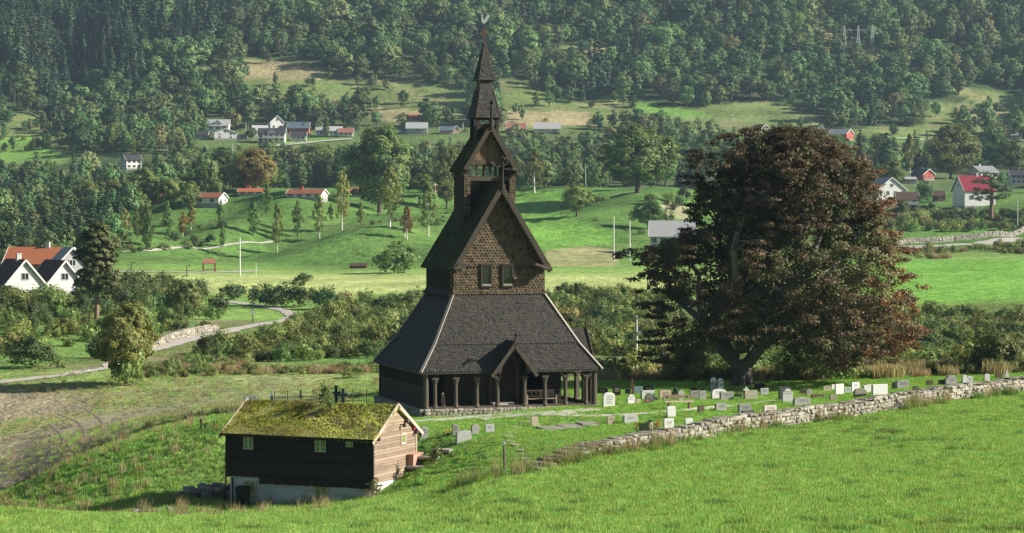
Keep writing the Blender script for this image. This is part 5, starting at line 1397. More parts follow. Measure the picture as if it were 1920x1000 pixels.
# churchyard bench
p = hit(1273, 767, 116); cb = empty('bench', p, R(12), 'plain wooden bench with one back plank on the churchyard lawn', 'bench')
BR = pmat('brown bench wood', (.20, .14, .10), (.34, .25, .19), rough=.8, scale=4)
mb = MB(); mb.box(-.9, .9, -.2, .18, .40, .46, .8); mb.build('seat', pmat('pale bench plank', (.42, .34, .27), (.55, .46, .38), rough=.8, scale=4), cb)
mb = MB(); mb.box(-.9, .9, .2, .24, .62, .80, .3); mb.build('backrest', BR, cb)
for x in (-.62, .62): mb = MB(); mb.box(x-.04, x+.04, -.16, .16, -.1, .40, .5); mb.box(x-.03, x+.03, .16, .2, -.1, .78, .5); mb.build('leg', BR, cb)
def inchurch(X, D):
    c, s = math.cos(TH), math.sin(TH); a = (X-CX)*c+(D-CY)*s; b = -(X-CX)*s+(D-CY)*c
    return (a > -.1) & (a < W+1.2) & (b > -.1) & (b < L+.1)
def inhut(X, D):
    c, s = math.cos(HTH), math.sin(HTH); a = (X-HX)*c+(D-HD)*s; b = -(X-HX)*s+(D-HD)*c
    return (a > .1) & (a < HL) & (b > .05) & (b < HWd)
# ------------------------------------------------------------------ houses
HC = {}
def hm(name, c, rough=.8, **k):
    if name not in HC: HC[name] = pmat(name, tuple(v*.88 for v in c), tuple(min(1, v*1.08) for v in c), rough=rough, scale=1.2, bump=.05, **k)
    return HC[name]
WHT = hm('white house paint', (.66, .66, .64)); ROOFM = {}
roofs = dict(dark=(.05, .05, .055), grey=(.19, .20, .21), orange=(.36, .13, .065), redbrown=(.23, .09, .06), rust=(.30, .13, .095), maroon=(.20, .022, .04), brown=(.085, .055, .042), lightgrey=(.36, .37, .37), blue=(.10, .14, .18))
walls = dict(white=(.66, .66, .64), red=(.42, .07, .05), darkred=(.17, .04, .03), wood=(.38, .20, .10), green=(.30, .42, .34), cream=(.60, .54, .42), grey=(.42, .43, .42), blue=(.45, .52, .56), salmon=(.50, .20, .15))
def tile(name):
    if name in ROOFM: return ROOFM[name]
    m = pmat(name+' roof tiles', tuple(v*.8 for v in roofs[name]), tuple(v*1.15 for v in roofs[name]), rough=.75, scale=1.5, bump=.15); ROOFM[name] = m; return m
def house(px, py, w, h, label, wall='white', roof='dark', rot=0., dep=None, rise=None, D=None, d0=200, win=3, rows_=1, chim=None, gw=0, name='house', cat='house', gwin=2, porch=False, balcony=False, dormer=False, chimmat='brick', sink=0.):
    """w, h (wall height) in photo pixels; long side faces the viewer when rot = 0"""
    p = hit(px, py, d0) if D is None else Vector(((px-960)/F*D, D, Hs((px-960)/F*D, D)))
    if sink: p.z -= sink
    k_ = p.y/F; w_ = w*k_; h_ = h*k_; dep = (dep*k_ if dep else min(w_*.75, 8.)); rise = rise*k_ if rise else dep*.38
    o = empty(name, p, R(rot), label, cat); a, b = w_/2, dep/2; wm = hm(wall+' house paint', walls[wall])
    mb = MB(); mb.box(-a, a, -b, b, -2.5, h_, .5)
    for s in (-1, 1): mb.prism([(s*a, -b, h_-.001), (s*a, b, h_-.001), (s*a, 0, h_+rise-.02)], (-s*.12, 0, 0), .5)
    mb.build('wall', wm, o)
    mb = MB(); mb.box(-a-.03, a+.03, -b-.03, b+.03, -2.5, .25, .3); mb.build('foundation', hm('grey plinth', (.3, .3, .29)), o)
    ov = .45; og_ = .4; sl = rise/b; mb = MB()
    for s in (-1, 1): mb.prism([(-a-og_, s*(b+ov), h_-ov*sl), (-a-og_, 0, h_+rise), (-a-og_, 0, h_+rise+.16), (-a-og_, s*(b+ov), h_-ov*sl+.16)], (w_+2*og_, 0, 0), .5)
    rf = mb.build('roof', tile(roof), o)
    mb = MB()
    for s in (-1, 1):
        for q in (-1, 1): mb.beam((q*(a+og_+.02), s*(b+ov), h_-ov*sl+.06), (q*(a+og_+.02), 0, h_+rise+.06), .08, .26, .5, up=(0, 0, 1))
    mb.build('verge_board', WHT, o)
    if chim is not None:
        ch, cw = (chim if isinstance(chim, tuple) else (chim, .7)); mb = MB()
        mb.box(ch*a-cw/2, ch*a+cw/2, -.35, .35, h_, h_+rise+1.0, .5); mb.box(ch*a-cw/2-.06, ch*a+cw/2+.06, -.41, .41, h_+rise+.85, h_+rise+1.0, .6)
        mb.build('chimney', hm('red brick chimney', (.40, .13, .08)) if chimmat == 'brick' else hm('pale chimney', (.55, .55, .53)), rf)
    def window(x, z, ww, wh_, face):
        f = MB(); g_ = MB(); t = .09
        for q in ((-ww/2-t, -ww/2, -wh_/2-t, wh_/2+t), (ww/2, ww/2+t, -wh_/2-t, wh_/2+t), (-ww/2, ww/2, wh_/2, wh_/2+t), (-ww/2, ww/2, -wh_/2-t, -wh_/2), (-.04, .04, -wh_/2, wh_/2)):
            if face == 'f': f.box(x+q[0], x+q[1], -b-.07, -b+.02, z+q[2], z+q[3], .5)
            else: s = 1 if face == 'r' else -1; f.box(*sorted((s*(a-.02), s*(a+.07))), x+q[0], x+q[1], z+q[2], z+q[3], .5)
        if face == 'f': g_.box(x-ww/2, x+ww/2, -b-.03, -b-.02, z-wh_/2, z+wh_/2, .5)
        else: g_.box(*sorted((s*(a+.02), s*(a+.03))), x-ww/2, x+ww/2, z-wh_/2, z+wh_/2, .5)
        fo = f.build('window', WHT if wall != 'white' else hm('grey window frame', (.45, .46, .46)), o); g_.build('pane', PANE, fo)
    for r_ in range(rows_):
        z = h_*(r_+.56)/rows_
        for i in range(win): window(-a+w_*(i+.5+.06*math.sin(i*5+px))/win, z, min(1.3, w_/win*.5), min(1.25, h_/rows_*.45), 'f')
        for face in ('r', 'l'):
            for i in range(gwin): window(-b+dep*(i+.5)/gwin, z, .9, min(1.2, h_/rows_*.45), face)
    if gw:
        for face in ('r', 'l'): window(0, h_+rise*.35, 1.0, .9, face)
    if balcony:
        f = MB(); zb = h_*.5; f.box(-a, a, -b-1.6, -b, zb-.1, zb, .4)
        for i in range(int(w_/.35)): f.box(-a+i*.35, -a+i*.35+.22, -b-1.62, -b-1.56, zb, zb+.85, .5)
        f.box(-a, a, -b-1.65, -b-1.55, zb+.85, zb+.95, .6)
        for q in (-a+.1, 0, a-.1): f.box(q-.08, q+.08, -b-1.6, -b-1.45, -1.5, zb, .5)
        f.build('balcony', WHT, o)
    if dormer:
        f = MB(); dw = w_*.16; z0 = h_+.15; zt = h_+rise*.9
        f.prism([(-dw, -b*.95, z0), (dw, -b*.95, z0), (dw, -b*.95, z0+(zt-z0)*.45), (0, -b*.95, zt), (-dw, -b*.95, z0+(zt-z0)*.45)], (0, b*.8, 0), .5); f.build('dormer', wm, o)
        f = MB()
        for s in (-1, 1): f.prism([(0, -b*1.02, zt+.12), (s*dw*1.25, -b*1.02, z0+(zt-z0)*.34), (s*dw*1.25, -b*1.02, z0+(zt-z0)*.34-.14), (0, -b*1.02, zt-.02)], (0, b*.95, 0), .5)
        f.build('dormer_roof', tile(roof), rf)
    return o
# far hamlet on the slope, from left
d = 1000
house(410, 247, 40, 11, 'white hillside house with a grey roof and central gable behind the chalet', roof='lightgrey', rot=0, d0=1100, dormer=True, rows_=1)
house(421, 261, 34, 11, 'white chalet with wide gable and balcony facing the valley', rot=-78, dep=42, rise=8, roof='lightgrey', d0=d, rows_=2, gw=1)
house(378, 261, 25, 7, 'small grey roofed garage left of the white chalet', wall='grey', roof='dark', d0=d, win=2)
house(454, 261, 15, 4, 'tiny white shed with grey roof beside the white chalet', roof='grey', d0=d, win=1)
house(487, 256, 28, 12, 'light house with grey gable roof left behind the big white balcony house', roof='lightgrey', d0=1060, rot=20)
house(516, 250, 30, 20, 'tall white gabled house with dark roof rising behind the balcony house', rot=-70, roof='dark', d0=1080, dep=26, rise=12, gw=1)
house(510, 267, 50, 15, 'large white house with black roof, dormer and long white balcony', roof='dark', d0=d, win=5, rows_=2, balcony=True, dormer=True, dep=30, rise=11)
house(560, 252, 40, 11, 'red barn with dark grey roof in the middle of the hamlet', wall='red', roof='blue', d0=1040, win=2)
house(560, 264, 29, 8, 'grey house with dark roof in front of the red barn', wall='grey', roof='dark', d0=d, win=3)
house(603, 256, 18, 12, 'small pale house with a red side in the row of the hamlet', wall='blue', roof='lightgrey', d0=1040, win=1)
house(628, 256, 26, 11, 'white hamlet house with grey roof left of the rust roofed one', roof='lightgrey', d0=1030, rot=10)
house(649, 257, 26, 8, 'white hamlet house with rust red roof at the right end of the row', roof='rust', d0=1030, rot=0)
house(781, 237, 40, 10, 'orange roofed wooden house above the green metal barn', wall='wood', roof='orange', d0=1100, rot=15, rows_=2, balcony=True)
house(782, 250, 38, 9, 'pale green metal barn with light grey roof', wall='green', roof='lightgrey', d0=1050, rot=0, win=1)
house(757, 250, 15, 6, 'low grey shed attached left of the pale green barn', wall='grey', roof='blue', d0=1040, win=1)
house(838, 251, 24, 6, 'low dark roofed wing of the salmon red house', wall='salmon', roof='blue', d0=1050, win=2)
house(853, 250, 16, 8, 'small salmon red gabled house right of the pale green barn', wall='salmon', roof='rust', d0=1050, rot=-75, gw=1)
house(968, 249, 35, 7, 'white farmhouse with faded red roof right of the church spire', roof='rust', d0=1050, win=4)
house(1026, 249, 48, 7, 'long white barn with light grey roof right of the church spire', wall='cream', roof='lightgrey', d0=1050, win=2)
house(1233, 239, 34, 9, 'white farmhouse with red brown roof high above the meadow', roof='redbrown', d0=1080, rot=12, gw=1, rows_=1)
house(1426, 252, 30, 9, 'white gabled house with brown roof above the copper beech', roof='brown', d0=1050, rot=-60, gw=1)
house(1464, 250, 22, 6, 'low white house partly hidden behind the beech top', roof='grey', d0=1050)
house(1537, 252, 14, 11, 'narrow white gabled house half hidden by a birch', roof='grey', d0=1050, rot=-80, gw=1)
house(1577, 263, 38, 11, 'white and red barn with light grey roof above the beech', wall='red', roof='lightgrey', d0=1030, rot=-38, dep=26, rise=9, gw=1)
house(1904, 262, 18, 8, 'small white house at the far right edge above the road', roof='grey', d0=1040)
house(247, 317, 30, 17, 'white two storey farmhouse with dark roof among trees on the left slope', roof='dark', d0=900, rot=30, rows_=2, gw=1, dep=24, rise=9)
house(230, 316, 18, 6, 'low white extension with dark roof beside the two storey farmhouse', roof='dark', d0=900, win=2)
# bungalows behind the green knolls
house(256, 387, 30, 17, 'white bungalow end with orange roof and big dark window', roof='orange', d0=690, rot=15, win=1, chim=(.9, 1.4), rise=6, dep=40)
house(303, 378, 34, 11, 'orange roofed white bungalow half hidden behind a garden tree', roof='orange', d0=690, win=3, rise=6)
house(384, 383, 72, 12, 'long white bungalow with red tiled roof and brick chimney', roof='redbrown', d0=690, chim=(-.5, 1.3), rot=-12, win=3, rise=9, dep=50)
house(472, 366, 46, 6, 'bungalow with orange roof and chimney just behind the grassy knoll', roof='orange', d0=690, chim=(-.3, 1.3), win=3, rise=6)
house(576, 372, 66, 8, 'white bungalow with red brown roof behind the knoll near the centre left', roof='redbrown', d0=690, chim=(-.35, 1.1), rot=-10, win=4, rise=8)
house(674, 367, 58, 8, 'bungalow with long salmon orange roof behind the tall birches', roof='orange', d0=690, win=4, rise=6)
house(815, 360, 24, 14, 'dark red wooden house with pale verge behind the church tower', wall='darkred', roof='brown', d0=690, rot=-50, rise=8, win=1)
house(98, 413, 44, 9, 'dark red house half hidden among trees on the far left', wall='darkred', roof='redbrown', D=700, win=3)
# big trio on the left
house(78, 520, 118, 66, 'wooden house with long orange tiled roof behind the two white gables', wall='wood', roof='orange', D=405, rot=-6, rise=28, dep=78, chim=(.2, .7), chimmat='pale', win=3)
house(30, 575, 96, 46, 'white gabled house with dark brown tiled roof at the left edge', roof='brown', D=352, rot=-58, rise=46, dep=80, gw=1, rows_=1, chim=(.3, .6), chimmat='pale', gwin=2)
house(104, 572, 96, 44, 'white gabled house with dark brown roof behind the tall pine', roof='brown', D=362, rot=-58, rise=44, dep=74, gw=1, rows_=1, gwin=2)
house(128, 560, 50, 60, 'pale gabled house with light verge between orange roof and pine', wall='grey', roof='lightgrey', D=384, rot=-62, rise=42, dep=80, gw=1)
house(259, 524, 40, 6, 'low dark roofed shed in the field right of the pine', wall='darkred', roof='dark', D=440, rise=8, dep=24, win=1, name='shed', cat='shed')
# white house behind the beech, right side houses
house(1262, 470, 84, 38, 'white house with grey tiled roof behind the left branches of the copper beech', roof='lightgrey', D=560, rot=-6, rise=27, dep=62, win=5, rows_=2)
house(1660, 386, 52, 30, 'white house with glass gable front and deck right of the copper beech', roof='lightgrey', d0=600, rot=-72, rise=22, dep=60, gw=1, rows_=2, gwin=4)
house(1700, 394, 40, 20, 'brown roofed annex with white balcony beside the glass fronted house', wall='grey', roof='brown', d0=600, rise=13, dep=34, win=2, rows_=2, balcony=True)
house(1826, 388, 62, 31, 'white house with maroon red roof behind the twisted pine', roof='maroon', d0=600, rot=14, rise=27, dep=54, win=2, gw=1, chim=(.2, .6), chimmat='pale')
house(1760, 378, 22, 12, 'little red brown garden cabin between two white houses', wall='darkred', roof='brown', d0=600, rise=7, dep=16, win=1, name='cabin', cat='cabin')
house(1730, 337, 36, 10, 'red wooden house with dark blue grey roof above the annex', wall='red', roof='blue', d0=690, rot=-60, rise=9, win=2)
house(1843, 336, 48, 12, 'white house with grey roof and white chimney on the right hillside', roof='grey', d0=690, rot=35, rise=12, chim=(-.4, .6), chimmat='pale', win=3)
house(1912, 346, 40, 17, 'white two storey house with dark roof at the right edge', roof='dark', d0=600, rise=9, rows_=2, win=4)
house(1692, 343, 46, 6, 'low building with long pale roof seen above the glass fronted house', wall='wood', roof='lightgrey', d0=690, rise=4, win=4)

# ------------------------------------------------------------------ lamp posts, poles, shelter, pylon, sign, car
def lamp(px, py, hpx, label, mat=ZINC, r=.07, arm=.5, head=True, name='street_lamp', d0=200, D=None, cat='street lamp'):
    p = hit(px, py, d0) if D is None else Vector(((px-960)/F*D, D, Hs((px-960)/F*D, D))); h = hpx*p.y/F
    o = empty(name, p, 0, label, cat)
    mb = MB(); mb.tube([(0, 0, -.3), (0, 0, h*.5), (0, 0, h)], [r*1.2, r, r*.75], 8, .5); mb.build('pole', mat, o)
    if head:
        mb = MB(); mb.tube([(0, 0, h-.05), (arm*.4, 0, h+.06), (arm, 0, h+.04)], [.04, .04, .04], 6, .5)
        mb.prism([(arm-.1, -.12, h-.06), (arm+.45, -.10, h-.02), (arm+.45, -.10, h+.07), (arm-.1, -.12, h+.12)], (0, .24, 0), .8); mb.build('lamp_head', mat, o)
    return o
DG_ = pmat('dark green steel', (.03, .05, .045), (.05, .08, .07), rough=.5, bump=0); WP = pmat('white steel', (.62, .62, .62), (.72, .72, .72), rough=.5, bump=0)
lp = lamp(1194, 727, 118, 'tall white lamp post with floodlight head right of the church', WP, .07, .0, False, D=184)
h = 122*lp.location.y/F
mb = MB(); mb.prism([(-.12, -.12, h-.05), (.16, -.12, h-.12), (.18, -.12, h+.06), (-.06, -.12, h+.12)], (0, .3, 0), .8); mb.build('lamp_head', WP, lp)
mb = MB(); mb.tube([(0, 0, h*.33), (.2, -.05, h*.33)], .03, 6, .4); mb.tube([(.12, -.12, h*.33), (.14, .06, h*.33)], .15, 12, .4); mb.build('spotlight', IRON, lp)
mb = MB(); mb.tube([(0, 0, h*.72), (.2, -.04, h*.74)], .025, 6, .4); mb.box(.12, .30, -.12, .05, h*.73, h*.78, .5); mb.build('floodlight', ZINC, lp)
l_ = lamp(474, 604, 66, 'dark green footpath lamp with a small white notice on its post', DG_, .07, .25, d0=260)
mb = MB(); mb.box(-.22, .22, -.12, -.09, 1.0, 1.6, .5); mb.build('notice', WP, l_)
lamp(450, 509, 75, 'tall pale lamp pole in the meadow right of the red shelter', WP, .12, .2, D=470)
lamp(480, 512, 28, 'short thin pale pole in the meadow right of the tall lamp pole', WP, .06, 0, False, name='pole', cat='pole', D=465)
lamp(246, 510, 38, 'dark footpath lamp left of the dark roofed shed', DG_, .08, .4, D=440)
lamp(350, 512, 22, 'short dark footpath lamp left of the red shelter', DG_, .08, .4, D=455)
lamp(1151, 497, 84, 'left one of two tall white poles beside the copper beech', WP, .12, 0, False, name='pole', cat='pole', D=520)
lamp(1181, 492, 76, 'right one of two tall white poles beside the copper beech', WP, .12, 0, False, name='pole', cat='pole', D=520)
lamp(759, 449, 22, 'white lamp post by the yellowing tree left of the church', WP, .10, .3, D=600)
lamp(436, 300, 30, 'grey roadside pole on the far slope below the hamlet', ZINC, .15, 0, False, name='pole', cat='pole', d0=950)
lamp(314, 292, 16, 'small grey pole on the far slope right of the white farmhouse', ZINC, .15, 0, False, name='pole', cat='pole', d0=930)
lamp(461, 246, 16, 'grey pole beside the hedge of the far hamlet', ZINC, .15, 0, False, name='pole', cat='pole', d0=1050)
lamp(868, 249, 18, 'left pale utility pole beside the salmon red house', ZINC, .17, 0, False, name='pole', cat='pole', d0=1050)
lamp(963, 249, 24, 'pale utility pole in front of the faded red farmhouse roof', ZINC, .15, 0, False, name='pole', cat='pole', d0=1040)
lamp(1908, 430, 62, 'grey wooden pole in the garden at the right edge', ZINC, .12, 0, False, name='pole', cat='pole', d0=590)
lamp(1911, 330, 48, 'thin grey pole above the right edge houses', ZINC, .12, 0, False, name='pole', cat='pole', d0=690)
lamp(1098, 370, 42, 'slim grey pole before the spruce belt right of the church tower', ZINC, .10, 0, False, name='pole', cat='pole', D=800)
lamp(272, 15, 18, 'thin pale mast at the top edge of the wooded hillside', ZINC, .2, 0, False, name='pole', cat='pole', d0=1400)
# shelter
p = hit(392, 510, 380); k_ = p.y/F
sh = empty('shelter', p, .15, 'small open red shelter with tiled hip roof in the meadow', 'shelter')
RD = hm('dark red timber', (.22, .06, .045)); a, hh = 11*k_, 16*k_
for x in (-a, a):
    for y in (-a*.7, a*.7): mb = MB(); mb.box(x-.12, x+.12, y-.12, y+.12, -.2, hh, .5); mb.build('post', RD, sh)
mb = MB()
b = a*1.2; 
for s in (-1, 1): mb.prism([(-b, s*b*.9, hh-.1), (-b*.75, 0, hh+7*k_), (b*.75, 0, hh+7*k_), (b, s*b*.9, hh-.1)], (0, 0, .15), .5)
for s in (-1, 1): mb.prism([(s*b, -b*.9, hh-.1), (s*b, b*.9, hh-.1), (s*b*.75, 0, hh+7*k_)], (0, 0, .14), .5)
mb.build('roof', tile('rust'), sh)
mb = MB(); mb.box(-a, a, a*.5, a*.7, .3, .45, .5); mb.build('bench_board', RD, sh)
p = hit(672, 503, 380); k_ = p.y/F
gb = empty('shelter', p, 0, 'low brown roofed hutch in the meadow beside the round willow bush', 'shelter')
mb = MB(); mb.prism([(-16*k_, -.8, 0), (-16*k_, .8, 0), (-16*k_, .8, .5), (-16*k_, -.8, .5)], (32*k_, 0, 0), .5); mb.build('wall', RD, gb)
mb = MB(); mb.prism([(-17*k_, -1.1, .45), (-17*k_, 0, 1.1), (-17*k_, 1.1, .45)], (33*k_, 0, 0), .5); mb.build('roof', tile('brown'), gb)
# power pylon: three lattice masts with a crossbar
p = hit(1609, 97, 1180); k_ = p.y/F
py_ = empty('power_pylon', p, 0, 'steel power pylon of three lattice masts joined by a crossbar on the hillside', 'pylon')
HP = 48*k_
for x in (-26*k_, 0, 26*k_):
    mb = MB(); zb = Hs(p.x+x, p.y)-p.z-.5; A_ = []
    for sx in (-1, 1):
        for sy in (-1, 1): mb.beam((x+sx*1.1, sy*1.1, zb), (x+sx*.15, sy*.15, HP), .16, .16, .5)
    n = 9
    for i in range(n):
        z0 = zb+(HP-zb)*i/n; z1 = zb+(HP-zb)*(i+1)/n; r0 = 1.1-.95*i/n; r1 = 1.1-.95*(i+1)/n
        for s in (-1, 1): mb.beam((x-r0, s*r0, z0), (x+r1, s*r1, z1), .1, .1, .5); mb.beam((x+r0, s*r0, z0), (x-r1, s*r1, z1), .1, .1, .5)
    mb.build('lattice_mast', ZINC, py_)
mb = MB()
for z in (.80, .84): mb.beam((-34*k_, 0, HP*z), (34*k_, 0, HP*z), .15, .15, .5)
for i in range(24): x = -34*k_+68*k_*i/24; mb.beam((x, 0, HP*.80), (x+68*k_/24, 0, HP*.84), .1, .1, .5)
mb.build('crossbar', ZINC, py_)
for i, x in enumerate((-31, -13, 13, 31)): mb = MB(); mb.tube([(x*k_, 0, HP*.80), (x*k_, 0, HP*.72)], .14, 6, .4); mb.build('insulator', ZINC, py_)
# triangular road sign
p = hit(1877, 459, 470); k_ = p.y/F; rs = empty('road_sign', p, 0, 'white triangular give way sign beside the road at the right edge', 'road sign')
mb = MB(); mb.tube([(0, 0, -.2), (0, 0, 12*k_)], .05, 8, .5); mb.build('pole', ZINC, rs)
mb = MB(); z = 15*k_; mb.prism([(0, -.07, 10*k_), (.5, -.07, z), (-.5, -.07, z)], (0, .03, 0), .5); mb.build('sign_rim', hm('red sign paint', (.5, .05, .04)), rs)
mb = MB(); mb.prism([(0, -.09, 10.8*k_), (.38, -.09, z-.08), (-.38, -.09, z-.08)], (0, .015, 0), .5); mb.build('sign_plate', WHT, rs)
# parked car near the glass fronted house
p = hit(1691, 403, 590); ca = empty('parked_car', p, .5, 'white car parked below the annex with the balcony', 'car')
mb = MB(); pr = [(-2.1, .3), (-2.15, .75), (-1.3, .92), (-.7, 1.42), (.8, 1.45), (1.5, .95), (2.1, .85), (2.15, .3)]
mb.prism([(x, -.85, z) for x, z in pr], (0, 1.7, 0), .5); mb.build('body', WHT, ca)
mb = MB(); mb.prism([(-1.15, -.87, .95), (-.65, -.87, 1.34), (.75, -.87, 1.36), (1.3, -.87, .97)], (0, 1.74, 0), .5); mb.build('window', PANE, ca)
for x in (-1.3, 1.35):
    for y in (-.86, .72): mb = MB(); mb.tube([(x, y, .32), (x, y+.16, .32)], .33, 14, .3); mb.build('wheel', IRON, ca)
# ------------------------------------------------------------------ copper beech
g = np.random.default_rng(42)
BX, BD = (1393-960)/F*162, 162.0; bz = Hs(BX, BD)
beech = empty('copper_beech', (BX, BD, bz), 0, 'huge spreading copper beech with dark red bronze leaves and a short thick trunk', 'tree')
kB = BD/F
def bp(px, py, dy=0.): return Vector(((px-960)*kB-BX, dy, ZC-(py-HY)*kB-bz))
mb = MB()
mb.tube([bp(1393, 738), bp(1393, 722), bp(1392, 705), bp(1394, 690), bp(1396, 676)], [.82, .62, .58, .60, .45], 14, .5)
for a in range(7):
    t = a*.9; mb.tube([Vector((1.15*math.cos(t), 1.15*math.sin(t), -.3)), Vector((.6*math.cos(t), .6*math.sin(t), .2)), Vector((.38*math.cos(t), .38*math.sin(t), 1.1))], [.14, .24, .2], 7, .4)
limbs = [[(1385, 690, 0), (1352, 655, .6), (1328, 620, 1.), (1313, 575, 1.), (1312, 515, .6), (1290, 480, .6), (1262, 462, .8)],
 [(1398, 690, 0), (1420, 660, -.8), (1445, 625, -1.6), (1480, 570, -2.2), (1530, 510, -2.6), (1580, 460, -2.6), (1610, 430, -2.)],
 [(1390, 660, 0), (1385, 600, 1), (1375, 520, 1.6), (1372, 430, 1.5), (1390, 350, 1.5), (1420, 300, 1)],
 [(1396, 660, 0), (1415, 590, 0), (1440, 500, -.6), (1468, 400, -1), (1480, 330, -1), (1480, 290, -.5)],
 [(1400, 680, 0), (1440, 640, 2), (1500, 590, 4), (1560, 540, 5), (1620, 500, 6)],
 [(1380, 670, 0), (1330, 610, 3), (1275, 565, 4), (1240, 545, 4.5)],
 [(1390, 640, 0), (1380, 560, -2.5), (1365, 470, -4), (1380, 400, -4), (1400, 350, -3)],
 [(1400, 630, 0), (1450, 560, -3), (1500, 490, -4.5), (1530, 430, -4), (1530, 380, -3)],
 [(1395, 630, 0), (1410, 520, 4), (1430, 420, 6.5), (1450, 330, 6)]]
ends = []
for L_ in limbs:
    pts = [bp(*q) for q in L_]; n = len(pts); mb.tube(pts, [.33*(1-.82*i/(n-1))+.02 for i in range(n)], 8, random.random())
    for i in range(1, n-1):
        for r_ in range(3):
            q = pts[i]; a = random.uniform(0, 6.28); ln = random.uniform(1.0, 2.6)*(1 if i < n-1 else .6)
            e = q+Vector((math.cos(a)*ln, math.sin(a)*ln, random.uniform(-.3, 1.8))); m = (q+e)/2+Vector((0, 0, .3))
            w_ = .16*(1-.6*i/n); mb.tube([q, m, e], [w_, w_*.6, w_*.2], 5, random.random()); ends.append(e)
mb.build('trunk', BEECHBARK, beech, smooth_=True)
# crown outline (photo pixels), left and right limit at each height
YS = [243, 260, 285, 320, 360, 400, 440, 475, 510, 550, 590, 620, 650, 680, 700]
XL = [1398, 1345, 1300, 1288, 1282, 1288, 1268, 1150, 1178, 1212, 1222, 1226, 1208, 1225, 1262]
XR = [1530, 1565, 1606, 1642, 1662, 1672, 1684, 1700, 1712, 1722, 1732, 1728, 1712, 1660, 1560]
K = 2500; C = []; Rd = []; red = []; grn = []
while len(C) < K:
    py = g.uniform(245, 680); xl, xr = np.interp(py, YS, XL), np.interp(py, YS, XR); mx, hx = (xl+xr)/2, (xr-xl)/2
    u, v = g.uniform(-1, 1, 2); r2 = math.hypot(u, v)
    if r2 > 1 or r2 < .30*g.random(): continue
    if py > 640 and abs(mx+u*hx-1395) < 95: continue
    under = (py-540)/110.
    if under > 0 and r2 < .50*min(1, under) and g.random() < .8: continue
    px = mx+u*(hx-12); x = (px-960)*kB; y = v*hx*kB*.92
    q = fbm(np.array([x*1.0+y*.3+40]), np.array([ZC-(py-HY)*kB*1.0+y*.6]), 3.2, 2)[0]
    left = (px < 1360) and (py < 520)
    if q < (-.32 if not left else -.06): continue
    C.append([x-BX, y, ZC-(py-HY)*kB-bz]); s = g.uniform(.4, .85)*(.75 if r2 > .85 else 1); Rd.append([s*1.08, s*1.08, s*.78])
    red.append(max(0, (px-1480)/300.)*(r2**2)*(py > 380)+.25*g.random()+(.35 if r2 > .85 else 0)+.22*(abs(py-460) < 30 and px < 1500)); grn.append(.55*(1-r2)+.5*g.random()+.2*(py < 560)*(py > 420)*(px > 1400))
for i in range(330):      # loose sprays that fray the outline
    py = g.uniform(240, 690); a = g.uniform(0, 6.28); xl, xr = np.interp(py, YS, XL), np.interp(py, YS, XR); k2 = g.uniform(.93, 1.07)
    px = (xl+xr)/2+math.cos(a)*(xr-xl)/2*k2; y = math.sin(a)*(xr-xl)/2*kB*k2*.92
    if abs(px-1395) < 110 and py > 630: continue
    C.append([(px-960)*kB-BX, y, ZC-(py-HY)*kB-bz]); s = g.uniform(.3, .6); Rd.append([s*1.3, s*1.3, s*.4]); red.append(.3+.3*g.random()+max(0, (px-1500)/420.)); grn.append(.2)
C = np.array(C); Rd = np.array(Rd); red = np.array(red); grn = np.array(grn)
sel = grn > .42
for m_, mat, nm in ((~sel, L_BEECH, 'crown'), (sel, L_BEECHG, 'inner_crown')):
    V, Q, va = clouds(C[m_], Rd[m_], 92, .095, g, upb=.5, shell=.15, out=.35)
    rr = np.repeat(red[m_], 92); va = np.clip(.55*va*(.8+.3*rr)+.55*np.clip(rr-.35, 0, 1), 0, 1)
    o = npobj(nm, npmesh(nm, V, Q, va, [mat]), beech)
mb = MB()
for c in C:
    e = Vector(c); q = min(ends, key=lambda z: (z-e).length)
    if (q-e).length < 1.9: mb.tube([q, (q+e)/2+Vector((0, 0, .15)), e], [.045, .03, .012], 4, .5, cap=False)
mb.build('twigs', BEECHBARK, beech)

# ------------------------------------------------------------------ hero pine at the left
def pine(px, py, hpx, spec, label, d0=205, D=None, bare=.0, seed=1):
    g = np.random.default_rng(seed); p = hit(px, py, d0) if D is None else Vector(((px-960)/F*D, D, Hs((px-960)/F*D, D)))
    k_ = p.y/F; o = empty('pine_tree', p, 0, label, 'tree'); mb = MB(); C = []; Rd = []
    def q(dx, h, dy=0): return Vector((dx*k_, dy*k_, h*k_))
    n = 7; tr = [q(spec['lean']*(i/n)**1.5+random.uniform(-1, 1), hpx*.95*i/n) for i in range(n+1)]; tr[0].z = -.4
    mb.tube(tr, [5.2*k_*(1-.8*i/n) for i in range(n+1)], 9, .5)
    for (dx, h, w_, hh) in spec['pads']:
        kk = max(4, int(w_*hh/27)); base = min(1, h/hpx/.95)
        tp = q(spec['lean']*base**1.5, h*.93)
        for i in range(kk):
            a = g.uniform(0, 6.28); r_ = g.random()**.5*w_/2
            c = q(dx+math.cos(a)*r_, h+g.uniform(-.5, .5)*hh, math.sin(a)*r_*.9); C.append(c); s = g.uniform(6, 10)*k_; Rd.append([s, s, s*.5])
            if i % 3 == 0: mb.tube([tp, (tp+c)/2+Vector((0, 0, -.1)), c], [1.1*k_, .7*k_, .2*k_], 5, .5)
    mb.build('trunk', PINEBARK, o)
    V, Q, va = clouds(np.array(C), np.array(Rd), 95, .16, g, upb=.4, shell=.1)
    npobj('crown', npmesh('crown', V, Q, va, [L_PINE]), o); return o
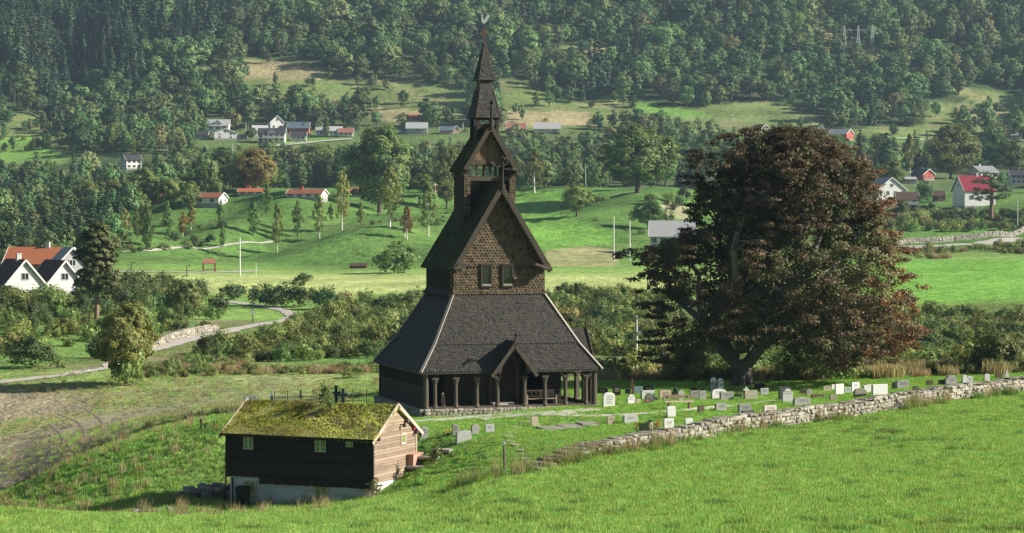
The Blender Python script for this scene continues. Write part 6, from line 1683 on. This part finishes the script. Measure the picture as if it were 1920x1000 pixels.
pine(181, 609, 192, dict(lean=4, pads=[(3, 183, 36, 18), (-3, 168, 54, 18), (7, 150, 69, 22), (-2, 132, 75, 20), (5, 112, 64, 18), (-12, 96, 49, 14), (26, 92, 41, 16), (-26, 78, 30, 10), (29, 72, 36, 10), (-5, 66, 33, 10), (17, 54, 16, 8)]), 'tall pine with reddish bare lower trunk beside the white gabled houses', seed=3)
pine(1858, 418, 96, dict(lean=4, pads=[(2, 90, 34, 10), (-10, 78, 46, 12), (16, 70, 40, 12), (-18, 58, 34, 12), (14, 50, 42, 10), (30, 62, 24, 8), (-22, 44, 20, 8)]), 'twisted pine with two pale bare stems before the maroon roofed house', d0=590, seed=5)

# ------------------------------------------------------------------ trees that stand alone
T = tree
for a in [
 ('tall', 712, 400, 178, 132, 'very broad airy light green tree left of the church tower'), ('tall', 481, 360, 90, 74, 'round topped light tree standing on the grassy knoll'),
 ('tall', 1196, 362, 140, 140, 'very broad dome shaped pale tree between church and copper beech'), ('birch', 641, 432, 116, 42, 'slender pale birch left of the broad airy tree'),
 ('birch', 731, 428, 118, 58, 'birch with long white trunk before the broad airy tree'), ('birch', 803, 444, 104, 48, 'birch with white trunk close to the left church roof'),
 ('tall', 838, 392, 128, 56, 'pale green tree just left of the bell tower'), ('autumn', 763, 450, 64, 30, 'small yellowing tree by the white lamp post left of the church'),
 ('slim', 676, 422, 44, 18, 'thin small tree right of the slender pale birch'), ('broad', 1082, 406, 68, 58, 'round olive tree with bare stem on the green slope right of the church'),
 ('slim', 500, 407, 64, 24, 'small pointed tree on the top of the green slope below the knoll'), ('birch', 520, 474, 96, 30, 'leaning birch with curved white trunk lowest on the green slope'),
 ('slim', 475, 442, 66, 30, 'grey green tree left of the leaning birch'), ('slim', 558, 444, 68, 28, 'dark slim tree right of the leaning birch'),
 ('birch', 599, 448, 82, 34, 'birch with thin white trunk left of the slender pale birch'), ('autumn', 358, 432, 48, 24, 'right one of two small orange trees on the green slope'),
 ('autumn', 343, 444, 46, 27, 'left one of two small orange trees on the green slope'), ('slim', 275, 464, 80, 34, 'airy tree with thin pale stem at the foot of the green slope'),
 ('birch', 233, 464, 74, 32, 'birch with double pale stem at the left foot of the green slope'), ('slim', 620, 416, 34, 16, 'tiny tree on the brow of the green slope'),
 ('birch', 192, 414, 62, 34, 'birch with forked white trunks among dark shrubs on the left'), ('tall', 1783, 336, 112, 90, 'yellowish birch with white stems above the right houses'),
 ('broad', 1868, 326, 90, 60, 'fresh green tree right of the yellowish birch'), ('spruce', 1610, 330, 76, 44, 'dark spruce left of a pair behind the copper beech'),
 ('spruce', 1662, 332, 82, 52, 'dark spruce right of a pair behind the copper beech'), ('birch', 1706, 330, 80, 30, 'pale bare birch between the dark spruces and the yellowish birch'),
 ('tall', 1560, 330, 84, 90, 'pale green birch crown just above the copper beech top'), ('broad', 275, 392, 84, 54, 'olive garden tree between the two orange roofed bungalows'),
 ('broad', 318, 392, 66, 40, 'dense dark green garden tree right of the orange roofed bungalow'), ('birch', 1002, 362, 80, 50, 'light birch at the field edge right of the bell tower'),
 ('broad', 795, 368, 46, 40, 'reddish brown tree in front of the dark red wooden house'), ('slim', 612, 258, 36, 16, 'small columnar tree before the hamlet row'), ('broad', 471, 262, 26, 20, 'dark clipped tree beside the big white balcony house'),
 ('slim', 447, 242, 22, 12, 'small yellowish tree behind the white chalet'), ('broad', 1216, 430, 60, 60, 'grey green small tree left of the white house behind the beech'),
 ('broad', 1896, 330, 74, 40, 'dark green tree at the right edge above the houses')]:
    kd, px, py, h, w_, lb = a; kd2 = kd
    dd = dict(T0=1)
    T(kd, px, py, h, w_, lb, d0=380 if py > 300 else 960)
for i, (px, py, h, w_) in enumerate([(28, 432, 82, 16), (14, 430, 70, 14), (40, 430, 78, 14), (4, 428, 76, 14)]):
    T('poplar', px, py, h, w_, ['tallest columnar poplar in the group at the left edge', 'narrow poplar second from the left edge', 'rightmost columnar poplar in the group at the left edge', 'columnar poplar cut by the left edge'][i], group='poplars at the left edge', name='poplar_tree', d0=430)
for i, (px, py, h, w_, kd, lb) in enumerate([(14, 604, 58, 60, 'broad', 'dark garden tree before the left white gable, cut by the picture edge'), (66, 602, 50, 56, 'broad', 'dark garden tree between the two white gables'),
 (112, 600, 54, 58, 'broad', 'dark garden tree before the white gable beside the pine'), (150, 596, 50, 50, 'darkbush', 'round dark garden tree at the left of the pine stem'), (222, 588, 54, 60, 'broad', 'garden tree right of the pine stem'), (268, 590, 46, 60, 'bush', 'pale garden bush below the dark roofed shed')]):
    T(kd, px, py, h, w_, lb, d0=330)
for i, (px, py, h, w_, kd, lb) in enumerate([(590, 330, 64, 70, 'tall', 'pale rounded tree in the wood before the big white balcony house'), (420, 330, 58, 60, 'broad', 'rounded tree in the wood below the white chalet'), (870, 330, 66, 70, 'tall', 'pale feathery tree left of the bell tower gable'),
 (1000, 330, 58, 60, 'broad', 'round mid green tree above the spruce belt right of the church tower'), (340, 326, 56, 60, 'broad', 'round tree in the wood right of the two storey farmhouse'), (1110, 325, 50, 56, 'broad', 'round green tree left of the broad dome shaped tree'), (1330, 320, 60, 80, 'broad', 'round tree just left of the copper beech top')]):
    T(kd, px, py, h, w_, lb, d0=850)
# spruce belt behind the meadow
rs_ = random.Random(8)
for (x0, x1, y, n, h) in ((960, 1135, 356, 15, 62), (505, 655, 352, 15, 68), (1270, 1330, 352, 4, 60)):
    for i in range(n):
        T('spruce', x0+(x1-x0)*(i+rs_.uniform(.1, .9))/n, y, h*rs_.uniform(.7, 1.1), 26*rs_.uniform(.8, 1.2), 'dark spruce in the close belt of spruces at the far edge of the meadow', group='spruces in the belt', d0=830, parts=False)
# shrubs that can be told apart
for kd, px, py, h, w_, lb in [
 ('bush', 745, 512, 62, 100, 'large round grey green willow bush in the meadow left of the church'), ('darkbush', 567, 531, 21, 48, 'low dark round bush alone in the meadow'),
 ('bush', 348, 596, 90, 84, 'tall olive bush at the crest right of the pine'), ('darkbush', 302, 570, 40, 70, 'dark bush left of the tall olive bush'), ('darkbush', 410, 592, 44, 50, 'dark green bush right of the tall olive bush'),
 ('darkbush', 1868, 712, 96, 126, 'large dark leafed bush behind the wall at the right edge'), ('bush', 660, 709, 16, 54, 'small low bush in the flat grass left of the church'),
 ('darkbush', 60, 690, 66, 140, 'broad dark shrub mass above the footpath at the left edge'), ('darkbush', 436, 562, 34, 70, 'reddish brown hedge bush at the start of the meadow hedge'),
 ('darkbush', 500, 574, 48, 84, 'dark dense bush in the middle of the meadow hedge'), ('darkbush', 556, 576, 54, 90, 'largest dark bush of the meadow hedge'), ('darkbush', 612, 580, 48, 80, 'dark bush at the right end of the meadow hedge'),
 ('bush', 1250, 420, 30, 36, 'grey shrub beside the pale gravel heap'), ('darkbush', 98, 592, 40, 60, 'dark clipped shrub before the white gabled houses'), ('darkbush', 40, 600, 44, 70, 'dark shrub under the left white gable'),
 ('darkbush', 148, 585, 40, 56, 'dark shrub left of the pine trunk'), ('bush', 30, 640, 34, 70, 'green shrub on the garden slope at the left edge'), ('bush', 120, 630, 40, 70, 'green shrub on the garden slope left of the pine trunk'),
 ('bush', 560, 668, 44, 66, 'green thicket bush at the near edge of the riverside scrub'), ('darkbush', 690, 672, 34, 60, 'dark thicket bush left of the church roof'),
 ('bush', 1720, 420, 30, 70, 'hedge shrub below the annex with balcony'), ('darkbush', 1790, 424, 34, 80, 'dark hedge shrub below the maroon roofed house'), ('darkbush', 1735, 382, 50, 36, 'dark conical shrub between annex and little cabin')]:
    T(kd, px, py, h, w_*1.05, lb, 'shrub', name='shrub', parts=False, d0=170 if py > 640 else 205 if py > 585 else 330 if py > 505 else 430)
# airy shrub tree in front of the footpath
T('tall', 235, 721, 165, 108, 'airy many stemmed grey green tree standing over the footpath', d0=190, name='tree')
T('bush', 238, 722, 88, 84, 'leafy green bush at the foot of the airy tree by the footpath', 'shrub', name='shrub', parts=False, d0=190)
# plants on and by the hut
def local_plant(p, h, seed, label, cat='plant', size=.045, n=40, mat=L_SHRUB, w_=.18):
    g = np.random.default_rng(seed); o = empty('sapling', p, 0, label, cat); C = g.normal(size=(n, 3))*np.array([w_, w_, h*.22])+np.array([0, 0, h*.58])
    V, Q, va = clouds(C, np.full((n, 3), .07), 14, size, g); npobj('foliage', npmesh('foliage', V, Q, va, [mat]), o)
    mb = MB()
    for i in range(5): e = C[i*3]; mb.tube([(0, 0, -.1), (e[0]*.4, e[1]*.4, h*.4), tuple(e)], [.02, .014, .006], 5, .5)
    mb.build('stem', BARK, o); return o
def roofp(x, y): c, s = math.cos(HTH), math.sin(HTH); return Vector((HX+x*c-y*s, HD+x*s+y*c, rz_(y)+.08))
local_plant(roofp(4.6, 2.25), 1.15, 1, 'green leafy sapling growing on the ridge of the turf roof', n=60)
local_plant(roofp(5.15, 1.75), .7, 2, 'smaller pale sapling growing on the turf roof below the ridge', n=30)
local_plant(hpt(HL+.25, -.3)+Vector((0, 0, 0)), .95, 3, 'pale green weed against the white basement end of the hut', n=50)
local_plant(hpt(HL+1.9, 3.2), 1.1, 4, 'tall pale green weed right of the hut steps', n=50)

# ------------------------------------------------------------------ woods on the mountainside
def ptsgrid(x0, x1, y0, y1, step, g, jit=.45):
    xs = np.arange(x0, x1, step); ys = np.arange(y0, y1, step); X, Y = np.meshgrid(xs, ys)
    X = X+g.uniform(-jit, jit, X.shape)*step; Y = Y+g.uniform(-jit, jit, X.shape)*step; X = X.ravel(); Y = Y.ravel()
    u = X/Y*F+960; m = (u > -560) & (u < 2500); return X[m], Y[m], u[m]
g = np.random.default_rng(77)
X, Y, u = ptsgrid(-560, 560, 1195, 1640, 8.3, g)
Z = H(X, Y); px, py = proj(X, Y, Z)
clr = np.zeros(len(X), bool); w = fbm(X, Y, 14, 4)
for P_ in CLEAR: clr |= inpoly(px+9*w, py+7*w, P_)
low = py > 222
keep = (~clr & (g.random(len(X)) < .93)) & ~(low & (w > -.05) & (px > 330) & (px < 1150)) & (py > -110)
X, Y, Z, px, py = X[keep], Y[keep], Z[keep], px[keep], py[keep]; nse = fbm(X, Y, 60, 3)
fir = ((px < 270) & (py < 170) & (nse > -.55)) | (nse > .42) | ((np.abs(px-1010) < 90) & (py < 40)) | ((px < 120) & (g.random(len(px)) < .5)) | ((px > 300) & (px < 420) & (py < 40)) | ((np.abs(px-1330) < 90) & (py < 60) & (g.random(len(px)) < .5))
sz = np.clip(np.exp(g.normal(.08, .34, len(X))), .45, 2.1)*(1+.25*fbm(X+7, Y, 30, 2)); idx = np.where(fir, 1, 0)
S = np.stack([sz*np.where(fir, .95, 1.12), sz*np.where(fir, .95, 1.12), sz*np.where(fir, 1.1, 1.02)], 1)
# the 170 lowest trees of the wood stand as single trees
order = np.argsort(Y); inview = (px[order] > -10) & (px[order] < 1930) & (py[order] > 20); solo = order[inview][:170]; rest = np.setdiff1d(np.arange(len(X)), solo)
for i in solo:
    k_ = 'forestfir' if fir[i] else 'forest'; P_ = PR[k_]
    o = bpy.data.objects.new('spruce_tree' if fir[i] else 'broadleaf_tree', P_['L'][i % len(P_['L'])][2]); link(o); o.location = (X[i], Y[i], Z[i]-.2); o.rotation_euler = (0, 0, g.uniform(0, 6.28)); o.scale = tuple(S[i])
    tag(o, 'dark pointed spruce along the lower edge of the hillside wood' if fir[i] else 'round leafy tree along the lower edge of the hillside wood', 'tree', 'spruces at the lower edge of the hillside wood' if fir[i] else 'leafy trees at the lower edge of the hillside wood')
scatter('hillside_wood', np.stack([X, Y, Z-.2], 1)[rest], S[rest], ['forest', 'forestfir'], idx[rest], 'dense mixed wood covering the mountainside', 'wood')
# trees scattered over the clearings
rc = random.Random(3); n = 0
spots = []
while n < 130:
    P_ = rc.choice(CLEAR[:8]); xs = [q[0] for q in P_]; ys = [q[1] for q in P_]; x = rc.uniform(min(xs), max(xs)); y = rc.uniform(min(ys), max(ys))
    if not inpoly([x], [y], P_)[0] or (730 < x < 1070 and y > 226) or (1210 < x < 1260 and y > 225): continue
    T(rc.choice(['forest', 'forest', 'slim', 'forest']), x, y, rc.uniform(16, 34), rc.uniform(14, 30), 'lone tree or bush scattered over the pale clearings of the mountainside', group='trees scattered over the clearings', parts=False, d0=1150, name='broadleaf_tree'); n += 1
# lower woods between the hamlet and the meadow
PATHZ = [(-60, 696), (130, 688), (200, 672), (330, 630), (400, 614), (470, 600), (520, 590), (405, 562), (440, 556), (570, 578), (575, 608), (480, 640), (400, 660), (330, 680), (260, 702), (200, 716), (130, 726), (-60, 742)]
def band(poly, d0, d1, step, kinds, probs, smin, smax, nm, label, cat, seed, thin=-9., sx=1., noise_s=25):
    g = np.random.default_rng(seed); xs = [q[0] for q in poly]
    xm = max(abs(min(xs)-960), abs(max(xs)-960))/F*d1
    X, Y, u = ptsgrid(-xm-5, xm+5, d0, d1, step, g); Z = H(X, Y); px, py = proj(X, Y, Z)
    m = inpoly(px, py, poly) & (fbm(X, Y, noise_s, 3) > thin) & ~inpoly(px, py, PATHZ) & ~((px > 196) & (px < 282) & (py > 296) & (py < 350)) & ~((px > 1690) & (px < 1935) & (py > 322) & (py < 360))
    X, Y, Z = X[m], Y[m], Z[m]; s = g.uniform(smin, smax, len(X)); idx = g.choice(len(kinds), len(X), p=probs)
    S = np.stack([s*sx, s*sx, s*g.uniform(.8, 1.2, len(X))], 1)
    return scatter(nm, np.stack([X, Y, Z-.1], 1), S, kinds, idx, label, cat)
band([(-400, 336), (0, 336), (150, 342), (200, 338), (300, 330), (400, 316), (640, 312), (720, 306), (900, 304), (1150, 300), (1500, 300), (1920, 296), (2300, 280), (2300, 380), (1700, 352), (1300, 352), (960, 354), (640, 356), (520, 352), (430, 372), (330, 400), (200, 440), (0, 470), (-400, 490)], 560, 1080, 9.5, ['forest', 'forestfir', 'broad'], [.66, .08, .26], .6, 1.3, 'valley_wood', 'mixed wood filling the slope between the hamlet and the meadow', 'wood', 5, thin=-.35)
band([(-400, 330), (0, 312), (210, 328), (250, 400), (235, 470), (120, 500), (0, 500), (-400, 520)], 400, 900, 6., ['forest', 'forestfir', 'darkbush'], [.6, .2, .2], .45, .95, 'left_wood', 'dark wood behind the orange roof at the left', 'wood', 6)
band([(330, 284), (480, 278), (700, 274), (1120, 262), (1300, 262), (1300, 300), (900, 300), (640, 292), (330, 318)], 950, 1200, 6., ['bush', 'darkbush'], [.8, .2], .6, 1.3, 'slope_scrub', 'low scrub on the slope below the hamlet road', 'scrub', 7, thin=-.4)
band([(0, 222), (900, 222), (1150, 232), (1920, 250), (1920, 266), (1150, 258), (900, 252), (380, 262), (0, 300)], 1080, 1240, 9., ['bush', 'forest', 'slim'], [.8, .15, .05], .5, 1., 'hamlet_scrub', 'garden bushes and small trees around the far hamlet', 'scrub', 8, thin=.10)
# riverside scrub around the church
KS = ['bush', 'weed', 'darkbush', 'reed']
band([(395, 648), (560, 606), (640, 574), (800, 566), (1120, 558), (1500, 560), (1700, 588), (1930, 604), (2300, 600), (2300, 650), (1930, 668), (1500, 668), (1150, 668), (980, 668), (700, 668), (640, 676), (560, 678), (460, 680), (380, 672)], 222, 400, 2.3, KS, [.36, .34, .18, .12], .45, 1.15, 'riverside_scrub', 'tangled scrub and bushes along the stream behind the church', 'scrub', 9, thin=-.45)
band([(560, 630), (640, 590), (800, 578), (1120, 568), (1500, 570), (1720, 604), (1850, 610), (1930, 620), (1930, 650), (1500, 650), (700, 655)], 235, 345, 6.5, ['bush', 'darkbush'], [.66, .34], .8, 1.45, 'riverside_thicket', 'taller willow thicket in the riverside scrub', 'scrub', 10, thin=-.2)
band([(-300, 730), (0, 722), (300, 700), (700, 690), (1100, 684), (1500, 680), (1930, 676), (2300, 676), (2300, 704), (1930, 706), (1500, 712), (1130, 706), (700, 700), (300, 708), (0, 730)], 180, 232, 1.25, ['weed', 'reed'], [.7, .3], .35, .75, 'tall_grass', 'tall dry grass and weeds along the edge of the flat field', 'grass', 11, thin=-.55)
band([(1130, 712), (1300, 700), (1500, 690), (1930, 676), (2300, 676), (2300, 700), (1930, 712), (1700, 716), (1500, 730), (1130, 722)], 168, 232, 1.5, ['weed', 'reed', 'bush'], [.5, .4, .1], .6, 1.1, 'tall_weeds', 'tall weeds behind the churchyard on the right', 'scrub', 12)
band([(-300, 600), (0, 590), (170, 590), (300, 590), (420, 600), (330, 640), (200, 680), (0, 700), (-300, 720)], 225, 360, 3.2, ['bush', 'weed', 'darkbush'], [.35, .45, .2], .45, 1.0, 'bank_scrub', 'bushes and weeds on the bank below the left houses', 'scrub', 13, thin=-.1)
band([(-300, 545), (0, 560), (130, 566), (290, 548), (380, 560), (300, 590), (0, 596), (-300, 600)], 300, 420, 3., ['darkbush', 'bush'], [.75, .25], 1.1, 1.9, 'garden_hedge', 'garden hedges round the left houses', 'hedge', 14, thin=-.2)
band([(0, 706), (140, 712), (240, 700), (330, 660), (420, 640), (470, 660), (470, 700), (300, 706), (0, 726)], 190, 290, 1.7, ['weed', 'reed'], [.75, .25], .4, .8, 'meadow_weeds', 'weeds between footpath and dirt field', 'grass', 15, thin=-.3)
band([(1640, 402), (1960, 402), (1960, 436), (1640, 436)], 480, 800, 4.2, ['darkbush', 'bush'], [.55, .45], .6, 1.35, 'garden_scrub', 'bushes below the right hand gardens', 'scrub', 16, thin=-.35)
band([(135, 232), (365, 232), (365, 288), (290, 294), (190, 290), (135, 300)], 950, 1260, 8.5, ['forest', 'forestfir', 'slim'], [.8, .1, .1], .7, 1.4, 'stream_wood', 'wood on both sides of the mountain stream', 'wood', 41, thin=-.5)
band([(1140, 258), (1370, 256), (1370, 300), (1140, 300)], 900, 1200, 9., ['forest', 'broad'], [.7, .3], .6, 1.2, 'slope_wood', 'wood on the slope behind the broad dome shaped tree', 'wood', 42, thin=-.5)
band([(900, 262), (1140, 262), (1140, 300), (860, 300)], 900, 1200, 8., ['forest', 'bush'], [.5, .5], .5, 1.0, 'slope_wood', 'thickets on the slope above the spruce belt', 'wood', 43, thin=-.3)
band([(1640, 340), (1940, 340), (1940, 416), (1700, 416), (1640, 400)], 560, 760, 8., ['broad', 'bush', 'darkbush'], [.2, .5, .3], .5, 1.1, 'hillside_gardens', 'garden bushes among the right hand houses', 'scrub', 17, thin=.12)
band([(1720, 470), (1940, 466), (1940, 484), (1720, 486)], 440, 540, 2.6, ['bush', 'weed', 'reed'], [.4, .4, .2], .6, 1.2, 'roadside_scrub', 'dry scrub strip between road and bright field', 'scrub', 18, thin=-.2)
band([(1090, 380), (1290, 372), (1290, 430), (1200, 440), (1120, 420)], 520, 760, 6., ['bush', 'darkbush', 'weed'], [.5, .3, .2], .6, 1.5, 'knoll_scrub', 'scrub on the knoll left of the copper beech', 'scrub', 19, thin=.0)
band([(230, 392), (420, 380), (420, 470), (240, 476)], 480, 780, 5., ['bush', 'darkbush', 'slim'], [.4, .45, .15], .4, 1.0, 'slope_bushes', 'bushes at the left foot of the green slope', 'scrub', 20, thin=.12)
band([(640, 400), (860, 400), (860, 440), (700, 470), (560, 440)], 480, 700, 5., ['weed', 'bush'], [.7, .3], .4, .9, 'slope_weeds', 'patchy weeds on the green slope', 'scrub', 21, thin=.05)

# ------------------------------------------------------------------ grass
def lawn(nm, label, kinds, probs, dens, near, far, smin, smax, seed, cond=None, umin=-60, umax=1980):
    g = np.random.default_rng(seed); n = int(dens*(umax-umin)/F*.5*(far*far-near*near))
    D = np.sqrt(g.uniform(near*near, far*far, n)); u = g.uniform(umin, umax, n); X = (u-960)/F*D
    m = cond(u, D, X); X, D, u = X[m], D[m], u[m]; Z = H(X, D)
    pat = fbm(X, D, 3.2, 4); s = g.uniform(smin, smax, len(X))*(1+.45*pat); idx = g.choice(len(kinds), len(X), p=probs)
    if nm == 'field_grass': idx = ((fbm(X+5, D, 1.1, 2)+.3*fbm(X, D, 16, 2) > .56) & (g.random(len(X)) < .45)).astype(int)
    S = np.stack([np.ones(len(X))*1.1, np.ones(len(X))*1.1, s], 1)
    return scatter(nm, np.stack([X, D, Z], 1), S, kinds, idx, label, 'grass')
wallD = lambda u: np.interp(u, UG, _rd[4]); bankD = lambda u: np.interp(u, UG, _rd[7])
lawn('field_grass', 'short bright green grass of the foreground field', ['grass', 'clump'], [.965, .035], 17, 63, 168, .65, 1.15, 31, lambda u, D, X: (D < wallD(u)+.4) | ((u < 930) & (D < wallD(u)+1.5)))
lawn('wall_weeds', 'longer grass and dry stalks along the foot of the wall', ['clump', 'drytuft', 'grass'], [.4, .2, .4], 9, 95, 165, 1.3, 2.6, 32, lambda u, D, X: (D < wallD(u)+.3) & (D > wallD(u)-1.6-2*fbm(u, D, 60, 2)) & (u > 850) & ((u < 1250) | (fbm(u, D, 40, 2) > -.1)))
lawn('churchyard_grass', 'mown bright grass of the churchyard', ['lawn'], [1.], 9, 104, 172, .7, 1.3, 33, lambda u, D, X: (u > 700) & (D > wallD(u)+1.2) & (D < np.interp(u, UG, _rd[8])+4) & ~inchurch(X, D))
lawn('bank_grass', 'rough grass on the bank left of the hut', ['grass', 'drytuft'], [.93, .07], 9, 96, 150, .7, 1.3, 34, lambda u, D, X: (u < 705) & (D > wallD(u)+1) & (D < bankD(u)+13) & ~inhut(X, D))
lawn('flat_field_grass', 'sparse patchy grass on the flat dirt field', ['grass', 'drytuft'], [.85, .15], 1.3, 108, 215, .5, 1.1, 35, lambda u, D, X: (u < 760) & (D > bankD(u)+17) & (D > 112) & (fbm(X, D, 14, 4)+.4*fbm(X, D, 4, 3) > .0))
lawn('hollow_weeds', 'tufts of tall weeds along the lower side of the hut', ['drytuft', 'grass'], [.12, .88], 2, 104, 120, .5, 1.0, 36, lambda u, D, X: (u > 270) & (u < 860) & (np.abs(D-wallD(u)) < .8) & (fbm(X, D, 2.5, 2) > .0))
# ------------------------------------------------------------------ light, haze, camera
AZ, EL = R(-5), R(28.5)                 # the sun stands to the right, level with the church front
sd = Vector((math.cos(AZ)*math.cos(EL), math.sin(AZ)*math.cos(EL), math.sin(EL)))
ld = bpy.data.lights.new('sun', 'SUN'); ld.energy = 5.0; ld.angle = R(.5); ld.color = (1., .93, .80)
lo = bpy.data.objects.new('sun', ld); COL.objects.link(lo); lo.rotation_euler = sd.to_track_quat('Z', 'Y').to_euler(); lo.location = (100, 60, 80)
wd = bpy.data.worlds.new('World'); scene.world = wd; wd.use_nodes = True; t = wd.node_tree; t.nodes.clear()
sky = N(t, 'ShaderNodeTexSky', sky_type='NISHITA'); sky.sun_disc = False; sky.sun_elevation = EL; sky.sun_rotation = math.pi/2-AZ
bg = N(t, 'ShaderNodeBackground'); bg.inputs[1].default_value = .05; t.links.new(sky.outputs[0], bg.inputs[0])
ow = N(t, 'ShaderNodeOutputWorld'); t.links.new(bg.outputs[0], ow.inputs[0])
hz = MB(); hz.box(-7900, 9100, -210, 2700, -60, 215, .5)
m = bpy.data.materials.new('valley haze'); t = nt(m)
pv = N(t, 'ShaderNodeVolumePrincipled'); pv.inputs['Color'].default_value = (.55, .78, 1, 1); pv.inputs['Density'].default_value = .00008; pv.inputs['Anisotropy'].default_value = .2
o = N(t, 'ShaderNodeOutputMaterial'); t.links.new(pv.outputs[0], o.inputs[1])
tag(hz.build('haze', m), 'thin pale haze filling the valley', 'haze', kind='stuff')
cd = bpy.data.cameras.new('camera'); cam = bpy.data.objects.new('camera', cd); COL.objects.link(cam)
cam.location = (0, 0, ZC); cam.rotation_euler = (R(90), 0, 0); cd.sensor_width = 36; cd.lens = F/1920*36; cd.shift_y = -100/1920.
cd.clip_start = .5; cd.clip_end = 6000; scene.camera = cam
vs = scene.view_settings; vs.view_transform = 'Standard'; vs.look = 'None'; vs.gamma = 1; vs.exposure = 0.9; vs.use_curve_mapping = False
scene.cycles.volume_bounces = 0; scene.cycles.max_bounces = 6; scene.cycles.diffuse_bounces = 3; scene.cycles.transmission_bounces = 3; scene.cycles.transparent_max_bounces = 4; scene.cycles.volume_max_steps = 64
scene.render.film_transparent = False
